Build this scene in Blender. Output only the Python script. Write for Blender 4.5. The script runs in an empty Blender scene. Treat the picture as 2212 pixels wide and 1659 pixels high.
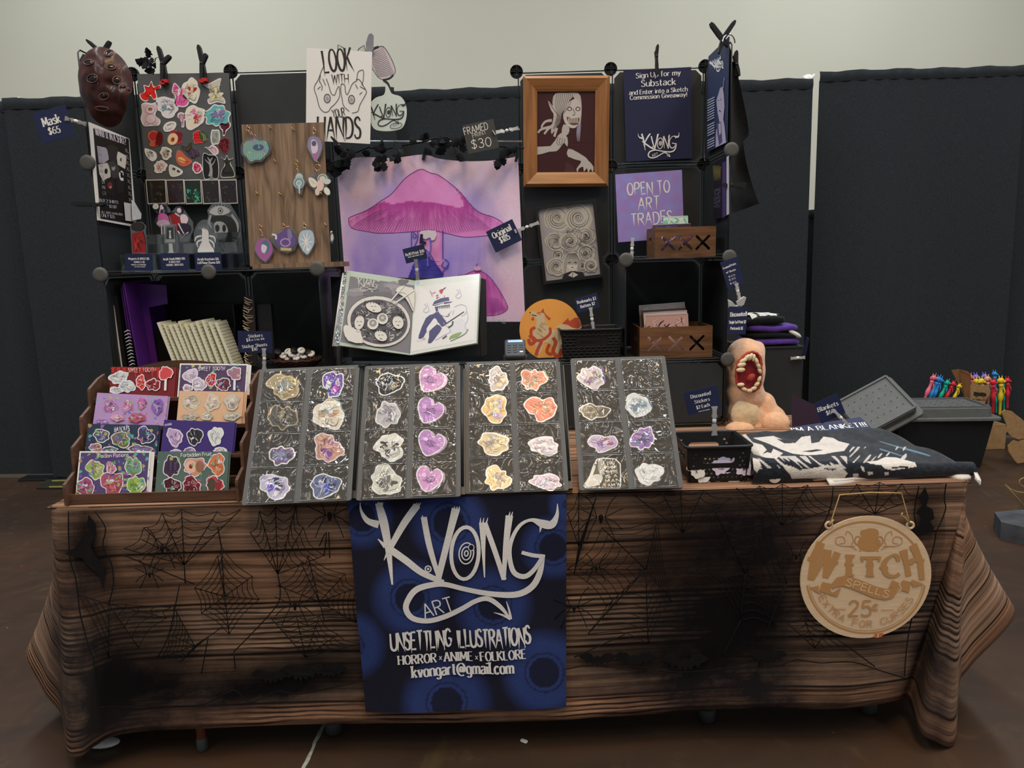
import bpy, bmesh, math, random
from mathutils import Vector, Matrix, noise
sc = bpy.context.scene
C = sc.collection
R = random.Random(7)
W_, H_ = 2212, 1659
# ---------------------------------------------------------------- camera
FPX, PITCH, ROLL, YAW, CH = 1620.0, 0.163, 0.0285, -0.0027, 1.3616
fw = Vector((math.sin(YAW)*math.cos(PITCH), math.cos(YAW)*math.cos(PITCH), -math.sin(PITCH)))
rt = Vector((math.cos(YAW), -math.sin(YAW), 0))
up = rt.cross(fw)
cr, sr = math.cos(ROLL), math.sin(ROLL)
cam_r, cam_u = cr*rt - sr*up, sr*rt + cr*up
CO = Vector((0, 0, CH))
cd = bpy.data.cameras.new('camera'); cam = bpy.data.objects.new('camera', cd); C.objects.link(cam)
cam.matrix_world = Matrix.Translation(CO) @ Matrix((cam_r, cam_u, -fw)).transposed().to_4x4()
cd.sensor_width = 36; cd.lens = 36*FPX/W_; cd.clip_end = 60
sc.camera = cam
# ---------------------------------------------------------------- light and exposure
sc.view_settings.view_transform = 'Standard'
sc.view_settings.look = 'None'
sc.view_settings.gamma = 1
sc.view_settings.exposure = 0.0
sc.view_settings.use_curve_mapping = False
wd = bpy.data.worlds.new('hall'); sc.world = wd; wd.use_nodes = True
wd.node_tree.nodes['Background'].inputs[0].default_value = (0.93, 0.97, 1.0, 1)
wd.node_tree.nodes['Background'].inputs[1].default_value = 0.24
def area(name, loc, sx, sy, power, col, aim=None):
 l = bpy.data.lights.new(name, 'AREA'); l.shape = 'RECTANGLE'; l.size = sx; l.size_y = sy
 l.energy = power; l.color = col
 o = bpy.data.objects.new(name, l); C.objects.link(o); o.location = loc
 if aim: o.rotation_euler = (Vector(aim)-Vector(loc)).to_track_quat('-Z', 'Y').to_euler()
 return o
WARM, COOL = (1, .72, .42), (.93, .97, 1)
for i, (x, y, c, p) in enumerate([(-3.2, 1.3, COOL, 105), (3.2, 1.3, COOL, 105), (0.1, -0.7, WARM, 170), (-3.6, -3, COOL, 85), (3.8, -3, COOL, 85),
         (-3.2, 5.4, COOL, 120), (3.2, 5.4, COOL, 120), (0, 2.6, COOL, 60)]):
 area('ceiling_lamp', (x, y, 6.0), 1.3 if c == WARM else .5, 2.8, p, c)
# ---------------------------------------------------------------- pixels of the photograph <-> the place
def ray(u, v): return (fw*FPX + cam_r*(u-W_/2) - cam_u*(v-H_/2)).normalized()
def at(u, v, Y): d = ray(u, v); return CO + d*(Y/d.y)
def atz(u, v, Z): d = ray(u, v); return CO + d*((Z-CH)/d.z)
def onp(u, v, P0, N): d = ray(u, v); return CO + d*((Vector(P0)-CO).dot(N)/d.dot(N))
def proj(p):
 q = Vector(p)-CO; z = q.dot(fw)
 return W_/2 + FPX*q.dot(cam_r)/z, H_/2 - FPX*q.dot(cam_u)/z
# ---------------------------------------------------------------- materials
def s2l(c): return c/12.92 if c <= .04045 else ((c+.055)/1.055)**2.4
ALB = 1.35
def K(h, k=None):
 k = ALB if k is None else k
 return tuple(min(.85, s2l(int(h[i:i+2], 16)/255)*k) for i in (0, 2, 4)) + (1.0,)
MATS = {}
def mat(name, col=None, rough=.6, metal=0.0, spec=.4, var=.12, scale=30, bump=0.0, trans=0.0, coat=0.0, attr=False, alpha=1.0, ior=1.45, stretch=None, sheen=0.0):
 if name in MATS: return MATS[name]
 m = bpy.data.materials.new(name); m.use_nodes = True; MATS[name] = m
 nt = m.node_tree; N = nt.nodes; L = nt.links; b = N['Principled BSDF']
 b.inputs['Roughness'].default_value = rough; b.inputs['Metallic'].default_value = metal
 b.inputs['Specular IOR Level'].default_value = spec; b.inputs['Coat Weight'].default_value = coat
 b.inputs['Coat Roughness'].default_value = .08
 b.inputs['Transmission Weight'].default_value = trans; b.inputs['IOR'].default_value = ior
 b.inputs['Alpha'].default_value = alpha
 if sheen: b.inputs['Sheen Weight'].default_value = sheen; b.inputs['Sheen Roughness'].default_value = .5
 tc = N.new('ShaderNodeTexCoord'); mp = N.new('ShaderNodeMapping'); L.new(tc.outputs['Object'], mp.inputs[0])
 if stretch: mp.inputs['Scale'].default_value = stretch
 nz = N.new('ShaderNodeTexNoise'); nz.inputs['Scale'].default_value = scale; nz.inputs['Detail'].default_value = 5
 L.new(mp.outputs[0], nz.inputs['Vector'])
 mr = N.new('ShaderNodeMapRange'); mr.inputs[3].default_value = 1-var; mr.inputs[4].default_value = 1+var
 mr.inputs[1].default_value = .3; mr.inputs[2].default_value = .7
 L.new(nz.outputs['Fac'], mr.inputs[0])
 mx = N.new('ShaderNodeMix'); mx.data_type = 'RGBA'; mx.blend_type = 'MULTIPLY'; mx.inputs[0].default_value = 1
 if attr:
  a = N.new('ShaderNodeAttribute'); a.attribute_name = 'Col'; L.new(a.outputs['Color'], mx.inputs[6])
 else: mx.inputs[6].default_value = col
 L.new(mr.outputs[0], mx.inputs[7]); L.new(mx.outputs[2], b.inputs['Base Color'])
 if bump:
  bp = N.new('ShaderNodeBump'); bp.inputs['Strength'].default_value = bump; bp.inputs['Distance'].default_value = .004
  L.new(nz.outputs['Fac'], bp.inputs['Height']); L.new(bp.outputs[0], b.inputs['Normal'])
 return m
def node(nt, t, **kw):
 n = nt.nodes.new(t)
 for k, v in kw.items():
  if k.startswith('i_'): n.inputs[int(k[2:]) if k[2:].isdigit() else k[2:]].default_value = v
  else: setattr(n, k, v)
 return n
def wood(name, c1, c2, scale=1.0, axis=0, rough=.5, dist=3.0):
 if name in MATS: return MATS[name]
 m = mat(name, c1, rough); nt = m.node_tree; L = nt.links; b = nt.nodes['Principled BSDF']
 tc = node(nt, 'ShaderNodeTexCoord'); mp = node(nt, 'ShaderNodeMapping')
 s = [40*scale]*3; s[axis] = 3*scale; mp.inputs['Scale'].default_value = s
 L.new(tc.outputs['Object'], mp.inputs[0])
 nz = node(nt, 'ShaderNodeTexNoise', i_Scale=1.0, i_Detail=6.0, i_Distortion=dist*.3); L.new(mp.outputs[0], nz.inputs['Vector'])
 rp = node(nt, 'ShaderNodeValToRGB'); L.new(nz.outputs['Fac'], rp.inputs[0])
 rp.color_ramp.elements[0].position = .32; rp.color_ramp.elements[0].color = c2
 rp.color_ramp.elements[1].position = .62; rp.color_ramp.elements[1].color = c1
 L.new(rp.outputs[0], b.inputs['Base Color'])
 return m
mat('print', attr=True, rough=.55, spec=.3, var=.03, scale=200)
mat('print_gloss', attr=True, rough=.22, spec=.5, var=.03, scale=200, coat=.3)
mat('print_cloth', attr=True, rough=.9, spec=.1, var=.10, scale=350, bump=.15)
mat('plastic_black', K('1b1d1f'), .42, spec=.4, var=.1)
mat('panel_black', K('25282a'), .5, spec=.45, var=.12, scale=9)
mat('wire_black', K('16181a'), .35, spec=.5)
mat('disc_grey', K('4a4a48'), .55)
mat('curtain', K('24282b'), .9, spec=.15, var=.25, scale=120, sheen=.15)
mat('black_fabric', K('16181b'), .95, spec=.1, var=.25, scale=150, sheen=.1)
mat('white_plastic', K('dcdcd8'), .4)
mat('red_pad', K('a52225'), .5)
mat('brass', (.75, .52, .2, 1), .25, metal=1.0)
mat('chrome', (.75, .76, .78, 1), .2, metal=1.0)
mat('rose_gold', (.85, .48, .36, 1), .25, metal=1.0)
def clear(name, col=(1, 1, 1, 1), rough=.08, mixf=.75, scale=0, strength=0, dist=.01, rim=.5):
 """thin clear plastic: mostly see-through with a glossy, optionally crinkled, skin"""
 m = bpy.data.materials.new(name); m.use_nodes = True; MATS[name] = m; nt = m.node_tree; L = nt.links
 nt.nodes.remove(nt.nodes['Principled BSDF']); out = nt.nodes['Material Output']
 t = node(nt, 'ShaderNodeBsdfTransparent'); t.inputs[0].default_value = col
 g = node(nt, 'ShaderNodeBsdfGlossy'); g.inputs['Roughness'].default_value = rough; g.inputs['Color'].default_value = (.9, .9, .9, 1)
 fr = node(nt, 'ShaderNodeLayerWeight'); fr.inputs[0].default_value = rim
 mr = node(nt, 'ShaderNodeMapRange'); mr.inputs[3].default_value = 1-mixf; mr.inputs[4].default_value = .9 if rim > .3 else .4
 L.new(fr.outputs['Fresnel'], mr.inputs[0])
 mx = node(nt, 'ShaderNodeMixShader'); L.new(mr.outputs[0], mx.inputs[0]); L.new(t.outputs[0], mx.inputs[1]); L.new(g.outputs[0], mx.inputs[2])
 L.new(mx.outputs[0], out.inputs[0])
 if scale:
  tc = node(nt, 'ShaderNodeTexCoord')
  nz = node(nt, 'ShaderNodeTexNoise', i_Scale=scale, i_Detail=2.2, i_Distortion=2.2); L.new(tc.outputs['Object'], nz.inputs['Vector'])
  bp = node(nt, 'ShaderNodeBump'); bp.inputs['Strength'].default_value = strength; bp.inputs['Distance'].default_value = dist
  L.new(nz.outputs['Fac'], bp.inputs['Height']); L.new(bp.outputs[0], g.inputs['Normal']); L.new(bp.outputs[0], fr.inputs['Normal'])
 return m
clear('clear_plastic', (.93, .95, .95, 1), .12, .72, 60, .5)
clear('acrylic', (.9, .92, .92, 1), .05, .9)
clear('sleeve_film', (.97, .97, .96, 1), .05, .94, 9, 1.0, .07, .1)
clear('glass', (.97, .97, .97, 1), .02, .995, rim=.12)
clear('clip_plastic', (.95, .96, .96, 1), .15, .80)
def milky(name, f):
 nt = MATS[name].node_tree; out = nt.nodes['Material Output']; src = out.inputs[0].links[0].from_socket
 d = node(nt, 'ShaderNodeBsdfDiffuse'); d.inputs[0].default_value = (.8, .8, .8, 1); mx = node(nt, 'ShaderNodeMixShader'); mx.inputs[0].default_value = f
 nt.links.new(src, mx.inputs[1]); nt.links.new(d.outputs[0], mx.inputs[2]); nt.links.new(mx.outputs[0], out.inputs[0])
milky('clip_plastic', .42)
def holo(name, base, amount=.35, scale=70):
 """holographic film: the printed colour broken by bright facets of fixed hue that paint in its glints"""
 m = mat(name, attr=True, rough=.25, var=.05, coat=.4); nt = m.node_tree; L = nt.links; b = nt.nodes['Principled BSDF']
 src = b.inputs['Base Color'].links[0].from_socket
 tc = node(nt, 'ShaderNodeTexCoord'); vo = node(nt, 'ShaderNodeTexVoronoi', i_Scale=float(scale)); L.new(tc.outputs['Object'], vo.inputs['Vector'])
 sp = node(nt, 'ShaderNodeSeparateColor'); L.new(vo.outputs['Color'], sp.inputs[0])
 hs = node(nt, 'ShaderNodeCombineColor', mode='HSV'); L.new(sp.outputs[0], hs.inputs[0]); hs.inputs[1].default_value = .75; hs.inputs[2].default_value = .8  # one hue per cell: iridescent glints painted into the base colour
 gt = node(nt, 'ShaderNodeMath', operation='GREATER_THAN'); L.new(sp.outputs[1], gt.inputs[0]); gt.inputs[1].default_value = 1-amount
 ml = node(nt, 'ShaderNodeMath', operation='MULTIPLY'); L.new(gt.outputs[0], ml.inputs[0]); ml.inputs[1].default_value = .75
 mx = node(nt, 'ShaderNodeMix', data_type='RGBA'); L.new(ml.outputs[0], mx.inputs[0]); L.new(src, mx.inputs[6]); L.new(hs.outputs[0], mx.inputs[7])
 L.new(mx.outputs[2], b.inputs['Base Color']); ml2 = node(nt, 'ShaderNodeMath', operation='MULTIPLY', i_1=.5); L.new(gt.outputs[0], ml2.inputs[0]); L.new(ml2.outputs[0], b.inputs['Metallic'])
 return m
holo('print_holo', None, .16, 130)
holo('print_holo_soft', None, .06, 150)
# ---------------------------------------------------------------- mesh builder
class MB:
 def __init__(s): s.v = []; s.f = []; s.m = []; s.c = []; s.vc = {}; s.sm = []
 def face(s, pts, m, col=None, smooth=False):
  i = len(s.v); s.v += [Vector(p) for p in pts]; s.f.append(tuple(range(i, i+len(pts)))); s.m.append(m); s.c.append(col); s.sm.append(smooth)
 def mesh(s, verts, faces, m, col=None, smooth=False, vcol=None):
  i = len(s.v); s.v += [Vector(p) for p in verts]
  for f in faces: s.f.append(tuple(i+k for k in f)); s.m.append(m); s.c.append(col); s.sm.append(smooth)
  if vcol:
   for k, c in enumerate(vcol): s.vc[i+k] = c
 def box(s, o, ex, ey, ez, m, col=None):
  o, ex, ey, ez = map(Vector, (o, ex, ey, ez))
  P = [o, o+ex, o+ex+ey, o+ey]; Q = [p+ez for p in P]
  if ex.cross(ey).dot(ez) < 0: P.reverse(); Q.reverse()
  s.mesh(P+Q, [(3, 2, 1, 0), (4, 5, 6, 7), (0, 1, 5, 4), (1, 2, 6, 5), (2, 3, 7, 6), (3, 0, 4, 7)], m, col)
 def cbox(s, c, sx, sy, sz, m, col=None, M=None):
  M = M or Matrix.Identity(3); X, Y, Z = (M@Vector(v) for v in ((sx, 0, 0), (0, sy, 0), (0, 0, sz)))
  s.box(Vector(c)-(X+Y+Z)/2, X, Y, Z, m, col)
 def rbox(s, c, sx, sy, sz, r, m, col=None, M=None, seg=3):
  """box with rounded vertical edges and a small chamfer"""
  M = M or Matrix.Identity(3); c = Vector(c); out = []
  for cx, cy, a0 in ((1, 1, 0), (-1, 1, 90), (-1, -1, 180), (1, -1, 270)):
   for k in range(seg+1):
    a = math.radians(a0+90*k/seg); out.append((cx*(sx/2-r)+r*math.cos(a), cy*(sy/2-r)+r*math.sin(a)))
  b = min(r*.5, sz*.2, .004); n = len(out); V = []
  for z, k in ((-sz/2, b), (-sz/2+b, 0), (sz/2-b, 0), (sz/2, b)):
   for x, y in out: V.append(c+M@Vector((x*(1-2*k/sx), y*(1-2*k/sy), z)))
  F = [tuple(range(n-1, -1, -1)), tuple(range(3*n, 4*n))]
  for j in range(3):
   for i in range(n): F.append((j*n+i, j*n+(i+1) % n, (j+1)*n+(i+1) % n, (j+1)*n+i))
  s.mesh(V, F, m, col)
 def prism(s, poly, ez, m, col=None, side=None):
  """poly: 3D outline (counter-clockwise seen from +ez)"""
  ez = Vector(ez); n = len(poly); P = [Vector(p) for p in poly]; nm = Vector((0, 0, 0))
  for i in range(n): nm += P[i].cross(P[(i+1) % n])
  if nm.dot(ez) < 0: P.reverse()
  i0 = len(s.v)
  s.mesh(P+[p+ez for p in P], [tuple(range(n-1, -1, -1)), tuple(range(n, 2*n))], m, col)
  s.f += [(i0+i, i0+(i+1) % n, i0+n+(i+1) % n, i0+n+i) for i in range(n)]; s.m += [side or m]*n; s.c += [col]*n; s.sm += [False]*n
 def tube(s, pts, r, m, col=None, n=8, closed=False):
  pts = [Vector(p) for p in pts]; N = len(pts)
  if N < 2: return
  rs = r if isinstance(r, (list, tuple)) else [r]*N; V = []; F = []; up0 = None
  for i, p in enumerate(pts):
   a = pts[i-1] if (i or closed) else p; b = pts[(i+1) % N] if (i < N-1 or closed) else p
   t = (b-a).normalized() if (b-a).length > 1e-9 else Vector((0, 0, 1))
   if up0 is None: up0 = t.orthogonal().normalized()
   up0 = (up0 - t*up0.dot(t)); up0 = up0.normalized() if up0.length > 1e-6 else t.orthogonal().normalized()
   w = t.cross(up0)
   for k in range(n): a_ = 2*math.pi*k/n; V.append(p+(up0*math.cos(a_)+w*math.sin(a_))*rs[i])
  for i in range(N if closed else N-1):
   for k in range(n): F.append((i*n+k, i*n+(k+1) % n, ((i+1) % N)*n+(k+1) % n, ((i+1) % N)*n+k))
  if not closed: F += [tuple(range(n-1, -1, -1)), tuple(range((N-1)*n, N*n))]
  s.mesh(V, F, m, col, smooth=True)
 def lathe(s, prof, o, axis, m, col=None, n=20, xr=None):
  """prof: list of (radius, distance along axis)"""
  o = Vector(o); ax = Vector(axis).normalized(); x = (Vector(xr) if xr else ax.orthogonal()).normalized(); y = ax.cross(x); V = []; F = []
  for r, h in prof:
   for k in range(n): a = 2*math.pi*k/n; V.append(o+ax*h+(x*math.cos(a)+y*math.sin(a))*r)
  for j in range(len(prof)-1):
   for k in range(n): F.append((j*n+k, j*n+(k+1) % n, (j+1)*n+(k+1) % n, (j+1)*n+k))
  F += [tuple(range(n-1, -1, -1)), tuple(range((len(prof)-1)*n, len(prof)*n))]
  s.mesh(V, F, m, col, smooth=True)
 def ball(s, c, r, m, col=None, n=14, M=None):
  """ellipsoid; r is a number or three radii"""
  rr = Vector(r) if hasattr(r, '__len__') else Vector((r, r, r)); M = M or Matrix.Identity(3); c = Vector(c); V = []; F = []; k2 = n//2
  for j in range(1, k2):
   t = math.pi*j/k2
   for i in range(n): a = 2*math.pi*i/n; V.append(c+M@Vector((rr.x*math.sin(t)*math.cos(a), rr.y*math.sin(t)*math.sin(a), rr.z*math.cos(t))))
  for j in range(k2-2):
   for i in range(n): F.append((j*n+i, (j+1)*n+i, (j+1)*n+(i+1) % n, j*n+(i+1) % n))
  V += [c+M@Vector((0, 0, rr.z)), c-M@Vector((0, 0, rr.z))]; a, b = len(V)-2, len(V)-1
  for i in range(n): F += [(a, i, (i+1) % n), (b, (k2-2)*n+(i+1) % n, (k2-2)*n+i)]
  s.mesh(V, F, m, col, smooth=True)
 def grid(s, P, nx, ny, m, colf=None, smooth=True, thick=0, nrm=None):
  """P(i/nx, j/ny) -> point; colf(u, v, point) -> colour"""
  V = []; cs = []
  for j in range(ny+1):
   for i in range(nx+1):
    u, v = i/nx, j/ny; p = Vector(P(u, v)); V.append(p)
    if colf: cs.append(colf(u, v, p))
  F = [(j*(nx+1)+i, j*(nx+1)+i+1, (j+1)*(nx+1)+i+1, (j+1)*(nx+1)+i) for j in range(ny) for i in range(nx)]
  s.mesh(V, F, m, None, smooth, cs or None)
 def build(s, name, parent=None, loc=None, sub=0):
  me = bpy.data.meshes.new(name); o = bpy.data.objects.new(name, me); C.objects.link(o)
  if parent is not None: o.parent = parent; base = wloc(parent)
  else:
   if loc is None:
    xs = [p.x for p in s.v]; ys = [p.y for p in s.v]; zs = [p.z for p in s.v]
    loc = Vector(((min(xs)+max(xs))/2, (min(ys)+max(ys))/2, min(zs)))
   base = Vector(loc); o.location = base
  me.from_pydata([tuple(p-base) for p in s.v], [], s.f)
  keys = []
  for k in s.m:
   if k not in keys: keys.append(k)
  for k in keys: me.materials.append(MATS[k])
  me.polygons.foreach_set('material_index', [keys.index(k) for k in s.m])
  me.polygons.foreach_set('use_smooth', s.sm)
  if s.vc or any(c for c in s.c):
   ca = me.color_attributes.new('Col', 'FLOAT_COLOR', 'CORNER'); dat = []
   for p, c in zip(me.polygons, s.c):
    for vi in p.vertices: dat += (s.vc.get(vi) or c or (.5, .5, .5, 1))
   ca.data.foreach_set('color', dat)
  me.update()
  return o
def wloc(o):
 v = Vector((0, 0, 0))
 while o: v += Vector(o.location); o = o.parent
 return v
def tag(o, label, cat, group=None):
 o['label'] = label; o['category'] = cat
 if group: o['group'] = group
 return o
def thing(name, label, cat, loc, group=None):
 o = bpy.data.objects.new(name, None); C.objects.link(o); o.location = loc; o.empty_display_size = .05
 return tag(o, label, cat, group)
def struct(o): o['kind'] = 'structure'; return o
# ---------------------------------------------------------------- flat sheets and the art printed on them
def smooth(pts, n=6, closed=False):
 """Catmull-Rom through points (tuples of any length)"""
 N = len(pts); out = []
 if N < 3: return list(pts)
 for i in range(N if closed else N-1):
  p0 = pts[i-1] if (i or closed) else pts[0]; p1 = pts[i]; p2 = pts[(i+1) % N]; p3 = pts[(i+2) % N] if (i+2 < N or closed) else pts[-1]
  for k in range(n):
   t = k/n
   out.append(tuple(.5*(2*b+(c-a)*t+(2*a-5*b+4*c-d)*t*t+(3*b-a-3*c+d)*t**3) for a, b, c, d in zip(p0, p1, p2, p3)))
 if not closed: out.append(tuple(pts[-1]))
 return out
class Sheet:
 """a plane in the place: origin O, unit axes U (right), V (up), N (towards the viewer)"""
 def __init__(s, O, U, V): s.O = Vector(O); s.U = Vector(U).normalized(); s.V = Vector(V); s.V = (s.V-s.U*s.V.dot(s.U)).normalized(); s.N = s.U.cross(s.V); s.warp = None; s.fine = None
 def uv(s, px):
  p = onp(px[0], px[1], s.O, s.N)-s.O; return (p.dot(s.U), p.dot(s.V))
 def p3(s, uv, h=0):
  if s.warp: h += s.warp(uv[0], uv[1])
  return s.O+s.U*uv[0]+s.V*uv[1]+s.N*h
 def scale(s, px):
  a = s.uv(px); b = s.uv((px[0]+4, px[1])); c = s.uv((px[0], px[1]+4)); return (math.dist(a, b)+math.dist(a, c))/8
def fit(tl, tr, br, bl, Y=None, plane=None, N=None):
 """best rectangle through four photo corners on a plane; returns sheet with .w .h, origin at its centre"""
 if N is None: N = Vector((0, -1, 0))
 N = Vector(N).normalized()
 if plane is None: plane = at((tl[0]+br[0])/2, (tl[1]+br[1])/2, Y)
 q = [onp(u, v, plane, N) for u, v in (tl, tr, br, bl)]
 U = (q[1]-q[0]+q[2]-q[3])/2; V = (q[0]-q[3]+q[1]-q[2])/2; w, h = U.length, V.length
 n = U.cross(V).normalized(); a = U.normalized()+V.normalized().cross(n)
 S = Sheet(sum(q, Vector())/4, a, V); S.w = w; S.h = h
 if S.N.dot(CO-S.O) < 0: S.N = -S.N
 return S
def plane3(p1, p2, p3):
 a, b, c = map(Vector, (p1, p2, p3)); n = (b-a).cross(c-a).normalized()
 return n if n.dot(CO-a) > 0 else -n
GL = {}
def _g(txt):
 for ln in txt.strip().split('\n'):
  ch, w, rest = ln.split(' ', 2); st = []
  for q in rest.split('|'):
   q = q.strip(); sm = q.startswith('~'); v = [int(x)/100 for x in q.lstrip('~').split()]
   p = list(zip(v[::2], v[1::2])); st.append(smooth(p, 5) if sm else p)
  GL[ch] = (int(w)/100, st)
_g('''A 64 0 0 32 100|32 100 64 0|13 36 51 36
B 54 0 0 0 100|~0 100 32 99 46 88 47 70 36 57 0 54|~0 54 34 52 52 42 54 22 42 4 0 0
C 58 ~56 82 46 96 28 100 10 86 0 50 10 14 28 0 46 4 58 18
D 60 0 0 0 100|~0 100 30 98 52 82 60 50 52 18 30 2 0 0
E 48 0 0 0 100|0 100 47 100|0 53 40 53|0 0 48 0
F 46 0 0 0 100|0 100 46 100|0 53 40 53
G 62 ~57 82 46 96 28 100 10 86 0 50 10 14 28 0 46 4 58 16|58 16 58 46|58 46 34 46
H 60 0 0 0 100|60 0 60 100|0 52 60 52
I 8 4 0 4 100
J 36 ~32 100 32 24 26 6 14 0 2 8
K 58 0 0 0 100|54 100 0 44|14 58 58 0
L 46 0 100 0 0|0 0 46 0
M 74 0 0 6 100|6 100 37 22|37 22 68 100|68 100 74 0
N 62 0 0 0 100|0 100 62 0|62 0 62 100
O 66 ~33 100 12 88 0 50 12 12 33 0 54 12 66 50 54 88 33 100
P 52 0 0 0 100|~0 100 34 99 50 88 52 70 40 52 0 46
Q 66 ~33 100 12 88 0 50 12 12 33 0 54 12 66 50 54 88 33 100|40 22 66 -8
R 56 0 0 0 100|~0 100 34 99 50 88 51 72 40 56 0 51|24 51 56 0
S 50 ~46 84 36 97 22 100 6 90 4 72 22 56 40 46 49 28 42 6 24 0 8 4 0 18
T 56 28 0 28 100|0 100 56 100
U 60 ~0 100 0 34 8 8 30 0 52 8 60 34 60 100
V 62 0 100 31 0|31 0 62 100
W 86 0 100 22 0|22 0 43 92|43 92 64 0|64 0 86 100
X 60 0 100 60 0|60 100 0 0
Y 58 0 100 29 48|58 100 29 48|29 48 29 0
Z 54 0 100 54 100|54 100 0 0|0 0 54 0
a 46 ~4 58 16 68 30 68 42 58 42 20 46 0|~42 40 18 38 2 26 2 10 14 0 30 6 42 20
b 48 0 0 0 104|~0 50 14 66 30 68 46 54 48 34 44 10 28 0 12 2 0 14
c 42 ~41 56 28 68 14 64 0 44 2 18 16 0 30 0 42 12
d 48 48 0 48 104|~48 50 34 66 18 68 2 54 0 34 4 10 20 0 36 2 48 14
e 46 ~2 36 45 38 44 56 32 68 14 64 0 44 2 16 16 0 30 0 44 12
f 32 ~34 100 22 104 13 94 12 74 12 0|0 66 30 66
g 46 ~44 66 46 -8 36 -26 18 -28 4 -18|~46 50 32 66 18 68 2 54 0 34 4 12 20 4 36 6 46 18
h 46 0 0 0 104|~0 46 14 64 28 68 42 60 46 40 46 0
i 8 4 0 4 66|4 88 4 97
j 20 ~14 66 14 -10 8 -24 -4 -26|14 88 14 97
k 46 0 0 0 104|42 66 0 26|14 38 46 0
l 8 4 0 4 104
m 76 0 0 0 66|~0 48 12 64 24 68 36 60 38 40 38 0|~38 48 50 64 62 68 74 60 76 40 76 0
n 46 0 0 0 66|~0 48 14 64 28 68 42 60 46 40 46 0
o 48 ~24 68 6 58 0 34 6 10 24 0 42 10 48 34 42 58 24 68
p 48 0 -30 0 66|~0 52 14 66 30 68 46 54 48 34 44 10 28 0 12 2 0 14
q 48 48 -30 48 66|~48 52 34 66 18 68 2 54 0 34 4 10 20 0 36 2 48 14
r 32 0 0 0 66|~0 44 10 60 20 68 32 64
s 38 ~36 58 24 68 8 64 4 50 20 38 34 30 38 16 28 2 12 0 0 10
t 32 ~12 92 12 20 18 2 32 6|0 66 30 66
u 46 ~0 66 0 22 8 4 22 0 36 6 46 24|46 66 46 0
v 46 0 66 23 0|23 0 46 66
w 68 0 66 17 0|17 0 34 60|34 60 51 0|51 0 68 66
x 44 0 66 44 0|44 66 0 0
y 46 0 66 23 4|~46 66 23 4 12 -22 0 -28
z 42 0 66 42 66|42 66 0 0|0 0 42 0
0 52 ~26 100 8 86 0 50 8 14 26 0 44 14 52 50 44 86 26 100
1 30 4 82 20 100|20 100 20 0
2 48 ~2 78 12 97 28 100 44 86 42 64 24 34 0 2|0 0 48 0
3 46 ~2 86 14 99 30 98 42 80 36 60 18 53|~18 53 38 48 46 28 38 6 20 0 4 6 0 16
4 52 38 0 38 100|38 100 0 30|0 30 52 30
5 46 44 100 8 100|8 100 4 54|~4 54 20 62 36 58 46 34 40 8 22 0 6 4 0 14
6 50 ~42 94 28 100 10 84 0 44 6 12 24 0 44 10 50 32 40 54 22 58 4 42
7 46 0 100 46 100|46 100 16 0
8 50 ~25 100 8 92 6 72 25 55 46 40 48 14 25 0 2 14 4 40 25 55 44 72 42 92 25 100
9 50 ~46 58 34 44 16 46 4 64 10 90 26 100 44 88 48 56 40 14 22 0 8 6
$ 50 ~46 80 36 92 22 94 6 84 6 68 22 54 40 44 47 28 40 10 24 4 8 8 0 20|25 -10 25 110
@ 88 ~60 60 46 66 32 54 30 34 38 22 52 26 62 44|~62 66 60 30 70 20 84 38 82 70 62 94 34 94 8 74 0 40 14 4 44 -14 72 -6
. 10 5 -2 5 8
, 10 6 8 0 -14
! 10 5 26 5 100|5 -2 5 8
? 44 ~0 80 10 98 28 100 42 82 34 60 20 44 20 26|20 -2 20 8
' 8 4 72 4 100
- 30 0 38 30 38
: 10 5 4 5 12|5 46 5 56
+ 40 20 14 20 58|0 36 40 36
& 60 ~58 0 14 70 18 94 34 98 42 82 4 36 2 12 20 0 40 12 56 42
( 20 ~18 106 2 74 2 26 18 -8
) 20 ~2 106 18 74 18 26 2 -8
/ 40 0 -6 40 104
¢ 42 ~41 66 28 78 14 74 0 54 2 26 16 12 30 12 42 22|22 2 22 92''')
from mathutils.geometry import delaunay_2d_cdt
def holed(mb, S, outer, holes, thick, m, col=None, h=0.0):
 """plate on sheet S (uv outline) with cut-out holes"""
 loops = [outer]+holes; vs = []; ed = []
 for lp in loops:
  i0 = len(vs); vs += [Vector(p) for p in lp]; ed += [(i0+i, i0+(i+1) % len(lp)) for i in range(len(lp))]
 V, E_, F, *_ = delaunay_2d_cdt(vs, ed, [], 0, 1e-7)
 def inside(p, lp):
  c = False
  for i in range(len(lp)):
   (x1, y1), (x2, y2) = lp[i-1], lp[i]
   if (y1 > p.y) != (y2 > p.y) and p.x < (x2-x1)*(p.y-y1)/(y2-y1)+x1: c = not c
  return c
 T_ = []
 for f in F:
  ce = sum((V[i] for i in f), Vector((0, 0)))/len(f)
  if inside(ce, outer) and not any(inside(ce, q) for q in holes): T_.append(tuple(f))
 n = len(V); fr = [S.p3(p, h) for p in V]; bk = [S.p3(p, h-thick) for p in V]; ar = {}
 FF = []
 for t in T_:
  a, b_, c = (V[i] for i in t[:3])
  if (b_-a).x*(c-a).y-(b_-a).y*(c-a).x < 0: t = t[::-1]
  FF += [t, tuple(n+i for i in t[::-1])]
  for i in range(len(t)): ar[(t[i-1], t[i])] = 1
 for (i, j) in list(ar):
  if (j, i) not in ar: FF.append((j, i, n+i, n+j))
 mb.mesh(fr+bk, FF, m, col)
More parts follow.
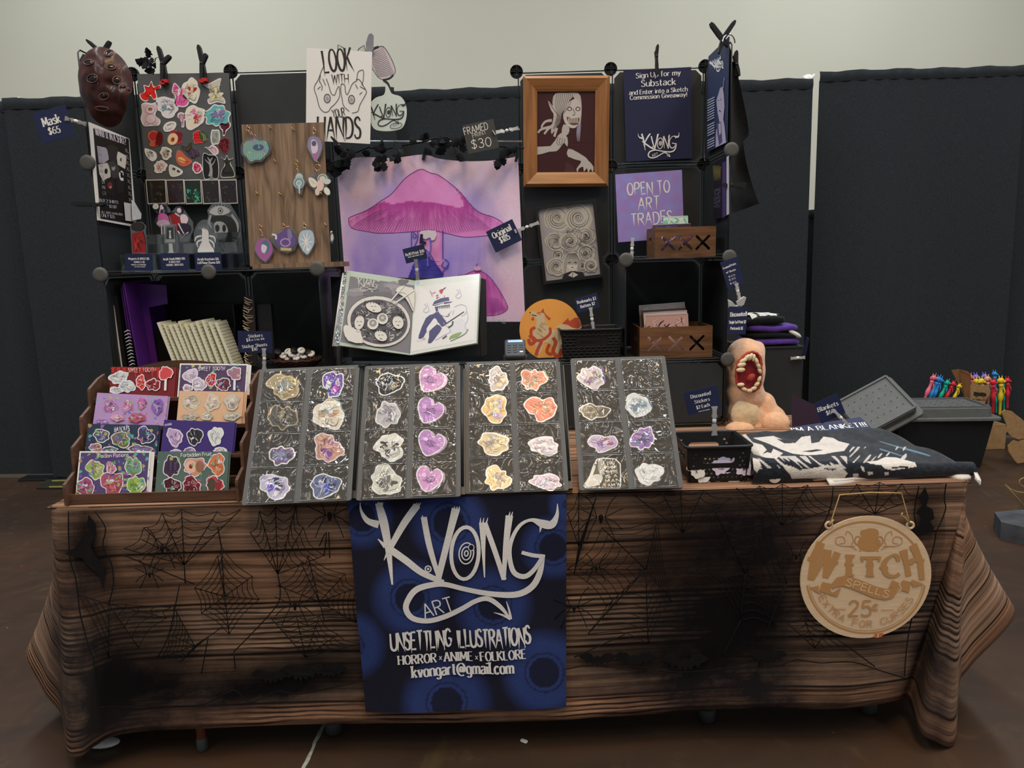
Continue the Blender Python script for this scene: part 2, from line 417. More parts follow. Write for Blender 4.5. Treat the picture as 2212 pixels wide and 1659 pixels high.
class Art:
 """draws printed shapes on a sheet, in photo pixels; later shapes lie a hair above earlier ones"""
 def __init__(s, mb, S, m='print', h0=.0006, px=True, step=.00005): s.mb, s.S, s.m, s.h, s.px, s.step = mb, S, m, h0, px, step
 def q(s, p): return s.S.uv(p) if s.px else p
 def k(s, p): return s.S.scale(p) if s.px else 1.0
 def up(s): s.h += s.step
 def poly(s, pts, col, n=0, m=None):
  if n: pts = smooth(pts, n, True)
  a = [s.q(p) for p in pts]
  ar = sum(a[i-1][0]*a[i][1]-a[i][0]*a[i-1][1] for i in range(len(a)))
  if ar < 0: a.reverse()
  s.mb.face([s.S.p3(p, s.h) for p in a], m or s.m, col); s.up()
 def ell(s, cx, cy, rx, ry, col, ang=0, n=24):
  c, d = math.cos(ang), math.sin(ang)
  s.poly([(cx+rx*math.cos(t)*c-ry*math.sin(t)*d, cy+rx*math.cos(t)*d+ry*math.sin(t)*c) for t in (2*math.pi*i/n for i in range(n))], col)
 def ring(s, cx, cy, rx, ry, w, col, ang=0, a0=0, a1=360, n=28):
  c, d = math.cos(ang), math.sin(ang); P = []
  for i in range(n+1):
   t = math.radians(a0+(a1-a0)*i/n); P.append((cx+rx*math.cos(t)*c-ry*math.sin(t)*d, cy+rx*math.cos(t)*d+ry*math.sin(t)*c))
  s.line(P, w, col)
 def line(s, pts, w, col, n=0, raw=False, nib=None, m=None):
  """ribbon; w is a width or a list of widths, in the units of the points"""
  ws = list(w) if isinstance(w, (list, tuple)) else [w]*len(pts)
  if n: z = smooth([tuple(p[:2])+(x,) for p, x in zip(pts, ws)], n); pts = [p[:2] for p in z]; ws = [p[2] for p in z]
  if not raw: kk = s.k(pts[len(pts)//2]); P = [Vector(s.q(p)) for p in pts]; ws = [x*kk for x in ws]
  else: P = [Vector(p) for p in pts]
  f = s.S.fine
  if f:
   Q, X = [P[0]], [ws[0]]
   for i in range(1, len(P)):
    k = max(1, int((P[i]-P[i-1]).length/f))
    for j in range(1, k+1): Q.append(P[i-1].lerp(P[i], j/k)); X.append(ws[i-1]+(ws[i]-ws[i-1])*j/k)
   P, ws = Q, X
  V = []; N = len(P)
  for i in range(N):
   a = P[max(0, i-1)]; b = P[min(N-1, i+1)]; t = b-a
   if t.length < 1e-9: t = Vector((1, 0))
   t.normalize(); nn = Vector((-t.y, t.x)); x = ws[i]/2
   if nib: x *= nib(t)
   V += [s.S.p3(P[i]+nn*x, s.h), s.S.p3(P[i]-nn*x, s.h)]
  s.mb.mesh(V, [(2*i+1, 2*i+3, 2*i+2, 2*i) for i in range(N-1)], m or s.m, col); s.up()
 def text(s, txt, p0, p1, hgt, col, style='serif', wt=None, gap=.2, seed=1):
  """fit txt on the baseline p0->p1 with cap height hgt (photo pixels)"""
  a, b = Vector(s.q(p0)), Vector(s.q(p1)); kk = s.k(((p0[0]+p1[0])/2, (p0[1]+p1[1])/2)); H = hgt*kk
  ux = (b-a).normalized(); uy = Vector((-ux.y, ux.x)); rr = random.Random(seed)
  adv = 0; pos = []
  for ch in txt:
   if ch == ' ': adv += .36; continue
   w = GL[ch][0] if ch in GL else .5; pos.append((ch, adv)); adv += w+gap
  adv -= gap; fx = (b-a).length/max(adv, .1); h0 = s.h
  T = (wt or {'serif': .17, 'sans': .12, 'scratch': .125, 'hand': .09}[style])*H
  nib = (lambda t: .42+.68*abs(t.dot(uy))**1.3) if style == 'serif' else None
  nk = 0
  for ch, x0 in pos:
   if ch not in GL: continue
   dy = rr.uniform(-.05, .05) if style == 'scratch' else 0
   for st in GL[ch][1]:
    pts = [a+ux*((x0+x)*fx)+uy*((y+dy)*H) for x, y in st]; ws = [T]*len(pts)
    if style == 'scratch':
     if len(pts) == 2:
      d = pts[1]-pts[0]
      if abs(d.dot(uy)) > .6*d.length:
       lo = 0 if pts[0].dot(uy) < pts[1].dot(uy) else 1
       e = d*rr.uniform(.05, .22)
       if lo == 0: pts = [pts[0]-e, pts[0].lerp(pts[1], .5)+ux*rr.uniform(-.03, .03)*H, pts[1]]; ws = [T*.1, T*.9, T*1.15]
       else: pts = [pts[0], pts[0].lerp(pts[1], .5)+ux*rr.uniform(-.03, .03)*H, pts[1]+e]; ws = [T*1.15, T*.9, T*.1]
      else: ws = [T*.7, T*.95]
     else: n = len(pts); ws = [T*(.45+.7*math.sin(math.pi*(.12+.8*i/(n-1)))) for i in range(n)]
    elif style == 'serif':
     if len(pts) == 2:
      d = pts[1]-pts[0]; fl = 1.5 if abs(d.dot(uy)) > .5*d.length else 1.25
      pts = [pts[0], pts[0]+d*.16, pts[0]+d*.84, pts[1]]; ws = [T*fl, T, T, T*fl]
     else: ws[0] = ws[-1] = T*1.3
    nk += 1; s.h = h0+nk*8e-6; s.line(pts, ws, col, raw=True, nib=nib)
  s.up()
# ================================================================ the hall
T, TZ, TX, TD = 1.904, 0.745, -0.0247, 0.98      # table front edge, top height, centre, depth
GA, GB, G = -1.3523, 0.0426, 0.357               # grid shelving: left corner of each unit, pitch
LB, RB = 2.869, 2.996                            # back planes of the two units
LF, RF = LB-G, RB-G
Z0 = 0.6394
def lev(k): return Z0+k*G
DR = 4.873                                       # drape line
def floor_mat():
 m = mat('floor_concrete', (.06, .04, .03, 1), .38, spec=.45); nt = m.node_tree; L = nt.links; b = nt.nodes['Principled BSDF']
 tc = node(nt, 'ShaderNodeTexCoord')
 n1 = node(nt, 'ShaderNodeTexNoise', i_Scale=1.3, i_Detail=8.0, i_Roughness=.6, i_Distortion=.6); L.new(tc.outputs['Object'], n1.inputs['Vector'])
 rp = node(nt, 'ShaderNodeValToRGB'); L.new(n1.outputs['Fac'], rp.inputs[0]); e = rp.color_ramp.elements
 e[0].position = .3; e[0].color = K('2e231c', 1.15); e[1].position = .72; e[1].color = K('4a3120', 1.1)
 x = e.new(.5); x.color = K('3c2d23', 1.15)
 n2 = node(nt, 'ShaderNodeTexNoise', i_Scale=5.0, i_Detail=10.0, i_Roughness=.75, i_Distortion=1.5); L.new(tc.outputs['Object'], n2.inputs['Vector'])
 r2 = node(nt, 'ShaderNodeValToRGB'); L.new(n2.outputs['Fac'], r2.inputs[0]); r2.color_ramp.elements[0].position = .55; r2.color_ramp.elements[1].position = .76
 r2.color_ramp.elements[0].color = (0, 0, 0, 1); r2.color_ramp.elements[1].color = (.55, .55, .55, 1)
 mx = node(nt, 'ShaderNodeMix', data_type='RGBA'); L.new(r2.outputs[0], mx.inputs[0]); L.new(rp.outputs[0], mx.inputs[6]); mx.inputs[7].default_value = K('5c4f2c', 1.1)
 n3 = node(nt, 'ShaderNodeTexVoronoi', i_Scale=9.0); L.new(tc.outputs['Object'], n3.inputs['Vector'])
 lt = node(nt, 'ShaderNodeMath', operation='LESS_THAN', i_1=.035); L.new(n3.outputs['Distance'], lt.inputs[0])
 sp = node(nt, 'ShaderNodeSeparateColor'); L.new(n3.outputs['Color'], sp.inputs[0])
 g2 = node(nt, 'ShaderNodeMath', operation='GREATER_THAN', i_1=.6); L.new(sp.outputs[0], g2.inputs[0])
 mm = node(nt, 'ShaderNodeMath', operation='MULTIPLY'); L.new(lt.outputs[0], mm.inputs[0]); L.new(g2.outputs[0], mm.inputs[1])
 m3 = node(nt, 'ShaderNodeMix', data_type='RGBA'); L.new(mm.outputs[0], m3.inputs[0]); L.new(mx.outputs[2], m3.inputs[6]); m3.inputs[7].default_value = K('8a6a45', 1.0)
 L.new(m3.outputs[2], b.inputs['Base Color'])
 mr = node(nt, 'ShaderNodeMapRange'); mr.inputs[3].default_value = .28; mr.inputs[4].default_value = .6; L.new(n2.outputs['Fac'], mr.inputs[0]); L.new(mr.outputs[0], b.inputs['Roughness'])
floor_mat()
mat('wall_paint', K('b8b6a7', 1.38), .85, var=.03, scale=.8)
mat('caulk', K('8d938c'), .8, var=.3, scale=60)
b = MB(); b.grid(lambda u, v: (-9+18*u, -6+14.5*v, 0), 4, 4, 'floor_concrete'); fl = struct(b.build('floor', loc=(0, 0, 0)))
b = MB(); p, q = atz(700, 1563, .0012), atz(640, 1690, .0012); d = (q-p).cross(Vector((0, 0, 1))).normalized()*.006
P = [p.lerp(q, t/12)+d*R.uniform(-.4, .4) for t in range(13)]
b.mesh([x for s in P for x in (s-d*R.uniform(.6, 1.3), s+d*R.uniform(.6, 1.3))], [(2*i, 2*i+1, 2*i+3, 2*i+2) for i in range(12)], 'caulk')
tr = struct(b.build('trim_1')); tr['label'] = 'pale filled joint line in the brown concrete floor'
b = MB(); b.box((-9, 8.0, 0), (18, 0, 0), (0, .2, 0), (0, 0, 7.5), 'wall_paint'); struct(b.build('wall_back'))
# ---- pipe and drape
def curtain(u0, u1, label, top=2.44, Y=DR, seed=0, n=9, x=None, amp=.03):
 xa, xb = x or (at(u0, 400, Y).x, at(u1, 400, Y).x)
 rr = random.Random(seed); ph = [rr.uniform(0, 6.28) for _ in range(4)]; w = xb-xa
 def wav(u, k): s = u*w; return (math.sin(s*n+ph[0]+.6*math.sin(s*2.1+ph[1]))*.65+.5*math.sin(s*n*.43+ph[2]))*amp*k
 t = thing('curtain', label, 'curtain', ((xa+xb)/2, Y, 0), 'black drapes of the booth back wall')
 b = MB(); b.grid(lambda u, v: (xa+w*u+.02*math.sin(u*40+ph[3])*(1-v), Y+wav(u, .35+.65*min(1, (1-v)*2.2)), .015+(top-.06-.015)*v), int(60+w*30), 14, 'curtain'); b.build('drape', t)
 b = MB()
 b.grid(lambda u, v: (xa+w*u, Y-.008*math.sin(math.pi*v)+wav(u, .3)+.004*math.sin(u*w*60+ph[1])-.004, top-.065+.065*v+.004*math.sin(u*w*22+ph[2])*v), int(60+w*40), 6, 'curtain'); b.build('rod_pocket', t)
 return t
curtain(-420, 62, 'black drape panel left of the first white pole', seed=1, n=7, amp=.022, Y=DR+.09)
curtain(30, 862, 'black drape panel behind the left shelving and the mask', seed=2, n=8)
curtain(840, 1748, 'black drape panel behind the tapestry, up to the white pole', seed=3, n=6, amp=.025, Y=DR+.09)
curtain(1763, 2195, 'wide black drape panel right of the white pole', seed=4, n=7, amp=.04, Y=DR+.35, top=at(1950, 149, DR+.35).z)
curtain(2180, 2700, 'black drape panel at the far right behind the cardboard box', seed=5, n=7, Y=DR+.45, top=at(2190, 147, DR+.45).z)
curtain(1640, 1960, 'lower black drape seen through the gap beside the white pole', seed=6, top=at(1756, 452, DR+.7).z, Y=DR+.7)
mat('pole_white', K('d8d6cc'), .45)
def pole(u, label, dy=.17):
 p = at(u, 205, DR+dy); t = thing('drape_stand', label, 'stand', (p.x, p.y, 0), 'uprights of the drape line')
 b = MB(); b.tube([(p.x, p.y, 0.012), (p.x, p.y, 2.46)], .013, 'pole_white', n=12); b.build('upright', t)
 b = MB(); b.lathe([(.006, 2.40), (.024, 2.405), (.026, 2.47), (.012, 2.475)], (p.x, p.y-.02, 0), (0, 0, 1), 'pole_white', n=10)
 b.tube([(p.x-.035, p.y-.04, 2.462), (p.x-.012, p.y-.03, 2.43)], .007, 'pole_white'); b.tube([(p.x+.035, p.y-.04, 2.472), (p.x+.012, p.y-.03, 2.43)], .007, 'pole_white'); b.build('bracket', t)
 b = MB(); b.rbox((p.x, p.y, .006), .42, .42, .012, .03, 'wire_black'); b.build('base_plate', t)
pole(1741, 'white upright pole in the gap between two black drapes')
pole(37, 'white bracketed upright pole at the far left of the drapes')
# ================================================================ table, cloth, lace, runner, sign
mat('table_top', K('bdb9b0'), .6); mat('leg_brown', K('7a4a35'), .55); mat('leg_grey', K('3a3c3c'), .5)
tb = thing('folding_table', 'long folding table hidden under the wood-print cloth', 'table', (TX, T+TD/2, 0))
b = MB(); b.rbox((TX, T+.012+TD/2, TZ-.025), 2.43, TD-.02, .04, .03, 'table_top'); b.build('tabletop', tb)
def leg(u, v, r, mt, cap, Yo=.0):
 p = atz(u, v, 0.0); b = MB(); b.tube([(p.x, p.y, .03), (p.x, p.y, TZ-.045)], r, mt, n=14); o = b.build('leg', tb)
 b = MB(); b.lathe([(r*.9, 0), (r*1.25, .003), (r*1.25, .034), (r, .04)], (p.x, p.y, 0), (0, 0, 1), cap, n=14); b.build('foot_cap', o)
leg(438, 1620, .0125, 'leg_brown', 'leg_grey'); leg(722, 1580, .02, 'leg_grey', 'leg_grey'); leg(1527, 1553, .02, 'leg_grey', 'leg_grey'); leg(1875, 1535, .02, 'leg_grey', 'leg_grey')
o = MB(); p = atz(222, 1604, .012); M = Matrix.Rotation(math.radians(22), 3, 'Z')
o.ball(p, (.024, .05, .012), 'white_plastic', M=M@Matrix.Rotation(1.2, 3, 'Z')); tag(o.build('cable_cover'), 'small white oval object poking out under the left cloth corner', 'object')
# cloth: a path round the table at height t (0 = top edge, 1 = hem)
XL, XR = TX-1.222, TX+1.222
def P3(u, v, Y): return tuple(at(u, v, Y))
TOPP = [(XL, T+.95, TZ), (XL, T+.5, TZ), (XL, T+.16, TZ), (XL, T+.045, TZ), (XL+.006, T+.012, TZ), (XL+.03, T, TZ)]
BOTP = [(XL-.21, T+.95, .10), (XL-.20, T+.5, .10), P3(62, 1400, T+.26), P3(92, 1490, T+.15), P3(132, 1545, T+.09), P3(143, 1625, T-.01)]
FRB = [(172, 1634, -.07), (205, 1612, -.055), (247, 1590, -.02), (330, 1578, .0), (437, 1574, -.012), (560, 1568, .01), (690, 1564, -.004), (800, 1563, .008), (900, 1562, .0), (1000, 1561, .004), (1100, 1559, .0), (1240, 1554, .0), (1400, 1543, .004), (1530, 1534, .01), (1680, 1531, -.004), (1770, 1532, -.012), (1830, 1530, -.0), (1900, 1521, .0), (1935, 1514, .03)]
for u, v, y in FRB:
 BOTP.append(P3(u, v, T+y))
 f = (BOTP[-1][0]-P3(143, 1625, T)[0])/(P3(1935, 1514, T)[0]-P3(143, 1625, T)[0]); TOPP.append((XL+.03+(XR-XL-.06)*f, T, TZ))
RBT = [((XR-.02, T+.002, TZ), P3(1962, 1512, T+.075)), ((XR-.014, T+.006, TZ), P3(1984, 1578, T-.02)), ((XR-.01, T+.008, TZ), P3(2015, 1600, T-.05)), ((XR-.005, T+.012, TZ), P3(2062, 1606, T-.02)),
  ((XR-.002, T+.02, TZ), P3(2072, 1480, T+.02)), ((XR, T+.04, TZ), P3(2096, 1440, T+.06)), ((XR, T+.11, TZ), P3(2192, 1312, T+.10)), ((XR, T+.5, TZ), (XR+.22, T+.5, .2)), ((XR, T+.95, TZ), (XR+.22, T+.95, .12))]
for a_, b_ in RBT: TOPP.append(a_); BOTP.append(b_)
TOPS, BOTS = smooth(TOPP, 9), smooth(BOTP, 9); NP = len(TOPS)
BLOBS = [(-.72, .22, .5, .065, .85), (.45, .55, .14, .2, .5), (.70, .40, .07, .3, .5), (-1.12, .30, .22, .30, .9), (-.95, .12, .3, .08, .4), (-1.17, .62, .08, .13, .8), (-.25, .18, .3, .2, .5), (.55, .34, .24, .42, .95), (.62, .60, .20, .16, .6), (.75, .12, .3, .10, .4), (.36, .2, .2, .10, .5), (.92, .10, .12, .2, .3), (1.12, .25, .07, .4, .75), (-.40, .40, .15, .12, .6), (-1.30, .2, .06, .25, .6), (-.62, .28, .3, .05, .35)]  # dark print areas; a diagonal shadow and right-hand fold shade are painted in too
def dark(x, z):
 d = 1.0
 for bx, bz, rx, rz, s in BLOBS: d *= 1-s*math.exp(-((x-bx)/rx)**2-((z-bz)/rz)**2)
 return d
def cloth_mat():
 m = mat('cloth_wood_print', (.2, .13, .1, 1), .92, spec=.1); nt = m.node_tree; L = nt.links; b = nt.nodes['Principled BSDF']
 uv = node(nt, 'ShaderNodeAttribute', attribute_name='flow'); sx = node(nt, 'ShaderNodeSeparateXYZ'); L.new(uv.outputs['Vector'], sx.inputs[0])
 pk = node(nt, 'ShaderNodeMath', operation='MULTIPLY', i_1=1/.166); L.new(sx.outputs[1], pk.inputs[0])
 fr = node(nt, 'ShaderNodeMath', operation='FRACT'); L.new(pk.outputs[0], fr.inputs[0])
 flo = node(nt, 'ShaderNodeMath', operation='FLOOR'); L.new(pk.outputs[0], flo.inputs[0])
 wn = node(nt, 'ShaderNodeTexWhiteNoise', noise_dimensions='1D'); L.new(flo.outputs[0], wn.inputs['W'])
 mp = node(nt, 'ShaderNodeMapping'); mp.inputs['Scale'].default_value = (1.6, 60, 1); L.new(uv.outputs['Vector'], mp.inputs[0])
 ad = node(nt, 'ShaderNodeVectorMath', operation='ADD'); L.new(mp.outputs[0], ad.inputs[0]); L.new(wn.outputs['Color'], ad.inputs[1])
 nz = node(nt, 'ShaderNodeTexNoise', i_Scale=1.0, i_Detail=7.0, i_Roughness=.65, i_Distortion=.8); L.new(ad.outputs[0], nz.inputs['Vector'])
 wv = node(nt, 'ShaderNodeTexWave', bands_direction='Y', i_Scale=19.0, i_Distortion=4.0, i_Detail=2.0); wv.inputs['Detail Scale'].default_value = 1.2
 m2 = node(nt, 'ShaderNodeMapping'); m2.inputs['Scale'].default_value = (.25, 1, 1); L.new(uv.outputs['Vector'], m2.inputs[0]); L.new(m2.outputs[0], wv.inputs['Vector'])
 gn = node(nt, 'ShaderNodeTexNoise', i_Scale=2.2, i_Detail=2.0); L.new(uv.outputs['Vector'], gn.inputs['Vector'])
 gm = node(nt, 'ShaderNodeMapRange'); gm.inputs[1].default_value = .38; gm.inputs[2].default_value = .55; L.new(gn.outputs['Fac'], gm.inputs[0])
 wm = node(nt, 'ShaderNodeMath', operation='MULTIPLY'); L.new(gm.outputs[0], wm.inputs[0])
 md_ = node(nt, 'ShaderNodeMath', operation='MODULO', i_1=2.0); L.new(flo.outputs[0], md_.inputs[0]); g9 = node(nt, 'ShaderNodeMath', operation='GREATER_THAN', i_1=1.5); L.new(flo.outputs[0], g9.inputs[0])
 m9 = node(nt, 'ShaderNodeMath', operation='SUBTRACT', i_0=1.0); L.new(md_.outputs[0], m9.inputs[1]); m8 = node(nt, 'ShaderNodeMath', operation='MULTIPLY'); L.new(m9.outputs[0], m8.inputs[0]); L.new(g9.outputs[0], m8.inputs[1]); m7 = node(nt, 'ShaderNodeMath', operation='MULTIPLY_ADD', i_1=.85, i_2=.1); L.new(m8.outputs[0], m7.inputs[0]); L.new(m7.outputs[0], wm.inputs[1])
 rp = node(nt, 'ShaderNodeValToRGB'); e = rp.color_ramp.elements; e[0].position = .36; e[0].color = K('54463f', 1.1); e[1].position = .66; e[1].color = K('a58f7e', 1.45); L.new(nz.outputs['Fac'], rp.inputs[0])
 tint = node(nt, 'ShaderNodeMix', data_type='RGBA', blend_type='MULTIPLY'); tint.inputs[0].default_value = 1; L.new(rp.outputs[0], tint.inputs[6])
 tr_ = node(nt, 'ShaderNodeValToRGB'); tr_.color_ramp.elements[0].color = (.95, .72, .58, 1); tr_.color_ramp.elements[1].color = (.95, .86, .78, 1); L.new(wn.outputs['Value'], tr_.inputs[0]); L.new(tr_.outputs[0], tint.inputs[7])
 w1 = node(nt, 'ShaderNodeMapRange'); w1.inputs[1].default_value = .15; w1.inputs[2].default_value = .6; w1.inputs[3].default_value = .14; w1.inputs[4].default_value = 1.45; L.new(wv.outputs['Fac'], w1.inputs[0])
 ws = node(nt, 'ShaderNodeMix', data_type='RGBA', blend_type='MULTIPLY'); L.new(wm.outputs[0], ws.inputs[0]); L.new(tint.outputs[2], ws.inputs[6]); L.new(w1.outputs[0], ws.inputs[7])
 gp = node(nt, 'ShaderNodeMath', operation='PINGPONG', i_1=.5); L.new(fr.outputs[0], gp.inputs[0])
 gl = node(nt, 'ShaderNodeMapRange'); gl.inputs[1].default_value = .008; gl.inputs[2].default_value = .04; gl.inputs[3].default_value = .08; gl.inputs[4].default_value = 1; L.new(gp.outputs[0], gl.inputs[0])
 g3 = node(nt, 'ShaderNodeMix', data_type='RGBA', blend_type='MULTIPLY'); g3.inputs[0].default_value = 1; L.new(ws.outputs[2], g3.inputs[6]); L.new(gl.outputs[0], g3.inputs[7])
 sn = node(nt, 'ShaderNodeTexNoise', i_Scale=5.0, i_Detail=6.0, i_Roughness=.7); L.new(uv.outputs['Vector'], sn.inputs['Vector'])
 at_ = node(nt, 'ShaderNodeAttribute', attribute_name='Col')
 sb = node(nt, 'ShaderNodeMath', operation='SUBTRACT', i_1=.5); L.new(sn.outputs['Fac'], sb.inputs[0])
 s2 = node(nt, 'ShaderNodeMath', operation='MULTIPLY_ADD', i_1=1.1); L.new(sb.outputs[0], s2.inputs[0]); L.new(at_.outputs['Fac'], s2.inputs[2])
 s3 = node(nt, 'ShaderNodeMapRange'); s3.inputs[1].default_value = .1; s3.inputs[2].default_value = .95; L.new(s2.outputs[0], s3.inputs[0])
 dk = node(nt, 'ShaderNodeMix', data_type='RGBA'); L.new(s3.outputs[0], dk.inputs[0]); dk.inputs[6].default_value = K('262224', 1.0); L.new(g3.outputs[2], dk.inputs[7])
 L.new(dk.outputs[2], b.inputs['Base Color'])
 we = node(nt, 'ShaderNodeTexWave', bands_direction='Y', i_Scale=130.0); L.new(uv.outputs['Vector'], we.inputs['Vector'])
 bp = node(nt, 'ShaderNodeBump'); bp.inputs['Strength'].default_value = .25; bp.inputs['Distance'].default_value = .002; L.new(we.outputs['Fac'], bp.inputs['Height']); L.new(bp.outputs[0], b.inputs['Normal'])
cloth_mat()
SLEN = [0]
for i in range(1, NP): SLEN.append(SLEN[-1]+(Vector(TOPS[i])-Vector(TOPS[i-1])).length*.5+(Vector(BOTS[i])-Vector(BOTS[i-1])).length*.5)
def cloth_pt(i, t):
 a, c = Vector(TOPS[i]), Vector(BOTS[i]); e = .02
 if t < .03: k = t/.03; return a+Vector((0, 0, .006-.006*k*k))
 tt = (t-.03)/.97; f = tt**1.25
 return Vector((a.x+(c.x-a.x)*f, a.y+(c.y-a.y)*f, a.z+(c.z-a.z)*tt))
b = MB(); NT = 34; V = []; flow = []; cs = []
for j in range(NT+1):
 for i in range(NP):
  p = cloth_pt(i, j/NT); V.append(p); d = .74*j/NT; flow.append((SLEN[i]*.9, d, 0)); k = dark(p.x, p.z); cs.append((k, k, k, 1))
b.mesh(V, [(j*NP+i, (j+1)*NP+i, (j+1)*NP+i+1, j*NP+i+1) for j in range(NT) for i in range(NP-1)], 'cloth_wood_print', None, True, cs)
nx, ny = 40, 14; i0 = len(V); V2 = []
for j in range(ny+1):
 for i in range(nx+1): x, y = XL+(XR-XL)*i/nx, T+.95*j/ny; V2.append((x, y, TZ+.006)); flow.append((x+2.0, -.95*j/ny, 0)); cs.append((1, 1, 1, 1))
b.mesh(V2, [(j*(nx+1)+i, j*(nx+1)+i+1, (j+1)*(nx+1)+i+1, (j+1)*(nx+1)+i) for j in range(ny) for i in range(nx)], 'cloth_wood_print', None, True, [(1, 1, 1, 1)]*len(V2))
cl = b.build('tablecloth', loc=(TX, T+.4, 0)); tag(cl, 'brown wood-plank print cloth draped over the long table to near the floor', 'tablecloth')
fa = cl.data.attributes.new('flow', 'FLOAT_VECTOR', 'POINT'); fa.data.foreach_set('vector', [c for p in flow for c in p])
md = cl.modifiers.new('hem', 'SOLIDIFY'); md.thickness = .002; md.offset = -1
# front face of the cloth as a function of x, z (for what hangs on it)
FI = [i for i in range(NP) if XL+.04 < TOPS[i][0] < XR-.03]
def front(x, z, h=.004):
 best = min(FI, key=lambda i: abs(TOPS[i][0]+(BOTS[i][0]-TOPS[i][0])*(TZ-z)/TZ-x)); t = max(0, min(1, (TZ-z)/(TZ-BOTS[best][2])))
 return Vector((x, min(T, cloth_pt(best, t).y)-h, z))
LZ = {}
def fpx(u, v, h=.012):
 p = at(u, v, T-.01); p = at(u, v, front(p.x, p.z, h).y)
 if p.z > TZ+.004: p = atz(u, v, TZ+.006+h*.4)
 return p
# ---- lace overlay: sheer net, web threads, spiders, bats
m = bpy.data.materials.new('sheer_net'); m.use_nodes = True; MATS['sheer_net'] = m; nt = m.node_tree; nt.nodes.remove(nt.nodes['Principled BSDF'])
tt = node(nt, 'ShaderNodeBsdfTransparent'); dd = node(nt, 'ShaderNodeBsdfDiffuse'); dd.inputs[0].default_value = (.008, .008, .009, 1); xx = node(nt, 'ShaderNodeMixShader')
av = node(nt, 'ShaderNodeAttribute', attribute_name='Col'); nt.links.new(av.outputs['Fac'], xx.inputs[0]); nt.links.new(tt.outputs[0], xx.inputs[1]); nt.links.new(dd.outputs[0], xx.inputs[2]); nt.links.new(xx.outputs[0], nt.nodes['Material Output'].inputs[0])
mat('thread_black', (.012, .012, .013, 1), .9, spec=.05)
lace = thing('lace_overlay', 'black sheer lace with spider webs and bats hung over the front of the wood-print cloth', 'table cover', (TX, T, .1))
EDL = smooth([(148, 1105), (150, 1200), (165, 1255), (172, 1320), (190, 1390), (203, 1430), (207, 1500), (215, 1528)], 5)
EDR = smooth([(2044, 1045), (2040, 1075), (2042, 1105), (2022, 1150), (2015, 1190), (1970, 1330), (1955, 1440), (1955, 1465)], 5)
BOT = smooth([(215, 1528), (330, 1525), (440, 1521), (505, 1490), (540, 1518), (600, 1493), (640, 1500), (700, 1488), (790, 1470), (900, 1455), (1000, 1460), (1100, 1455), (1225, 1445), (1260, 1438), (1320, 1440), (1380, 1442), (1470, 1452), (1560, 1445), (1600, 1442), (1680, 1438), (1720, 1425), (1770, 1432), (1840, 1430), (1900, 1448), (1955, 1465)], 4)
def edge(P, t): k = t*(len(P)-1); i = min(int(k), len(P)-2); f = k-i; return (P[i][0]+(P[i+1][0]-P[i][0])*f, P[i][1]+(P[i+1][1]-P[i][1])*f)
PATCH = [(185, 1150, 22, 60, .75), (215, 1210, 30, 35, .7), (300, 1470, 160, 60, .45), (560, 1470, 90, 30, .5), (700, 1455, 80, 35, .5), (1500, 1190, 90, 110, .35), (1440, 1420, 200, 45, .5), (1640, 1330, 40, 90, .4), (2000, 1110, 35, 60, .4), (1560, 1330, 110, 90, .35)]
def sheer(u, v):
 a = .17
 for x, y, rx, ry, s in PATCH: a = a+(1-a)*s*math.exp(-((u-x)/rx)**2-((v-y)/ry)**2)
 return (a, a, a, 1)
b = MB(); V = []; cs = []; nx, ny = 110, 26
for j in range(ny+1):
 for i in range(nx+1):
  f, t = i/nx, j/ny; l, r_ = edge(EDL, t), edge(EDR, t); bo = edge(BOT, f); tp = (148+(2044-148)*f, 1105-60*f)
  u, v = l[0]+(r_[0]-l[0])*f, tp[1]+(bo[1]-tp[1])*t
  V.append(fpx(u, v, .010)); cs.append(sheer(u, v))
b.mesh(V, [(j*(nx+1)+i, (j+1)*(nx+1)+i, (j+1)*(nx+1)+i+1, j*(nx+1)+i+1) for j in range(ny) for i in range(nx)], 'sheer_net', None, True, cs); b.build('sheer_net', lace)
web = MB()
def strand(px, w=.0014, sag=0, n=3):
 P = smooth(px, n) if len(px) > 2 else [(px[0][0]+(px[1][0]-px[0][0])*k/5, px[0][1]+(px[1][1]-px[0][1])*k/5) for k in range(6)]
 web.tube([fpx(u, v, .0135) for u, v in P], w, 'thread_black', n=5)
def spiderweb(c, spokes, rings=8, r0=.12, r1=1.0, sag=.10):
 for s in spokes: strand([c, s], .0013)
 n = len(spokes)
 rings = max(4, int(rings*.75))
 for k in range(rings):
  f = r0+(r1-r0)*k/(rings-1)
  for i in range(n-1):
   a = (c[0]+(spokes[i][0]-c[0])*f, c[1]+(spokes[i][1]-c[1])*f); e = (c[0]+(spokes[i+1][0]-c[0])*f, c[1]+(spokes[i+1][1]-c[1])*f)
   mid = ((a[0]+e[0])/2*(1-sag)+c[0]*sag, (a[1]+e[1])/2*(1-sag)+c[1]*sag); strand([a, mid, e], .001, n=3)
spiderweb((485, 1288), [(420, 1270), (470, 1200), (478, 1180), (545, 1245), (560, 1295), (495, 1370), (435, 1325), (420, 1270)], 9, .1)
spiderweb((398, 1220), [(268, 1185), (310, 1140), (350, 1108), (392, 1100), (470, 1105), (520, 1100)], 9, .25)
spiderweb((600, 1240), [(540, 1150), (560, 1104), (595, 1096), (640, 1092), (655, 1140), (700, 1200)], 8, .3)
spiderweb((690, 1300), [(600, 1265), (650, 1215), (665, 1200), (745, 1240), (770, 1270), (770, 1345), (700, 1340)], 8, .25)
spiderweb((660, 1420), [(585, 1335), (640, 1330), (690, 1330), (730, 1370), (780, 1390)], 8, .3)
spiderweb((420, 1395), [(375, 1310), (365, 1370), (350, 1420), (390, 1430), (450, 1375), (480, 1355)], 9, .3)
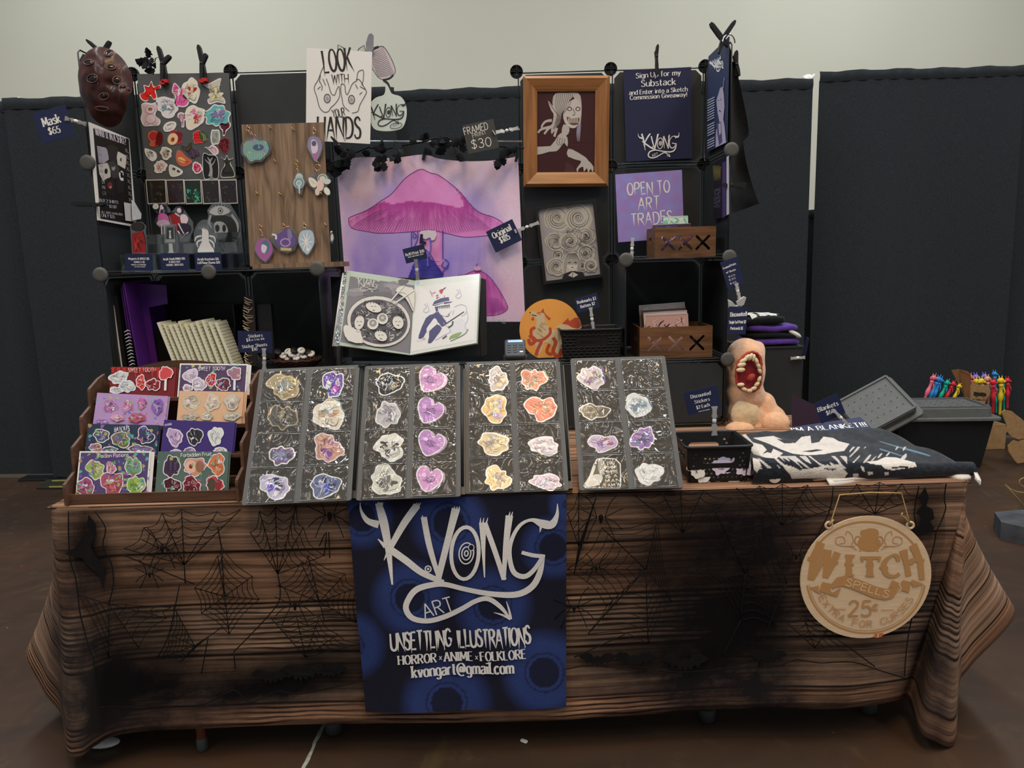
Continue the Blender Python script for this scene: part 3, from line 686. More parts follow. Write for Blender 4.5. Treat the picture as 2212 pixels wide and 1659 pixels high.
spiderweb((235, 1305), [(170, 1285), (235, 1420), (300, 1400), (360, 1335), (370, 1312)], 6, .3)
spiderweb((1395, 1230), [(1300, 1140), (1225, 1230), (1310, 1310), (1270, 1370), (1400, 1390), (1450, 1300), (1420, 1120), (1300, 1140)], 10, .1)
spiderweb((1610, 1240), [(1545, 1105), (1480, 1235), (1540, 1250), (1600, 1340), (1670, 1350), (1700, 1260), (1660, 1105), (1545, 1105)], 9, .12)
spiderweb((1690, 1135), [(1590, 1055), (1640, 1050), (1690, 1046), (1745, 1048), (1800, 1100)], 8, .25)
spiderweb((1475, 1150), [(1370, 1070), (1430, 1064), (1470, 1060), (1520, 1058), (1580, 1075)], 7, .3)
spiderweb((1890, 1110), [(1810, 1075), (1850, 1046), (1900, 1042), (1950, 1045), (1985, 1075)], 6, .3)
spiderweb((1250, 1180), [(1226, 1110), (1250, 1062), (1290, 1068), (1240, 1240)], 6, .3)
spiderweb((1760, 1400), [(1700, 1345), (1735, 1330), (1790, 1355), (1830, 1395)], 6, .3)
for q in [[(205, 1105), (228, 1140), (222, 1180), (240, 1215), (245, 1260), (235, 1305)], [(478, 1180), (470, 1138)], [(268, 1200), (330, 1225), (420, 1262)], [(398, 1220), (400, 1260)], [(388, 1262), (365, 1370), (340, 1420)], [(600, 1240), (605, 1290), (580, 1330), (505, 1408)], [(505, 1410), (508, 1445)],
   [(450, 1375), (435, 1455)], [(710, 1150), (712, 1205)], [(690, 1180), (705, 1150), (700, 1200)], [(1600, 1340), (1560, 1420)], [(1800, 1050), (1790, 1110), (1740, 1200)], [(1985, 1050), (1975, 1110), (1985, 1150)], [(1700, 1260), (1650, 1380), (1640, 1440)], [(1830, 1395), (1890, 1440)], [(1350, 1370), (1240, 1420)],
   EDL[::3], EDR[::3], BOT[::2]]: strand(q, .0016)
def bat(c, s, flip=1, sy=1.0):
 pts = [(-100, -18), (-70, -38), (-40, -36), (-14, -12), (-8, -26), (0, -16), (8, -26), (14, -12), (40, -36), (70, -38), (100, -18), (82, -4), (66, 2), (58, 22), (40, 8), (24, 30), (10, 14), (0, 40), (-10, 14), (-24, 30), (-40, 8), (-58, 22), (-66, 2), (-82, -4)]
 return [fpx(c[0]+x*s*flip, c[1]+y*s*sy, .014) for x, y in pts]
web.build('web_threads', lace)['kind'] = 'stuff'
def flat(name, outl, parent, h=(0, -.0016, 0)): b = MB(); b.prism(outl, h, 'thread_black'); return b.build(name, parent)
for c, s in [((585, 1462), .42), ((650, 1455), .46), ((710, 1450), .4), ((1290, 1425), .4), ((1370, 1425), .45), ((1480, 1432), .5), ((1660, 1420), .4)]: flat('bat', bat(c, s), lace)
for pts in ([(192, 1112), (206, 1130), (208, 1150), (202, 1165), (196, 1180), (205, 1200), (228, 1226), (226, 1252), (222, 1272), (215, 1240), (196, 1225), (178, 1205), (150, 1200), (140, 1196), (162, 1184), (172, 1172), (178, 1160), (196, 1148), (188, 1130)],
   [(1998, 1052), (2006, 1075), (2000, 1092), (2014, 1100), (2018, 1120), (2008, 1126), (2018, 1140), (2010, 1150), (1985, 1158), (1965, 1145), (1985, 1135), (1990, 1118), (1978, 1108), (1992, 1090), (1984, 1074)]):
 flat('bat', [fpx(u, v, .014) for u, v in pts], lace)
def spider(u, v, s, ang=0):
 b = MB(); p = fpx(u, v, .016); k = s/848
 b.ball(p, (.55*k, .004, .7*k), 'thread_black', n=12); q = fpx(u, v+s*.85, .015); b.ball(p.lerp(q, 1.0)+Vector((0, 0, 0)), (.35*k, .003, .35*k), 'thread_black', n=10)
 o = b.build('spider_body', lace)
 for sd in (-1, 1):
  for j, (a1, a2) in enumerate([((9, -14), (16, -22)), ((13, -5), (22, -9)), ((13, 4), (21, 12)), ((9, 10), (14, 22))]):
   l = MB(); P = [(u+sd*3*s/4, v), (u+sd*a1[0]*s/5, v+a1[1]*s/5), (u+sd*a2[0]*s/5, v+a2[1]*s/5)]
   l.tube([fpx(x, y, .015) for x, y in smooth(P, 3)], .0012, 'thread_black', n=5); l.build('spider_leg', o)
for u, v, s in [(350, 1184, 10), (712, 1113, 11), (637, 1307, 10), (323, 1240, 7), (1298, 1118, 11), (1288, 1226, 7), (1240, 1312, 10), (1720, 1200, 8)]: spider(u, v, s)
# ---- blue banner
S = fit((752, 1083), (1223, 1067), (1223, 1532), (788, 1540), plane=Vector((TX, T-.020, .5)))
def banner_px(u, v): return None
BQ = [onp(u, v, S.O, S.N) for u, v in ((751, 1080), (1223, 1066), (1223, 1528), (789, 1541))]
S.warp = lambda a, c: .004*math.sin(a*21+c*6)+.003*math.sin(c*13-a*5)
S.fine = .012
EYES = [(782, 1119, 30, 72), (970, 1130, 34, 92), (1195, 1182, 30, 75), (885, 1292, 32, 90), (1065, 1308, 32, 92), (1176, 1453, 33, 100), (965, 1518, 34, 105), (760, 1395, 20, 80), (1230, 1090, 10, 50)]
def ban_col(u, v, p):
 x, y = proj(p); e = 0; pup = 0
 for cx, cy, r1, r2 in EYES:
  d = math.hypot(x-cx, (y-cy)*1.0); e = max(e, max(0, min(1, (r2-d)/(r2*.35)))); pup = max(pup, 1 if d < r1 else 0)
  if abs(d-r1*1.28) < 2.0: pup = max(pup, .7)
 c0, c1, c2 = K('1e1f2c'), K('2c3a6c'), K('1b1b22')
 n = noise.noise(Vector((x*.02, y*.02, 0)))*.25; f = max(0, min(1, e*(1+n)))
 m_ = [a+(c-a)*f for a, c in zip(c0, c1)]; m_ = [a+(c-a)*pup*.85 for a, c in zip(m_, c2)]
 return tuple(m_)
b = MB()
def bp(u, v):
 p = BQ[0].lerp(BQ[1], u).lerp(BQ[3].lerp(BQ[2], u), 1-v)
 if v < .02: p = p+Vector((0, 0, 0))
 d = p-S.O; q = S.p3((d.dot(S.U), d.dot(S.V)), 0)
 return q
b.grid(bp, 130, 130, 'print_cloth', ban_col)
WHT = K('e4e2dd')
def logo(A, X, col=None, art=True, mw=0):
 """the lettered emblem; X maps emblem units to the art's units and gives the scale"""
 col = col or WHT; k = X.k
 def L(pts, ws, n=5): A.line([X(p) for p in pts], [max(mw, w*k) for w in ws], col, n)
 L([(320, 92), (360, 230), (395, 420), (425, 668)], [44, 60, 44, 12]); L([(330, 105), (318, 85)], [20, 6], 0); L([(345, 105), (352, 88)], [20, 6], 0)
 L([(192, 80), (200, 145), (245, 215), (325, 245)], [3, 18, 40, 56]); L([(600, 108), (505, 240), (410, 405)], [52, 50, 40])
 for d in (-12, 2, 16): L([(590+d, 120), (612+d, 88)], [16, 3], 0)
 L([(400, 415), (520, 500), (640, 590), (790, 655)], [50, 50, 46, 36]); L([(320, 345), (375, 400)], [6, 34], 0); L([(365, 495), (390, 440)], [4, 20], 0)
 A.ring(*X((680, 560)), 21*k, 21*k, max(mw, 9*k), col); A.ell(*X((680, 560)), 9*k, 9*k, col)
 L([(648, 190), (690, 400), (765, 645)], [42, 42, 28]); L([(640, 200), (638, 178)], [16, 4], 0); L([(655, 200), (662, 188)], [14, 4], 0)
 L([(880, 125), (830, 320), (745, 655)], [58, 46, 44])
 for d in (-14, 4, 20): L([(880+d, 135), (886+d, 108)], [16, 3], 0)
 L([(1505, 455), (1480, 590), (1425, 690), (1320, 742), (1150, 735), (950, 700), (800, 668), (700, 675), (600, 705), (545, 765), (522, 840), (570, 912), (680, 935), (800, 905), (920, 845), (1020, 785), (1110, 768), (1200, 830), (1268, 918)], [26, 40, 46, 46, 40, 36, 38, 42, 44, 42, 40, 40, 38, 38, 36, 34, 36, 30, 10])
 L([(1240, 788), (1262, 860), (1272, 920)], [4, 14, 20]); L([(1152, 868), (1215, 888), (1270, 920)], [4, 14, 16])
 A.ring(*X((945, 440)), 98*k, 186*k, max(mw, 27*k), col, .06)
 for r in (52, 32, 13): A.ring(*X((955, 440)), r*k, r*1.45*k, max(mw, 9*k), col, .12)
 A.ell(*X((990, 398)), 20*k, 22*k, K('1d2036')); A.ring(*X((990, 398)), 20*k, 22*k, max(mw, 5*k), col)
 L([(1072, 225), (1076, 400), (1085, 612)], [52, 28, 8])
 for d in (-22, -4, 18): L([(1075+d, 240), (1085+d*1.3, 190)], [15, 3], 0)
 L([(1085, 225), (1160, 430), (1225, 632)], [36, 36, 34]); L([(1262, 178), (1236, 400), (1222, 635)], [52, 38, 26])
 for d in (-10, 8): L([(1266+d, 190), (1278+d, 150)], [16, 3], 0)
 L([(1605, 85), (1602, 165), (1565, 235), (1500, 232), (1420, 207), (1340, 245), (1282, 340), (1262, 450), (1292, 578), (1370, 615), (1440, 565), (1507, 462)], [4, 26, 56, 60, 24, 25, 28, 32, 36, 38, 32, 28]); L([(1490, 240), (1480, 295)], [26, 3], 0); L([(1507, 468), (1430, 462), (1350, 440)], [28, 30, 26], 2)
 if art: A.text('ART', X((660, 915)), X((868, 855)), 105*k, col, 'hand', None)
class Xf:
 def __init__(s, ox, oy, k, ang=0, sx=1, shy=0): s.o = (ox, oy); s.k = k; s.a = ang; s.sx = sx; s.shy = shy
 def __call__(s, p):
  x, y = (p[0]-900)*s.k*s.sx, (p[1]-500)*s.k; c, d = math.cos(s.a), math.sin(s.a); return (s.o[0]+x*c-y*d, s.o[1]+x*d+y*c+x*s.shy)
A = Art(b, S, 'print_cloth', .0012)
logo(A, Xf(720+900/3.3185, 1060+500/3.3185, 1/3.3185))
A.text('UNSETTLING', (846, 1402), (975, 1398), 38, WHT, 'scratch', None, .12, 3); A.text('ILLUSTRATIONS', (990, 1398), (1146, 1390), 38, WHT, 'scratch', None, .12, 4)
A.text('HORROR', (862, 1434), (942, 1431), 20, WHT, 'serif'); A.text('x', (949, 1426), (954, 1426), 12, WHT, 'sans'); A.text('ANIME', (960, 1430), (1021, 1427), 20, WHT); A.text('x', (1027, 1424), (1032, 1424), 12, WHT, 'sans'); A.text('FOLKLORE', (1039, 1427), (1136, 1420), 20, WHT)
A.text('kvongart@gmail.com', (892, 1462), (1109, 1451), 25, WHT)
tag(b.build('banner'), 'blue and black cloth banner with white lettering hanging down the front of the table', 'banner')
# ---- round wooden sign on a string
mat('birch', K('c8b092', 1.25), .6, var=.08, scale=25, stretch=(1, 1, 6)); mat('twine', K('a58a5c', 1.3), .9)
S = fit((1729, 1115), (2011, 1115), (2011, 1378), (1729, 1378), plane=Vector((TX, T-.024, .5)), N=Vector((0, -1, .03)))
r_ = S.w/2; sg = thing('wooden_sign', 'round pale wooden sign about spells for sale hanging at the right front of the table', 'sign', S.O-S.V*r_)
ANG = .0
b = MB(); b.prism([S.p3((r_*math.cos(t), r_*.975*math.sin(t)), -.004) for t in (2*math.pi*i/64 for i in range(64))], S.N*.005, 'birch')
A = Art(b, S, 'print', .0015); EC = K('b08556', 1.15)
cx, cy = 1870, 1247
A.ring(cx, cy, 128, 120, 4, EC, 0, 198, 342, 60); A.ring(cx, cy, 128, 120, 4, EC, 0, 8, 172, 60); A.ring(cx, cy, 123, 115, 1.2, EC, 0, 8, 172, 60)
def sq(x, y): return (1720+x*.199, 1060+y*.199)
def spoly(pts, n=0): A.poly([sq(x, y) for x, y in pts], EC, n)
spoly([(700, 430), (740, 420), (790, 405), (850, 410), (885, 425), (895, 470), (870, 500), (910, 540), (918, 590), (895, 630), (850, 655), (780, 660), (720, 650), (680, 625), (660, 580), (668, 540), (705, 500), (690, 460)])
for sx in (-1, 1):
 X0 = 785+sx*130; A.ring(*sq(785+sx*118, 540), 7, 9, 3, EC); spoly([(785+sx*95, 640), (785+sx*112, 655), (785+sx*80, 660)])
 for q in ([(X0, 640), (X0+sx*70, 605), (X0+sx*160, 600), (X0+sx*225, 570), (X0+sx*220, 510), (X0+sx*150, 500), (X0+sx*130, 560), (X0+sx*190, 575)], [(X0+sx*60, 590), (X0+sx*40, 540), (X0+sx*60, 470), (X0+sx*110, 440), (X0+sx*120, 480)], [(X0+sx*20, 600), (X0+sx*120, 600)]): A.line([sq(*p) for p in q], 1.6, EC, 4)
def wl(pts, w, n=0): A.line([sq(x, y) for x, y in pts], [w*.199]*len(pts) if not isinstance(w, list) else [x*.199 for x in w], EC, n)
wl([(265, 560), (185, 760), (150, 965)], [90, 78, 62]); wl([(160, 960), (240, 830), (330, 640)], [60, 60, 80]); wl([(345, 640), (330, 800), (310, 940)], [70, 72, 56]); wl([(315, 940), (390, 800), (445, 665)], [56, 64, 76]); wl([(120, 735), (205, 745)], 40); wl([(375, 760), (450, 780)], 36)
wl([(575, 700), (565, 800), (570, 920)], [80, 58, 72]); wl([(525, 700), (630, 705)], 26); wl([(520, 790), (620, 800)], 28); wl([(525, 918), (625, 915)], 20)
wl([(795, 720), (795, 925)], [62, 70]); wl([(700, 725), (905, 725)], 34); wl([(700, 710), (715, 765)], 26); wl([(905, 710), (890, 765)], 26); wl([(745, 918), (840, 922)], 20); wl([(750, 800), (835, 800)], 26)
wl([(1105, 760), (1085, 705), (1030, 700), (960, 760), (945, 830), (985, 910), (1060, 925), (1115, 895)], [40, 48, 26, 50, 62, 50, 32, 40], 3); wl([(895, 830), (990, 830)], 24)
wl([(1155, 640), (1190, 780), (1215, 920)], [86, 52, 62]); wl([(1260, 580), (1340, 760), (1360, 960)], [86, 66, 56]); wl([(1190, 790), (1240, 755), (1290, 745), (1345, 765)], [28, 46, 46, 26], 2); wl([(1160, 790), (1270, 780)], 24); wl([(1320, 745), (1385, 750)], 26)
spoly([(440, 935), (520, 920), (620, 940), (740, 985), (850, 1030), (960, 1060), (1040, 1050), (1110, 1010), (1095, 1080), (1040, 1160), (960, 1180), (840, 1160), (720, 1110), (600, 1060), (500, 1030), (430, 1040), (370, 1060), (390, 990)])
spoly([(280, 985), (390, 1010), (370, 1060), (385, 1090), (480, 1050), (440, 1145), (350, 1120), (245, 1085)]); spoly([(140, 1045), (240, 1025), (235, 1085), (290, 1135), (205, 1090)]); spoly([(1035, 965), (1115, 1000), (1060, 1045), (1000, 1050)]); spoly([(1150, 965), (1240, 985), (1215, 1100), (1120, 1070), (1130, 1000)]); spoly([(1250, 960), (1385, 1010), (1260, 1040), (1240, 985)])
BI = K('d2b794', 1.25)
A.text('SPELLS', sq(525, 1018), sq(985, 1155), 15, BI, 'sans', None, .2)
for q in ([(1110, 1010), (1130, 1060), (1115, 1085)], [(370, 1060), (385, 1095), (440, 1060)]): A.line([sq(*p) for p in q], 2, BI, 3)
A.text('25', sq(560, 1352), sq(800, 1350), 33, EC, 'sans', None, .16); A.text('¢', sq(820, 1300), sq(880, 1300), 19, EC, 'sans', None)
wl([(385, 1278), (535, 1282)], 8); wl([(915, 1288), (1050, 1288)], 8)
def arc_text(txt, cx, cy, rx, ry, a0, a1, h):
 n = len(txt)
 for i, ch in enumerate(txt):
  if ch == ' ': continue
  t = math.radians(a0+(a1-a0)*(i+.5)/n); dt = math.radians((a1-a0)/n)*.34
  A.text(ch, (cx+rx*math.cos(t-dt), cy+ry*math.sin(t-dt)), (cx+rx*math.cos(t+dt), cy+ry*math.sin(t+dt)), h, EC, 'sans', None)
arc_text('EXTRA FOR CURSES', cx, cy, 112, 106, 158, 24, 14)
A.poly([sq(835, 1545), sq(935, 1530), sq(930, 1560), sq(905, 1580), sq(840, 1585)], K('b5683c', 1.2)); A.line([sq(880, 1540), sq(872, 1585)], 2, BI)
b.build('disc', sg)
LUG = [(1791, 1135), (1967, 1135)]
for u, v in LUG:
 b = MB(); c = Vector(S.p3(S.uv((u, v)), -.0015)); b.tube([c+(S.U*math.cos(t)+S.V*math.sin(t))*.0085 for t in (2*math.pi*i/18 for i in range(18))], .0034, 'birch', closed=True); b.build('lug', sg)
b = MB(); Q = [(1791, 1133), (1797, 1122), (1814, 1069), (1880, 1064), (1947, 1065), (1961, 1116), (1966, 1133)]
b.tube([fpx(u, v, .024) if v > 1062 else fpx(u, v, .02) for u, v in Q], .0017, 'twine', n=6); b.tube([fpx(u, v, .026) for u, v in ((1966, 1133), (1955, 1118), (1946, 1112), (1950, 1108))], .002, 'twine', n=6); b.tube([fpx(u, v, .026) for u, v in ((1791, 1134), (1797, 1128), (1800, 1122))], .0024, 'twine', n=6); b.build('string', sg)
# ================================================================ grid shelving
def panel(name, o, ex, ey, parent, inset=.010, cut=.022):
 """wire-framed plastic panel: o = corner, ex/ey = its two sides"""
 o, ex, ey = Vector(o), Vector(ex), Vector(ey); lx, ly = ex.length, ey.length; a, c = ex.normalized(), ey.normalized(); n = a.cross(c)
 def oc(k, cu): return [o+a*x+c*y for x, y in ((k+cu, k), (lx-k-cu, k), (lx-k, k+cu), (lx-k, ly-k-cu), (lx-k-cu, ly-k), (k+cu, ly-k), (k, ly-k-cu), (k, k+cu))]
 b = MB(); b.prism([p-n*.0008 for p in oc(inset+.003, cut)], n*.0016, 'panel_black')
 pr = b.build(name, parent)
 w = MB(); w.tube(oc(inset-.004, .012), .0026, 'wire_black', n=6, closed=True); w.build('wire_frame', pr)
 return pr
def connector(p, parent, front=False, r=.0245):
 b = MB(); p = Vector(p)
 if front:
  b.lathe([(r*.5, .006), (r, .004), (r, -.002), (r*.97, -.004), (r*.6, -.0055)], p+Vector((0, -.012, 0)), (0, 1, 0), 'disc_grey', n=28); b.tube([p, p+Vector((0, .02, 0))], .008, 'wire_black')
 else:
  b.lathe([(r*.6, .010), (r, .006), (r, -.004), (r*.9, -.005), (r*.88, -.001), (.003, -.001)], p, (0, 1, 0), 'wire_black', n=24)
  for d in ((1, 0), (0, 1)): b.cbox(p+Vector((0, -.004, 0)), .004+.04*d[0], .008, .004+.04*d[1], 'wire_black'); b.cbox(p+Vector((.007*d[1], -.003, .007*d[0])), .0022+.034*d[0], .007, .0022+.034*d[1], 'plastic_black')
 return b.build('connector', parent)
def unit(x0, yb, label, walls, tilt=0):
 t = thing('grid_shelving', label, 'shelf', (x0+G, yb-G/2, TZ)); yf = yb-G
 for kind, i, k in walls:
  x, z, zz = x0+i*G, lev(k), lev(k+1)
  if k == 0: z = TZ+.012
  if kind == 'back': panel('back_panel', (x, yb, z), (G, 0, 0), (0, 0, zz-z), t)
  if kind == 'front': panel('front_panel', (x, yf, z), (G, 0, 0), (0, 0, zz-z), t)
  if kind == 'side': panel('side_panel', (x, yf, z), (0, G, 0), (0, 0, zz-z), t)
  if kind == 'shelf': panel('shelf_panel', (x, yf, lev(k)), (G, 0, 0), (0, G, 0), t)
 return t
lw = [('back', i, k) for i in (0, 1) for k in (1, 2, 3)]+[('side', 0, k) for k in (0, 1, 2, 3)]+[('side', 2, 1), ('side', 2, 0)]+[('shelf', i, k) for i in (0, 1) for k in (1, 2)]+[('front', 0, 0), ('front', 1, 0)]
UL = unit(GA, LB, 'tall black grid shelving unit on the left half of the table', lw)
for i, k in ((0, 3), (0, 2), (1, 2), (2, 2), (0, 4)):
 if (i, k) != (0, 4): connector((GA+i*G, LF, lev(k)), UL, True)
for i, k in ((0, 4), (1, 4), (2, 4), (2, 3), (2, 2), (0, 3), (1, 3), (1, 2)): connector((GA+i*G, LB, lev(k)), UL)
rw = [('back', i, k) for i in (0, 1) for k in (1, 2, 3)]+[('side', 2, k) for k in (0, 1, 2, 3)]+[('side', 1, 1), ('shelf', 1, 2), ('shelf', 1, 1), ('shelf', 0, 1), ('front', 1, 0), ('front', 0, 0)]
UR = unit(GB, RB, 'tall black grid shelving unit on the right half of the table', rw)
for i, k in ((2, 1), (2, 2), (2, 3), (1, 2)): connector((GB+i*G, RF, lev(k)), UR, True)
for i, k in ((0, 4), (1, 4), (2, 4), (0, 3), (1, 3), (0, 2), (1, 2), (2, 3), (2, 2)): connector((GB+i*G, RB, lev(k)), UR)
xm0, xm1 = GA+2*G+.012, GB-.012; ym = (LF+RF)/2
mid = thing('display_platform', 'low black platform between the two shelving units that carries the open print album', 'shelf', ((xm0+xm1)/2, ym+G/2, TZ))
gm = (xm1-xm0)/2
for i in (0, 1): panel('shelf_panel', (xm0+i*gm, ym, lev(1)-.004), (gm, 0, 0), (0, G, 0), mid, .004, .01); panel('front_panel', (xm0+i*gm, ym, TZ+.012), (gm, 0, 0), (0, 0, lev(1)-TZ-.03), mid, .004, .01)
for x in (xm0+.02, xm1-.02): panel('side_panel', (x, ym+.004, TZ+.012), (0, G-.01, 0), (0, 0, lev(1)-TZ-.03), mid, .004, .01)
S1 = lev(1)+.003; S2 = lev(2)+.003
# rod between the units, with a garland of black leaves
mat('rod_grey', K('8d9499'), .35, metal=.6)
rd = MB(); p, q = at(716, 306, LB-.03), at(1128, 306, RB-.05); rd.tube([p, q], .004, 'rod_grey', n=10); tag(rd.build('hanging_rod'), 'thin grey rod strung between the tops of the two shelving units', 'rod')
gl = thing('leaf_garland', 'garland of black fabric leaves wound along the rod above the purple mushroom hanging', 'garland', p.lerp(q, .5)-Vector((0, 0, .08)))
rr = random.Random(3); gb = MB(); P = [at(712+k*28, (352, 345, 330, 318, 325, 318, 312, 308, 300, 296, 312, 330, 320, 316, 318, 320)[k] if k < 16 else 320, LB-.045-.02*math.sin(k)) for k in range(16)]
gb.tube(P, .003, 'black_fabric', n=6); gb.build('stem', gl)
def leaf(c, s, d):
 b = MB(); d = Vector(d).normalized(); w = d.cross(Vector((rr.uniform(-.3, .3), -1, rr.uniform(-.3, .3)))).normalized(); n_ = d.cross(w)
 L_ = [(0, 0), (.18, .3), (.35, .26), (.42, .45), (.6, .3), (.7, .34), (1, 0), (.7, -.34), (.6, -.3), (.42, -.45), (.35, -.26), (.18, -.3)]
 V = [c+d*x*s+w*y*s+n_*s*.35*(abs(y)*1.3-x*x*.5) for x, y in L_]+[c+d*.5*s-n_*s*.1]
 b.mesh(V, [(i, (i+1) % 12, 12) for i in range(12)], 'black_fabric', None, True); return b.build('leaf', gl)
CL = [(738, 342, 14), (722, 352, 4), (828, 326, 8), (818, 346, 5), (935, 300, 4), (955, 288, 3), (912, 312, 3), (975, 322, 4), (1002, 312, 3), (1090, 330, 4), (1075, 340, 3), (860, 316, 2)]
for u, v, n_ in CL:
 for _ in range(n_):
  c = at(u+rr.uniform(-18, 18), v+rr.uniform(-14, 14), LB-.05-rr.uniform(0, .04)); leaf(c, rr.uniform(.03, .05), (rr.uniform(-1, 1), rr.uniform(-.6, .2), rr.uniform(-1.2, .5)))
# ================================================================ small holders used again and again
NAVY, WH2 = K('1f2545'), K('dcdcd8')
def card(tl, tr, br, bl, Y, lines, label, cat='price tag', N=None, col=None, name='price_card', style='serif', thick=.0012, plane=None, group=None, extra=None, tc=None):
 """printed card; lines = (text, p0, p1, cap height)"""
 S = fit(tl, tr, br, bl, Y, plane, N); b = MB(); w, h = S.w/2, S.h/2
 b.prism([S.p3((x, y), -thick) for x, y in ((-w, -h), (w, -h), (w, h), (-w, h))], S.N*thick, 'print', col or NAVY)
 A = Art(b, S, 'print', .0003)
 if extra: extra(A)
 for ln in lines: A.text(ln[0], ln[1], ln[2], ln[3], tc or WH2, style if len(ln) < 5 else ln[4])
 return tag(b.build(name), label, cat, group)
def swivel(p0, p1, Y, label, grip=.012, Y1=None, group='clear clips that hold the price tags'):
 """clear swivel clip: p0 = jaw on the card, p1 = jaw on the support (photo pixels)"""
 a, c = at(p0[0], p0[1], Y-.004), at(p1[0], p1[1], Y1 or Y-.002); d = (c-a); L_ = d.length; d.normalize(); w = d.cross(Vector((0, -1, 0))).normalized(); n_ = Vector((0, -1, 0)); t = thing('swivel_clip', label, 'clip', c, group)
 def jaw(o, e, nm):
  b = MB(); l = L_*.40; r = grip*.62
  for s_ in (-1, 1):
   pts = [o+w*x*r+e*y*l for x, y in ((-1.0, 0), (1.0, 0), (.7, .25), (.62, .6), (.9, .85), (.5, 1), (-.5, 1), (-.9, .85), (-.62, .6), (-.7, .25))]
   b.prism([p+n_*(.0012+.003*s_) for p in pts], n_*.0012, 'clip_plastic')
  b.tube([o+w*-r*.6+e*l*.3, o+w*r*.6+e*l*.3], .0012, 'chrome', n=6); b.tube([o+w*-r*.6+e*l*.55, o+w*r*.6+e*l*.55], .0012, 'white_plastic', n=6); b.tube([o+e*l*.6+n_*.001, o+e*l*1.0+n_*.001], .0022, 'white_plastic', n=6)
  b.build(nm, t)
 jaw(a, d, 'card_jaw'); jaw(c, -d, 'base_jaw')
 b = MB(); m_ = a.lerp(c, .5); b.lathe([(.002, -.007), (.0052, -.0055), (.006, 0), (.0052, .0055), (.002, .007)], m_, d, 'white_plastic', n=12); b.build('ball_joint', t)
 return t
def clamp(pivot, tips, jaws, Y, label, w=.011, pad=None, Y2=None, depth=.016):
 """spring clamp drawn from photo pixels: pivot, two handle tips, two jaw tips"""
 t = thing('spring_clamp', label, 'clamp', at(*jaws[0], Y), 'black spring clamps'); pv = at(*pivot, Y); n_ = Vector((0, -1, 0))
 for i in (0, 1):
  tp, jw = at(*tips[i], Y+(Y2 or 0)*i), at(*jaws[1-i], Y); off = n_*(.003 if i else -.004)
  b = MB(); d = (tp-pv); l = d.length; d.normalize(); s = d.cross(n_).normalized()
  pts = [pv-s*w*.55, pv+d*l*.3-s*w*.62, pv+d*l*.85-s*w*.55, tp-s*w*.25, tp+s*w*.25, pv+d*l*.85+s*w*.55, pv+d*l*.3+s*w*.62, pv+s*w*.55]
  b.prism([p+off-n_*depth/2 for p in pts], n_*depth, 'plastic_black')
  b.prism([p+off+n_*depth/2 for p in (pv+d*l*.25-s*w*.3, pv+d*l*.85-s*w*.3, pv+d*l*.85+s*w*.3, pv+d*l*.25+s*w*.3)], n_*.001, 'wire_black'); b.build('handle', t)
  b = MB(); d2 = jw-pv; l2 = d2.length; d2.normalize(); s2 = d2.cross(n_).normalized()
  b.prism([p+off-n_*depth/2 for p in (pv-s2*w*.5, pv+d2*l2*.5-s2*w*.55, jw-s2*w*.3, jw+s2*w*.3, pv+d2*l2*.5+s2*w*.5, pv+s2*w*.5)], n_*depth, 'plastic_black'); o = b.build('jaw', t)
  if pad: q = MB(); q.cbox(jw+n_*.002, w*1.5, depth*1.2, w*.9, pad); q.build('pad', o)
 b = MB(); b.lathe([(.004, -.012), (.0055, -.010), (.0055, .010), (.004, .012)], pv, n_, 'wire_black', n=12); b.build('spring_pin', t)
 return t
def blob(cx, cy, rx, ry, seed, n=9, j=.2, ang=0):
 """irregular rounded outline"""
 r_ = random.Random(seed); c, d = math.cos(ang), math.sin(ang); out = []; N = 40 if n > 9 else 22
 H_ = [(k, j*r_.uniform(.25, .75)*(1.0 if k < 4 else .62 if k < 8 else .4), r_.uniform(0, 6.28)) for k in ((2, 3, 5, 7, 9) if n > 9 else (2, 3, 5))]
 for i in range(N):
  t = 2*math.pi*i/N; k = 1+sum(a*math.cos(q*t+f) for q, a, f in H_); x, y = rx*k*math.cos(t), ry*k*math.sin(t); out.append((cx+x*c-y*d, cy+x*d+y*c))
 return out
def grow(pts, k, c=None):
 cx = sum(p[0] for p in pts)/len(pts); cy = sum(p[1] for p in pts)/len(pts); out = []
 for x, y in pts: d = math.hypot(x-cx, y-cy) or 1; out.append((x+(x-cx)/d*k, y+(y-cy)/d*k))
 return out
def hsh(n): return random.Random(n)
def doodle(A, body, cx, cy, rx, ry, seed, cols, outline=None, lines=None, n1=9, n2=12):
 """patches of colour, contour lines and short curved ink strokes inside an outline"""
 r_ = random.Random(seed+50)
 for k in range(n1):
  c = cols[1+k % (len(cols)-1)] if len(cols) > 1 else cols[0]; t = r_.uniform(0, 6.28); q = r_.uniform(.1, .6)
  A.poly(blob(cx+rx*q*math.cos(t), cy+ry*q*math.sin(t), rx*r_.uniform(.12, .36), ry*r_.uniform(.12, .34), seed+k, 9, .4), c)
 dk = tuple(x*.28 for x in cols[0][:3])+(1,); n = len(body)
 for k in range(5):
  f = r_.uniform(.35, .88); i0 = r_.randrange(n); m_ = max(4, n//4); A.line([(cx+(body[(i0+i) % n][0]-cx)*f, cy+(body[(i0+i) % n][1]-cy)*f) for i in range(m_)], [.4]+[max(.7, rx*.028)]*(m_-2)+[.3], lines or dk)
 for k in range(n2):
  t = r_.uniform(0, 6.28); w = r_.uniform(-.9, .9); q = r_.uniform(.15, .4); P = [(cx+rx*(q+u*.18)*math.cos(t+w*u*.3), cy+ry*(q+u*.18)*math.sin(t+w*u*.3)) for u in range(4)]; A.line(P, [.4, max(.8, rx*.04), max(.7, rx*.03), .3], (lines or dk, outline or K('d9d6d8'), cols[-1])[k % 3], 3)
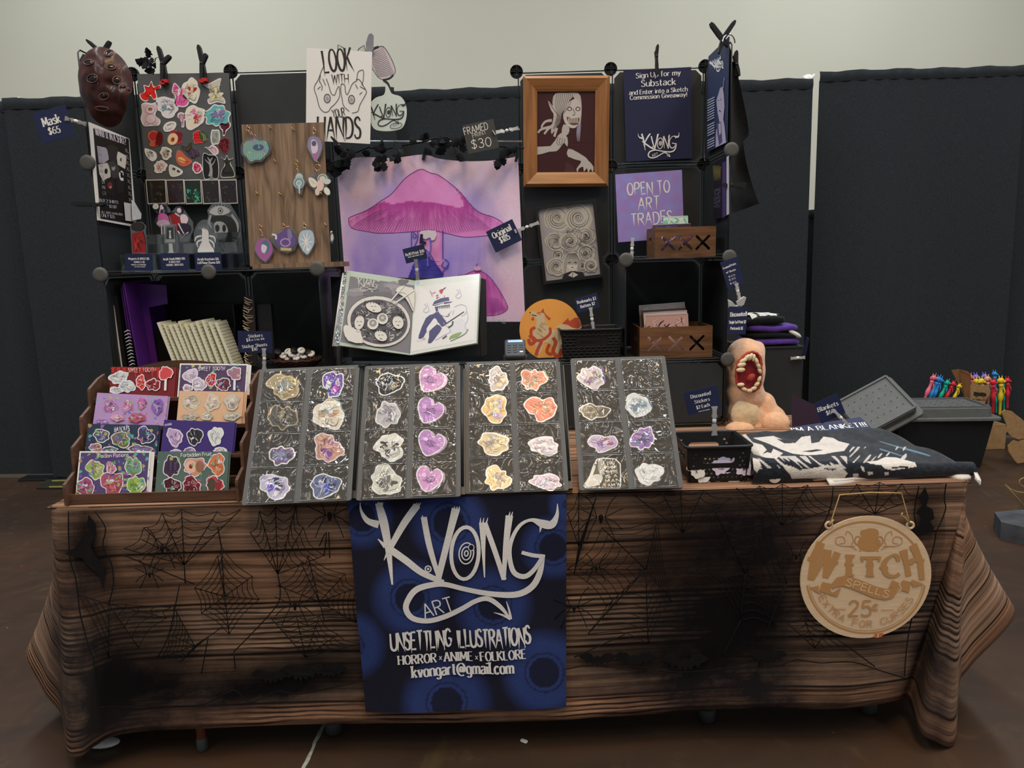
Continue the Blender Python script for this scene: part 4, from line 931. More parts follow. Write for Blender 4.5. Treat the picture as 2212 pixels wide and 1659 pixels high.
def sticker(S, cx, cy, rx, ry, seed, cols, label, group, outline=None, shape=None, m='print_gloss', edge=2.6, detail=None, thick=.0006, h=.0008, lines=None, name='sticker', cat='sticker', echo=None):
 """a die-cut sticker on sheet S: border, body, patches of colour and ink lines"""
 body = shape or blob(cx, cy, rx, ry, seed, 15, .2)
 b = MB(); out = grow(body, edge); a = [S.uv(p) for p in out]
 ar = sum(a[i-1][0]*a[i][1]-a[i][0]*a[i-1][1] for i in range(len(a)))
 if ar < 0: a.reverse()
 b.prism([S.p3(p, h) for p in a], S.N*thick, m, outline or K('d9d6d8'))
 if echo: e = Vector(S.uv((cx+echo[0], cy+echo[1])))-Vector(S.uv((cx, cy))); b.prism([S.p3(Vector(p)+e, h-.0004) for p in a], S.N*.0003, m, outline or K('d9d6d8')); b.prism([S.p3((Vector(p)-Vector(S.uv((cx, cy))))*.92+Vector(S.uv((cx, cy)))+e, h-.0001) for p in a], S.N*.0001, m, cols[-1])
 A = Art(b, S, m, h+thick+.0001, step=.00006)
 A.poly(body, cols[0])
 if detail: detail(A)
 else: doodle(A, body, cx, cy, rx, ry, seed, cols, outline, lines)
 return tag(b.build(name), label, cat, group)
def slab(S, w, h, thick, m, col=None, mb=None, off=0.0, r=0):
 b = mb or MB(); pts = [(-w/2, -h/2), (w/2, -h/2), (w/2, h/2), (-w/2, h/2)]
 if r: pts = [(sx*(w/2-r)+r*math.cos(math.radians(a0+30*k)), sy*(h/2-r)+r*math.sin(math.radians(a0+30*k))) for sx, sy, a0 in ((1, 1, 0), (-1, 1, 90), (-1, -1, 180), (1, -1, 270)) for k in range(4)]
 b.prism([S.p3(p, off-thick) for p in pts], S.N*thick, m, col); return b
# ================================================================ left shelving: what hangs and stands there
def c1(x, y): return (x/4.096, 60+y/4.096)
def c2(x, y): return (140+x/3.687, 420+y/3.687)
def c3(x, y): return (480+x/4.096, 60+y/4.096)
# ---- mask
mat('mask_brown', K('3a1b17', 1.1), .36, var=.55, scale=24, bump=.6, coat=.12); mat('mask_lid', K('6b4a45', 1.3), .4); mat('eye_black', (.01, .01, .012, 1), .1, coat=.5)
MC = at(241, 190, LF-.06); mk = thing('mask', 'dark red-brown mask covered in many eyes clipped to the upper left shelving corner', 'mask', MC)
MR = Matrix.Rotation(math.radians(14), 3, 'Z')@Matrix.Rotation(math.radians(-6), 3, 'Y')
sc_ = (MC-CO).dot(fw)/FPX
def mpt(px, py, push=0.0):
 """point of the mask's front under a photo pixel"""
 x, z = (px-229)*sc_, -(py-192)*sc_; fx = x/.093; fz = z/.135; r2 = min(.97, fx*fx+fz*fz); d = .078*math.sqrt(1-r2)
 d += .030*math.exp(-((px-276)/12)**2-((py-222)/20)**2)+.012*math.exp(-((px-262)/20)**2-((py-255)/10)**2)-.010*math.exp(-((px-255)/10)**2-((py-195)/9)**2)+.004*noise.noise(Vector((px*.06, py*.06, 1)))
 return MC+Vector((x, -d-push, z)), Vector((fx*.8, -1+.6*r2, fz*.8)).normalized()
b = MB(); V = []; F = []; nr, na = 22, 48
for j in range(nr+1):
 for i in range(na):
  t = 2*math.pi*i/na; rr_ = .995*math.sin(math.pi/2*j/nr); kx = 59*(1-.10*math.sin(t)*rr_*(1 if math.sin(t) > 0 else .2)); V.append(mpt(229+kx*rr_*math.cos(t), 192+(86 if math.sin(t) > 0 else 76)*rr_*math.sin(t))[0])
for j in range(nr):
 for i in range(na): F.append((j*na+i, j*na+(i+1) % na, (j+1)*na+(i+1) % na, (j+1)*na+i))
b.mesh(V, F, 'mask_brown', None, True); o = b.build('shell', mk); b2 = MB(); b2.box(MC+Vector((-.01, -.03, .085)), (.02, 0, 0), (0, .10, 0), (0, 0, .004), 'plastic_black'); b2.build('strap', mk); md = o.modifiers.new('wall', 'SOLIDIFY'); md.thickness = .003
for x, y, rx, ry, an in [(860, 372, 52, 22, .25), (1025, 290, 30, 42, .6), (1040, 412, 42, 24, -.1), (892, 510, 50, 34, -.1), (1085, 520, 38, 30, -.4), (968, 655, 42, 26, -.2), (1128, 582, 34, 22, -.6), (930, 750, 55, 18, .1), (1160, 600, 18, 18, 0)]:
 px, py = c1(x, y); p, n_ = mpt(px, py); b = MB(); a1 = Vector((1, 0, 0)); a1 = (a1-n_*a1.dot(n_)).normalized(); a2 = n_.cross(a1); c_, s_ = math.cos(an), math.sin(an); e1, e2 = a1*c_-a2*s_, a1*s_+a2*c_
 M = Matrix((e1, e2, n_)).transposed(); rx, ry = rx/4.096*sc_, ry/4.096*sc_
 b.ball(p-n_*.001, (rx*.88, ry*.85, .0035), 'eye_black', M=M); o = b.build('eye', mk)
 b = MB(); b.tube([p+n_*.001+e1*rx*math.cos(t)+e2*ry*math.sin(t)*(1.0) for t in (2*math.pi*i/24 for i in range(24))], .0015, 'mask_lid', closed=True, n=6); b.build('eyelid', o)
clamp((222, 118), [(187, 86), (239, 90)], [(214, 140), (230, 140)], LF+.015, 'black spring clamp holding the many-eyed mask, only its two handles showing', .009)
card((68, 243), (137, 229), (167, 292), (92, 310), LF-.05, [('Mask', (95, 274), (132, 264), 18), ('$65', (107, 291), (131, 286), 14)], 'navy price tag for the mask hanging left of the shelving')
swivel((142, 256), (186, 268), LF-.05, 'clear clip joining the mask price tag to the left edge of the shelving', Y1=LF-.012)
# ---- shirt poster on the left side panel
PN = Vector((1, 0, 0)); PP = Vector((GA+.014, 0, 0))
BW = K('d0ccc6'); DK = K('191817')
S = fit((194, 269), (281, 296), (293, 490), (211, 476), plane=PP, N=PN)
b = slab(S, S.w, S.h, .003, 'print', BW); A = Art(b, S)
A.poly([(201, 277), (278, 300), (289, 485), (217, 472)], DK)
def pz(x, y): return (130+x/7.373, 300+y/7.373)
A.text('WANT IT IN A SHIRT?', (206, 291), (272, 313), 10, K('b5adb5'), 'serif', None, .1)
GY = K('9a949c')
def pp(pts, c): A.poly([pz(*p) for p in pts], c)
pp([(580, 110), (720, 140), (760, 200), (770, 330), (690, 390), (610, 380)], GY); pp([(890, 240), (920, 200), (1050, 270), (1050, 340), (1030, 480), (910, 410)], K('c4bdb4')); pp([(600, 410), (745, 380), (790, 470), (800, 600), (690, 690), (620, 560)], K('b9b1a6'))
pp([(730, 110), (820, 90), (920, 150), (880, 380), (780, 350)], K('2b2526')); pp([(750, 370), (850, 350), (940, 470), (920, 620), (830, 630)], K('3a3738')); pp([(690, 660), (760, 620), (860, 680), (880, 800), (850, 920), (740, 880)], K('211a1b')); pp([(880, 620), (960, 600), (1020, 700), (1000, 860), (900, 880)], K('231f20'))
A.ell(*pz(725, 515), 3.5, 6, DK); A.ell(*pz(960, 330), 1.8, 4, K('4b4440')); A.ell(*pz(785, 740), 5, 7, K('6d2c28')); A.ell(*pz(795, 770), 3, 3, K('b0685a')); pp([(810, 440), (840, 455), (870, 430), (870, 480), (840, 510), (815, 490)], K('8d8a88'))
A.line([pz(945, 540), pz(940, 580), pz(960, 640), pz(1000, 640)], 4, BW, 3); A.line([pz(955, 520), pz(990, 530), pz(995, 580)], 2, BW, 3)
for k in range(9): A.text('SML'[k % 3]+'X', pz(600+k*8, 180+k*88), pz(650+k*8, 190+k*88), 5, GY, 'sans'); A.text('XL', pz(1030+k*6, 210+k*98), pz(1085+k*6, 225+k*98), 5, GY, 'sans')
for (x0, y0, x1, y1, h, tx) in [(610, 1000, 905, 1035, 4.2, 'BUY 2 SHIRTS'), (670, 1085, 885, 1112, 4.2, 'GET 10 OFF'), (635, 1182, 980, 1222, 3, 'ALL SIZES AVAILABLE'), (635, 1240, 845, 1268, 4.2, 'ONLY $35')]: A.text(tx, pz(x0, y0), pz(x1, y1), h, K('c0bac0'), 'serif', None, .12)
A.line([pz(1005, 1160), pz(1180, 1185)], 0.6, DK); A.poly([pz(990, 1010), pz(1160, 1040), pz(1185, 1325), pz(1015, 1300)], K('bdb8b5'))
tag(b.build('shirt_poster'), 'black and white shirt poster on the inner side of the left shelving panel', 'poster')
S2_ = fit((281, 430), (297, 430), (305, 474), (283, 476), plane=PP+Vector((.012, 0, 0)), N=PN)
b = MB(); b.prism([S2_.p3(S2_.uv(p)) for p in ((284, 432), (290, 436), (305, 462), (304, 473), (286, 476))], S2_.N*.001, 'white_plastic'); tag(b.build('paper_sheet'), 'corner of a white paper sticking out behind the shirt poster', 'paper')
clamp((214, 442), [(154, 439), (160, 443)], [(230, 440), (230, 446)], LF-.02, 'black spring clamp pointing left off the edge of the shirt poster', .010)
# ---- board of die-cut magnets
SB = fit((297, 160), (491, 157), (516, 442), (320, 442), LB-.045)
mat('board_grey', K('4c4e50'), .45, var=.06)
tag(slab(SB, SB.w, SB.h, .003, 'board_grey').build('magnet_board'), 'dark grey board of fruit and toy magnets hung at the upper left by two clamps', 'board')
clamp((352, 138), [(341, 100), (369, 121)], [(352, 180), (358, 176)], LB-.055, 'black spring clamp with a red pad at the top left of the magnet board', .012, 'red_pad')
clamp((437, 138), [(428, 97), (447, 117)], [(437, 176), (443, 173)], LB-.055, 'black spring clamp with a red pad at the top right of the magnet board', .012, 'red_pad')
rr = random.Random(9); rib = thing('ribbon_bow', 'scrunched black ribbon bow behind the clamps on top of the left shelving', 'ribbon', at(325, 150, LB-.02))
for k in range(13): leaf_c = at(325+rr.uniform(-14, 16), 137+rr.uniform(-14, 14), LB-.03-rr.uniform(0, .02)); o = leaf(leaf_c, rr.uniform(.022, .04), (rr.uniform(-1, 1), -.2, rr.uniform(-1, 1))); o.parent = rib; o.name = 'ribbon_loop'; o.data.transform(Matrix.Translation(wloc(gl)-wloc(rib)))
GM = 'magnets on the grey board'
def mg(x, y, rx, ry, cols, label, seed, shape=None, detail=None, outline='d6d2d2', edge=2.6, lines=None):
 cx, cy = c1(x, y); sh = [c1(*p) for p in shape] if shape else None
 if sh and len(sh) < 30: sh = smooth(sh, 4, True)
 return sticker(SB, cx, cy, rx/4.096*.88, ry/4.096*.88, seed, [K(c) for c in cols], label, GM, K(outline), sh, edge=edge, name='magnet', cat='magnet', detail=detail, lines=lines and K(lines))
mg(1325, 560, 0, 0, ['c9281f', 'e0402c', '8d1a16'], 'red upside-down plush toy magnet in the top left corner of the board', 1, [(1340, 480), (1360, 530), (1410, 510), (1415, 540), (1370, 555), (1385, 610), (1360, 630), (1330, 590), (1310, 640), (1265, 635), (1245, 590), (1290, 565), (1280, 515), (1320, 525)])
mg(1590, 590, 74, 104, ['d6559a', 'e58bb8', 'c23a83', 'e8d3c4'], 'hot pink plush doll magnet under the left red clamp pad', 2, [(1545, 500), (1575, 520), (1600, 560), (1630, 590), (1665, 650), (1640, 690), (1590, 690), (1545, 670), (1560, 610), (1530, 570)])
mg(1690, 560, 88, 104, ['d9cfbd', 'b8a98f', 'a7282c', 'cfc2b0'], 'cream magnet with scribbled lines and red patches beside the pink doll', 3)
mg(1910, 570, 88, 108, ['b7b3ac', 'cfc9ba', '8d8b88', 'd6c98f'], 'pale grey doll magnet with pointed ears in the top right corner of the board', 4, [(1950, 455), (1940, 520), (1930, 580), (1975, 620), (1985, 665), (1920, 650), (1860, 670), (1845, 630), (1880, 600), (1860, 550), (1805, 510), (1860, 500)])
def bear(cols, cx, cy, s):
 def d(A):
  x, y = c1(cx, cy); k = s/4.096
  A.ell(x, y+48*k, 46*k, 44*k, K(cols[1])); A.ell(x-5*k, y-38*k, 44*k, 38*k, K(cols[2])); A.ell(x-4*k, y-42*k, 22*k, 18*k, K('8a6a4c')); A.line([(x-22*k, y-42*k), (x+14*k, y-42*k)], 3*k, K('3a2620'))
  for q in (-1, 1): A.ell(x+q*40*k, y+95*k, 20*k, 16*k, K(cols[0])); A.ring(x+q*40*k, y+95*k, 20*k, 16*k, 2*k, K('6d6068'))
  A.ring(x, y+48*k, 46*k, 44*k, 2.5*k, K('6d6068')); A.ring(x-5*k, y-38*k, 44*k, 38*k, 2.5*k, K('6d6068'))
 return d
mg(1330, 770, 0, 0, ['c2acb5', 'cfbac3', 'c8b4bb'], 'pale pink teddy magnet with a wide brown mouth', 5, [(1260, 690), (1290, 670), (1340, 680), (1385, 670), (1390, 720), (1365, 770), (1410, 810), (1400, 855), (1330, 860), (1280, 860), (1255, 800), (1270, 750)], bear(['c2acb5', 'cdb9c2', 'c9b2bd'], 1335, 760, .95))
mg(1480, 700, 92, 100, ['c9c6cc', '8b8196', 'aaa3ad', '5f8f98', 'e0dde0'], 'white and violet swirled magnet in the middle left of the board', 6)
mg(1720, 790, 90, 112, ['d7c9b8', 'cf6da0', 'd77fae', 'b03a2c', 'e0d6c8'], 'cream and pink magnet with a bright red spot near the middle of the board', 7)
mg(1925, 780, 110, 104, ['5fa3ab', '7d6f9f', 'a9c4c6', '8a7aa8'], 'teal and purple curled magnet at the right edge of the board', 8)
mg(1605, 815, 0, 0, ['b98aa4', '7c3a55'], 'small pink lollipop magnet beside the cream and pink one', 9, [(1585, 765), (1615, 760), (1635, 785), (1625, 815), (1628, 865), (1608, 868), (1606, 815), (1582, 795)])
mg(1500, 875, 0, 0, ['c7c3bf', '2a2628', '8d8a88'], 'small grey tilted capsule magnet above the apple', 10, [(1455, 885), (1480, 850), (1535, 838), (1552, 860), (1530, 895), (1475, 912)])
mg(1990, 890, 0, 0, ['5a2433', '7b3a48'], 'dark red cleaver-shaped lollipop magnet at the right of the board', 11, [(1955, 845), (1990, 850), (2030, 845), (2030, 880), (2000, 905), (1990, 945), (1975, 945), (1975, 905), (1955, 885)])
def fruit(kind):
 def d(A):
  if kind == 'p': A.ell(*c1(1360, 960), 11, 11, K('a3302c')); A.ring(*c1(1360, 960), 11, 11, 1.4, K('d07a62')); A.poly([c1(*p) for p in ((1400, 920), (1435, 935), (1440, 1000), (1410, 1045), (1380, 1000))], K('5a1513'), 3); A.poly([c1(*p) for p in ((1340, 1000), (1375, 1020), (1365, 1050), (1325, 1045))], K('b5523a'), 3)
  if kind == 'a': A.poly([c1(*p) for p in ((1560, 920), (1610, 930), (1612, 985), (1580, 1010), (1555, 970))], K('6b1a22'), 3); A.ell(*c1(1530, 985), 11, 13, K('d2ad85'), .4); A.ell(*c1(1530, 990), 4, 5.5, K('8a4f2c'), .4); A.ell(*c1(1532, 990), 1.5, 2, K('3a1c14'))
  if kind == 'w':
   A.poly([c1(*p) for p in ((1770, 915), (1820, 930), (1835, 975), (1800, 1015), (1765, 960))], K('3d4a30'), 3)
   for k in range(3): A.line([c1(1775+k*18, 925+k*6), c1(1800+k*12, 965+k*10), c1(1800+k*6, 1000)], 1, K('8aa070'), 3)
   for k in range(7): A.ell(*c1(1725+k % 3*16, 950+k//3*22), .8, 1.1, K('2a1010'))
  if kind == 'g':
   for k in range(14): A.ell(*c1(1680+k % 4*20+k//4*6, 1085+k//4*18), 2.6, 2.6, K('4a3148' if k % 2 else '35223a')); A.ell(*c1(1676+k % 4*20+k//4*6, 1081+k//4*18), .7, .7, K('9a88a0'))
   A.poly([c1(*p) for p in ((1600, 1050), (1660, 1060), (1690, 1015), (1690, 1075), (1650, 1090))], K('3f3a24'), 2)
  if kind == 'o': A.ell(*c1(1610, 1170), 9, 5, K('d9a05c'), .5); A.line([c1(1585, 1165), c1(1620, 1180), c1(1670, 1190)], 1.4, K('7a2c18'), 3)
 return d
mg(1375, 980, 66, 70, ['7a1c1c'], 'dark red pomegranate magnet on the left of the grey board', 12, None, fruit('p'), 'a8584a', 1.2)
mg(1550, 975, 68, 66, ['8e2a30'], 'halved apple magnet in the middle of the grey board', 13, None, fruit('a'), '8d5a58', 1.2)
mg(1765, 970, 66, 58, ['c02a30'], 'watermelon magnet right of the halved apple', 14, None, fruit('w'), 'b87a74', 1.2)
mg(1905, 970, 0, 0, ['8f9391', 'aeb2af', '6b706e'], 'small grey upright slab magnet right of the watermelon', 15, [(1878, 920), (1905, 914), (1936, 920), (1936, 1010), (1915, 1022), (1878, 1016)])
mg(1985, 1040, 56, 68, ['5f1e26', '7a2a30', '4a151c'], 'dark red fig magnet at the right edge of the grey board', 16, None, None, '7d4a50', 1.2)
mg(1330, 1120, 44, 52, ['cfd2cf', 'b5b8b5', '4a4a4a'], 'white hand-shaped magnet at the lower left edge of the board', 17, [(1290, 1075), (1320, 1085), (1370, 1110), (1378, 1150), (1350, 1172), (1320, 1150), (1295, 1110)])
mg(1470, 1110, 46, 52, ['c7c0b2', 'a89d8c', '5a4c40'], 'round cream magnet with two black dots right of the white hand', 18)
mg(1690, 1085, 86, 70, ['3a2a38'], 'dark grape bunch magnet with bat-like leaves', 19, [(1600, 1040), (1650, 1050), (1690, 1010), (1700, 1060), (1750, 1090), (1765, 1120), (1720, 1140), (1670, 1125), (1640, 1090)], fruit('g'), '6a5058', 1.2)
mg(1875, 1080, 0, 0, ['c8a4b0', 'd8c4ca', '8a6a78'], 'pale pink bone-handled magnet below the grey slab', 20, [(1820, 1060), (1860, 1062), (1880, 1045), (1920, 1075), (1922, 1110), (1890, 1115), (1865, 1085)])
mg(1625, 1155, 70, 62, ['b5563c'], 'orange banana-coloured magnet below the grapes', 21, [(1575, 1090), (1610, 1100), (1640, 1140), (1690, 1170), (1690, 1195), (1630, 1225), (1580, 1200), (1562, 1150)], fruit('o'), 'a8705c', 1.2)
mg(1420, 1230, 48, 56, ['d2bdb8', 'e0d0ca', 'a0605c'], 'little pink bear-head magnet near the bottom of the board', 22)
mg(1555, 1265, 0, 0, ['bfc0b8', 'a8a8a0', '2a2a2a'], 'grey pointed face magnet with square eyes near the bottom of the board', 23, [(1505, 1235), (1520, 1218), (1560, 1240), (1605, 1265), (1600, 1290), (1550, 1308), (1515, 1300)], lambda A: [A.poly([c1(*p) for p in q], K('3a3a3a')) for q in (((1530, 1235), (1555, 1245), (1550, 1265), (1525, 1255)), ((1570, 1255), (1595, 1268), (1590, 1285), (1565, 1275)))])
mg(1745, 1240, 36, 50, ['d8386a', 'e8688c', 'b82050'], 'bright pink raspberry magnet left of the tree picture', 24)
TR = [(1800, 1125), (1850, 1128), (1920, 1150), (1930, 1320), (1870, 1325), (1808, 1325)]
def tree(A):
 A.line([c1(1862, 1318), c1(1870, 1260), c1(1860, 1200), c1(1855, 1160)], [9, 6, 5, 2], K('8f9293'), 3)
 for q in ([(1865, 1230), (1895, 1190), (1910, 1160)], [(1860, 1210), (1830, 1180), (1815, 1165)], [(1858, 1190), (1880, 1150)], [(1858, 1180), (1838, 1145)]): A.line([c1(*p) for p in q], [3, 2, 1], K('8f9293'), 3)
mg(1865, 1230, 0, 0, ['1a1b1c'], 'black magnet picturing a twisted grey tree', 25, [TR[0], TR[1], TR[2], TR[3], TR[4], TR[5]], tree, 'c4c8c8', 1.5)
mg(2015, 1230, 0, 0, ['2b2a22', '3a3828', '46422e'], 'dark brown pot-shaped magnet with white spikes, bottom right of the board', 26, [(1960, 1150), (1990, 1170), (2010, 1135), (2025, 1170), (2060, 1160), (2035, 1200), (2060, 1250), (2075, 1310), (2010, 1320), (1960, 1315), (1965, 1260), (1995, 1210)], None, 'cdd0ca', 1.6)
for k, (x0, x1, c, w) in enumerate([(1290, 1478, '24201a', 'dark brown'), (1470, 1640, '2c2229', 'dark plum'), (1628, 1790, '1c2a26', 'green-splashed'), (1782, 1950, '262325', 'charcoal'), (1938, 2105, '27222a', 'blackish violet')]):
 y0, y1 = 1345, 1560; b = MB(); q = [c1(*p) for p in ((x0, y0), (x1-12, y0-3), (x1, y1-6), (x0+20, y1))]; zz = .0012+.0006*(k % 2)
 b.prism([SB.p3(SB.uv(p), zz) for p in q[::-1]], SB.N*.0006, 'print_gloss', BW); A = Art(b, SB, 'print_gloss', zz+.0008, step=.00004); A.poly(grow(q, -2.2), K(c)); r_ = random.Random(k)
 for j in range(22 if k == 2 else 12):
  x, y = c1(x0+28+r_.uniform(0, x1-x0-55), y0+(80 if k == 2 else 30)+r_.uniform(0, 110 if k == 2 else 160)); cc = K(r_.choice(['3f9a80', '57b597', '2a6a5a'])) if k == 2 else K(r_.choice(['4a4434', '3b3340', '55504a', '332c30']))
  A.line([(x, y), (x+r_.uniform(-4, 4), y+r_.uniform(-6, 6)), (x+r_.uniform(-6, 6), y+r_.uniform(-8, 8))], [2.2, 1.6, .6], cc, 3)
 tag(b.build('mini_print'), f'{w} miniature print with a white border, '+('first', 'second', 'third', 'fourth', 'last')[k]+' of the row under the magnets', 'print', 'row of miniature prints')
# ---- acrylic riser with standees, charm holder cards
def stepbox(u0, u1, v0, v1, Y, dep, nm='riser'):
 a = at(u0, v1, Y); e = at(u1, v1, Y); h = at(u0, v0, Y).z-S2; b = MB(); b.cbox(((a.x+e.x)/2, Y+dep/2, S2+.002+h/2), e.x-a.x, dep, h, 'acrylic'); return b
rs = thing('acrylic_riser', 'clear stepped acrylic riser behind the three navy cards on the left shelf', 'riser', at(395, 580, LF+.16))
for q in ((262, 500, 552, 580, LF+.08, .06), (300, 515, 530, 575, LF+.145, .06), (320, 527, 508, 570, LF+.21, .06)): stepbox(*q).build('step', rs)
GS = 'acrylic standees on the left shelf'
def standee(outl, Y, label, draw, clearrim=2.5, base=True, m='acrylic'):
 """clear cut-out plate with printed art, on a little clear foot"""
 P = [at(u, v, Y) for u, v in outl]; S = Sheet(sum(P, Vector())/len(P), (1, 0, 0), (0, 0, 1)); zb = min(p.z for p in P)
 t = thing('acrylic_standee', label, 'figure', (S.O.x, Y, zb), GS)
 b = MB(); b.prism([p+Vector((0, .0015, 0)) for p in [at(u, v, Y) for u, v in grow(outl, clearrim)]], (0, .0025, 0), m); A = Art(b, S, 'print_gloss', .0005, step=.00006); draw(A); b.build('plate', t)
 if base: b = MB(); b.rbox((S.O.x, Y, zb-.002), .045, .03, .004, .012, 'acrylic'); b.build('foot', t)
 return t
V1, V2_, V3, PKs = K('cfc2d6'), K('8a7a98'), K('2a2236'), K('b0548c')
def d1(A):
 A.poly([c2(*p) for p in ((740, 215), (780, 150), (830, 215), (850, 240), (790, 250), (735, 240))], K('b8a0b8'), 3); A.poly([c2(*p) for p in ((748, 160), (778, 150), (815, 165), (830, 210), (790, 200), (745, 205))], K('c060a0'), 3)
 for q in (-1, 1): A.line([c2(783+q*12, 240), c2(783+q*10, 320)], 2.4, V1); A.line([c2(783+q*20, 110), c2(783+q*28, 150)], 2, V1)
 A.ell(*c2(775, 100), 4.5, 5.5, V1); A.line([c2(775, 80), c2(795, 100), c2(812, 160)], [3, 5, 3], V3, 3); A.ell(*c2(725, 95), 6.5, 6, BW); A.line([c2(712, 92), c2(738, 92)], .8, GY); A.line([c2(712, 99), c2(738, 99)], .8, GY)
standee([c2(*p) for p in ((705, 80), (750, 75), (790, 75), (830, 120), (850, 200), (870, 250), (820, 330), (770, 330), (760, 260), (715, 215), (745, 160), (700, 110))], LF+.23, 'clear standee of a slim figure in a pink skirt', d1)
def d2(A):
 A.poly([c2(*p) for p in ((840, 165), (880, 150), (920, 190), (940, 260), (890, 290), (850, 220))], K('8a1f22'), 3); A.ell(*c2(912, 125), 5, 6, V1); A.line([c2(890, 110), c2(915, 98), c2(935, 120), c2(930, 150)], [3, 4, 4, 2], V3, 3); A.poly([c2(*p) for p in ((920, 170), (960, 160), (985, 200), (960, 240), (930, 230))], V1, 3)
 A.poly([c2(*p) for p in ((900, 240), (960, 230), (1000, 260), (990, 310), (940, 340), (910, 300))], V3, 3)
 for q in ([(905, 230), (930, 280), (960, 330)], [(930, 350), (960, 320), (985, 300)], [(880, 150), (915, 175)], [(900, 290), (930, 340), (920, 360)]): A.line([c2(*p) for p in q], [3, 2.5, 1.5], V1, 3)
standee([c2(*p) for p in ((835, 165), (890, 105), (930, 105), (970, 165), (1010, 220), (1015, 280), (980, 370), (920, 370), (890, 300), (845, 230))], LF+.225, 'clear standee of a dark haired figure in a red cape and violet dress', d2)
GG = K('8d9294'); GD = K('26282a')
def d3(A):
 A.poly([c2(*p) for p in ((1150, 140), (1200, 95), (1270, 95), (1320, 135), (1260, 165), (1200, 165))], K('a6abac'), 3); A.ring(*c2(1240, 130), 5, 6, 1.4, GD); A.ell(*c2(1240, 130), 2, 3, GD)
 for k in range(10): a = math.pi*(1.08+.84*k/9); x, y = 1238+95*math.cos(a), 140+62*math.sin(a); A.line([c2(1238+75*math.cos(a), 140+46*math.sin(a)), c2(x, y)], 1.6, GG)
 A.poly([c2(*p) for p in ((1160, 190), (1230, 165), (1310, 180), (1370, 250), (1380, 320), (1330, 380), (1200, 380), (1150, 260))], GD, 3); A.poly([c2(*p) for p in ((1190, 230), (1260, 220), (1300, 280), (1280, 350), (1210, 350))], GG, 3); A.ell(*c2(1215, 270), 5, 8, GD); A.ell(*c2(1270, 270), 4, 8, GD)
 A.line([c2(1330, 160), c2(1375, 230), c2(1380, 300)], [5, 6, 2], GG, 3); A.line([c2(1165, 165), c2(1150, 220), c2(1170, 270)], [4, 5, 2], GG, 3)
standee([c2(*p) for p in ((1140, 130), (1180, 75), (1240, 65), (1310, 80), (1345, 140), (1390, 220), (1395, 320), (1350, 390), (1170, 390), (1135, 240), (1150, 170))], LF+.22, 'clear standee of a grey mushroom eye above a dark skull', d3)
def d4(A):
 A.poly([c2(*p) for p in ((1095, 290), (1120, 270), (1145, 300), (1150, 380), (1190, 460), (1060, 460), (1090, 380))], K('c9c9cc'), 3); A.ell(*c2(1103, 283), 3.2, 4, K('cfcfd2'))
 for q in ([(1090, 330), (1050, 340), (1035, 375)], [(1095, 360), (1055, 380), (1060, 420)], [(1150, 330), (1190, 340), (1200, 380)], [(1150, 360), (1185, 390), (1190, 430)]): A.line([c2(*p) for p in q], [3, 3.5, 1], K('c9c9cc'), 3)
 for k in range(9): a = math.pi*(1.1+.8*k/8); A.line([c2(1105+10*math.cos(a), 280+10*math.sin(a)), c2(1105+48*math.cos(a), 285+48*math.sin(a))], .8, GG)
standee([c2(1117+88*math.cos(t), 330+128*math.sin(t)) for t in (2*math.pi*i/28 for i in range(28))], LF+.10, 'round-topped clear standee of a white winged figure on the lower step', d4, 1)
def d5(A):
 A.poly([c2(*p) for p in ((800, 250), (875, 248), (882, 385), (798, 385))], K('5d6466')); A.poly([c2(*p) for p in ((812, 262), (864, 262), (868, 355), (808, 355))], K('2f3436')); A.line([c2(838, 300), c2(840, 350)], [2, 5], K('aab0b2')); A.ell(*c2(838, 295), 2, 2.4, K('b5bbbd'))
 for k in range(3): A.line([c2(802, 362+k*8), c2(880, 362+k*8)], .9, K('a8b0b0'))
 A.poly([c2(*p) for p in ((828, 390), (858, 390), (864, 455), (872, 465), (820, 465), (832, 455))], K('9aa2a2'))
standee([c2(*p) for p in ((792, 240), (885, 240), (895, 390), (865, 395), (875, 465), (820, 465), (828, 395), (790, 390))], LF+.105, 'small grey framed standee on a stalk behind the middle navy card', d5, 1)
def d6(A): A.poly([c2(*p) for p in ((535, 310), (620, 292), (635, 340), (645, 465), (540, 465))], K('8a1c1c')); [A.line([c2(545+hsh(k).uniform(0, 80), 310+hsh(k+9).uniform(0, 140)), c2(545+hsh(k+3).uniform(0, 85), 320+hsh(k+5).uniform(0, 140))], 1.6, K('c0392c' if k % 2 else '4a0d0f')) for k in range(14)]; A.ell(*c2(578, 258), 14, 10, K('2a2322'))
standee([c2(*p) for p in ((520, 250), (550, 225), (610, 222), (640, 250), (640, 280), (650, 470), (535, 470), (525, 290))], LF+.09, 'red printed magnet slab with a rounded dark top at the left of the shelf', d6, 1)
GP = 'navy cards standing on the left shelf'
card(c2(478, 470), c2(697, 474), c2(702, 608), c2(485, 606), LF+.03, [('Magnets (LARGE) $8', c2(508, 520), c2(672, 520), 4.5), ('(SMALL) $5', c2(552, 546), c2(638, 546), 4), ('Magnets are individually', c2(532, 564), c2(648, 564), 2.6), ('cut and sealed', c2(556, 580), c2(640, 580), 2.6)], 'navy card pricing magnets, left of three on the left shelf', group=GP)
card(c2(762, 474), c2(978, 464), c2(985, 604), c2(768, 608), LF+.03, [('Acrylic Stands (SMALL) $15', c2(785, 524), c2(958, 518), 4.5), ('(LARGE) $20', c2(832, 546), c2(918, 543), 4), ('DOUBLE SIDED $25', c2(812, 570), c2(945, 566), 4)], 'navy card pricing acrylic stands, middle of three on the left shelf', group=GP)
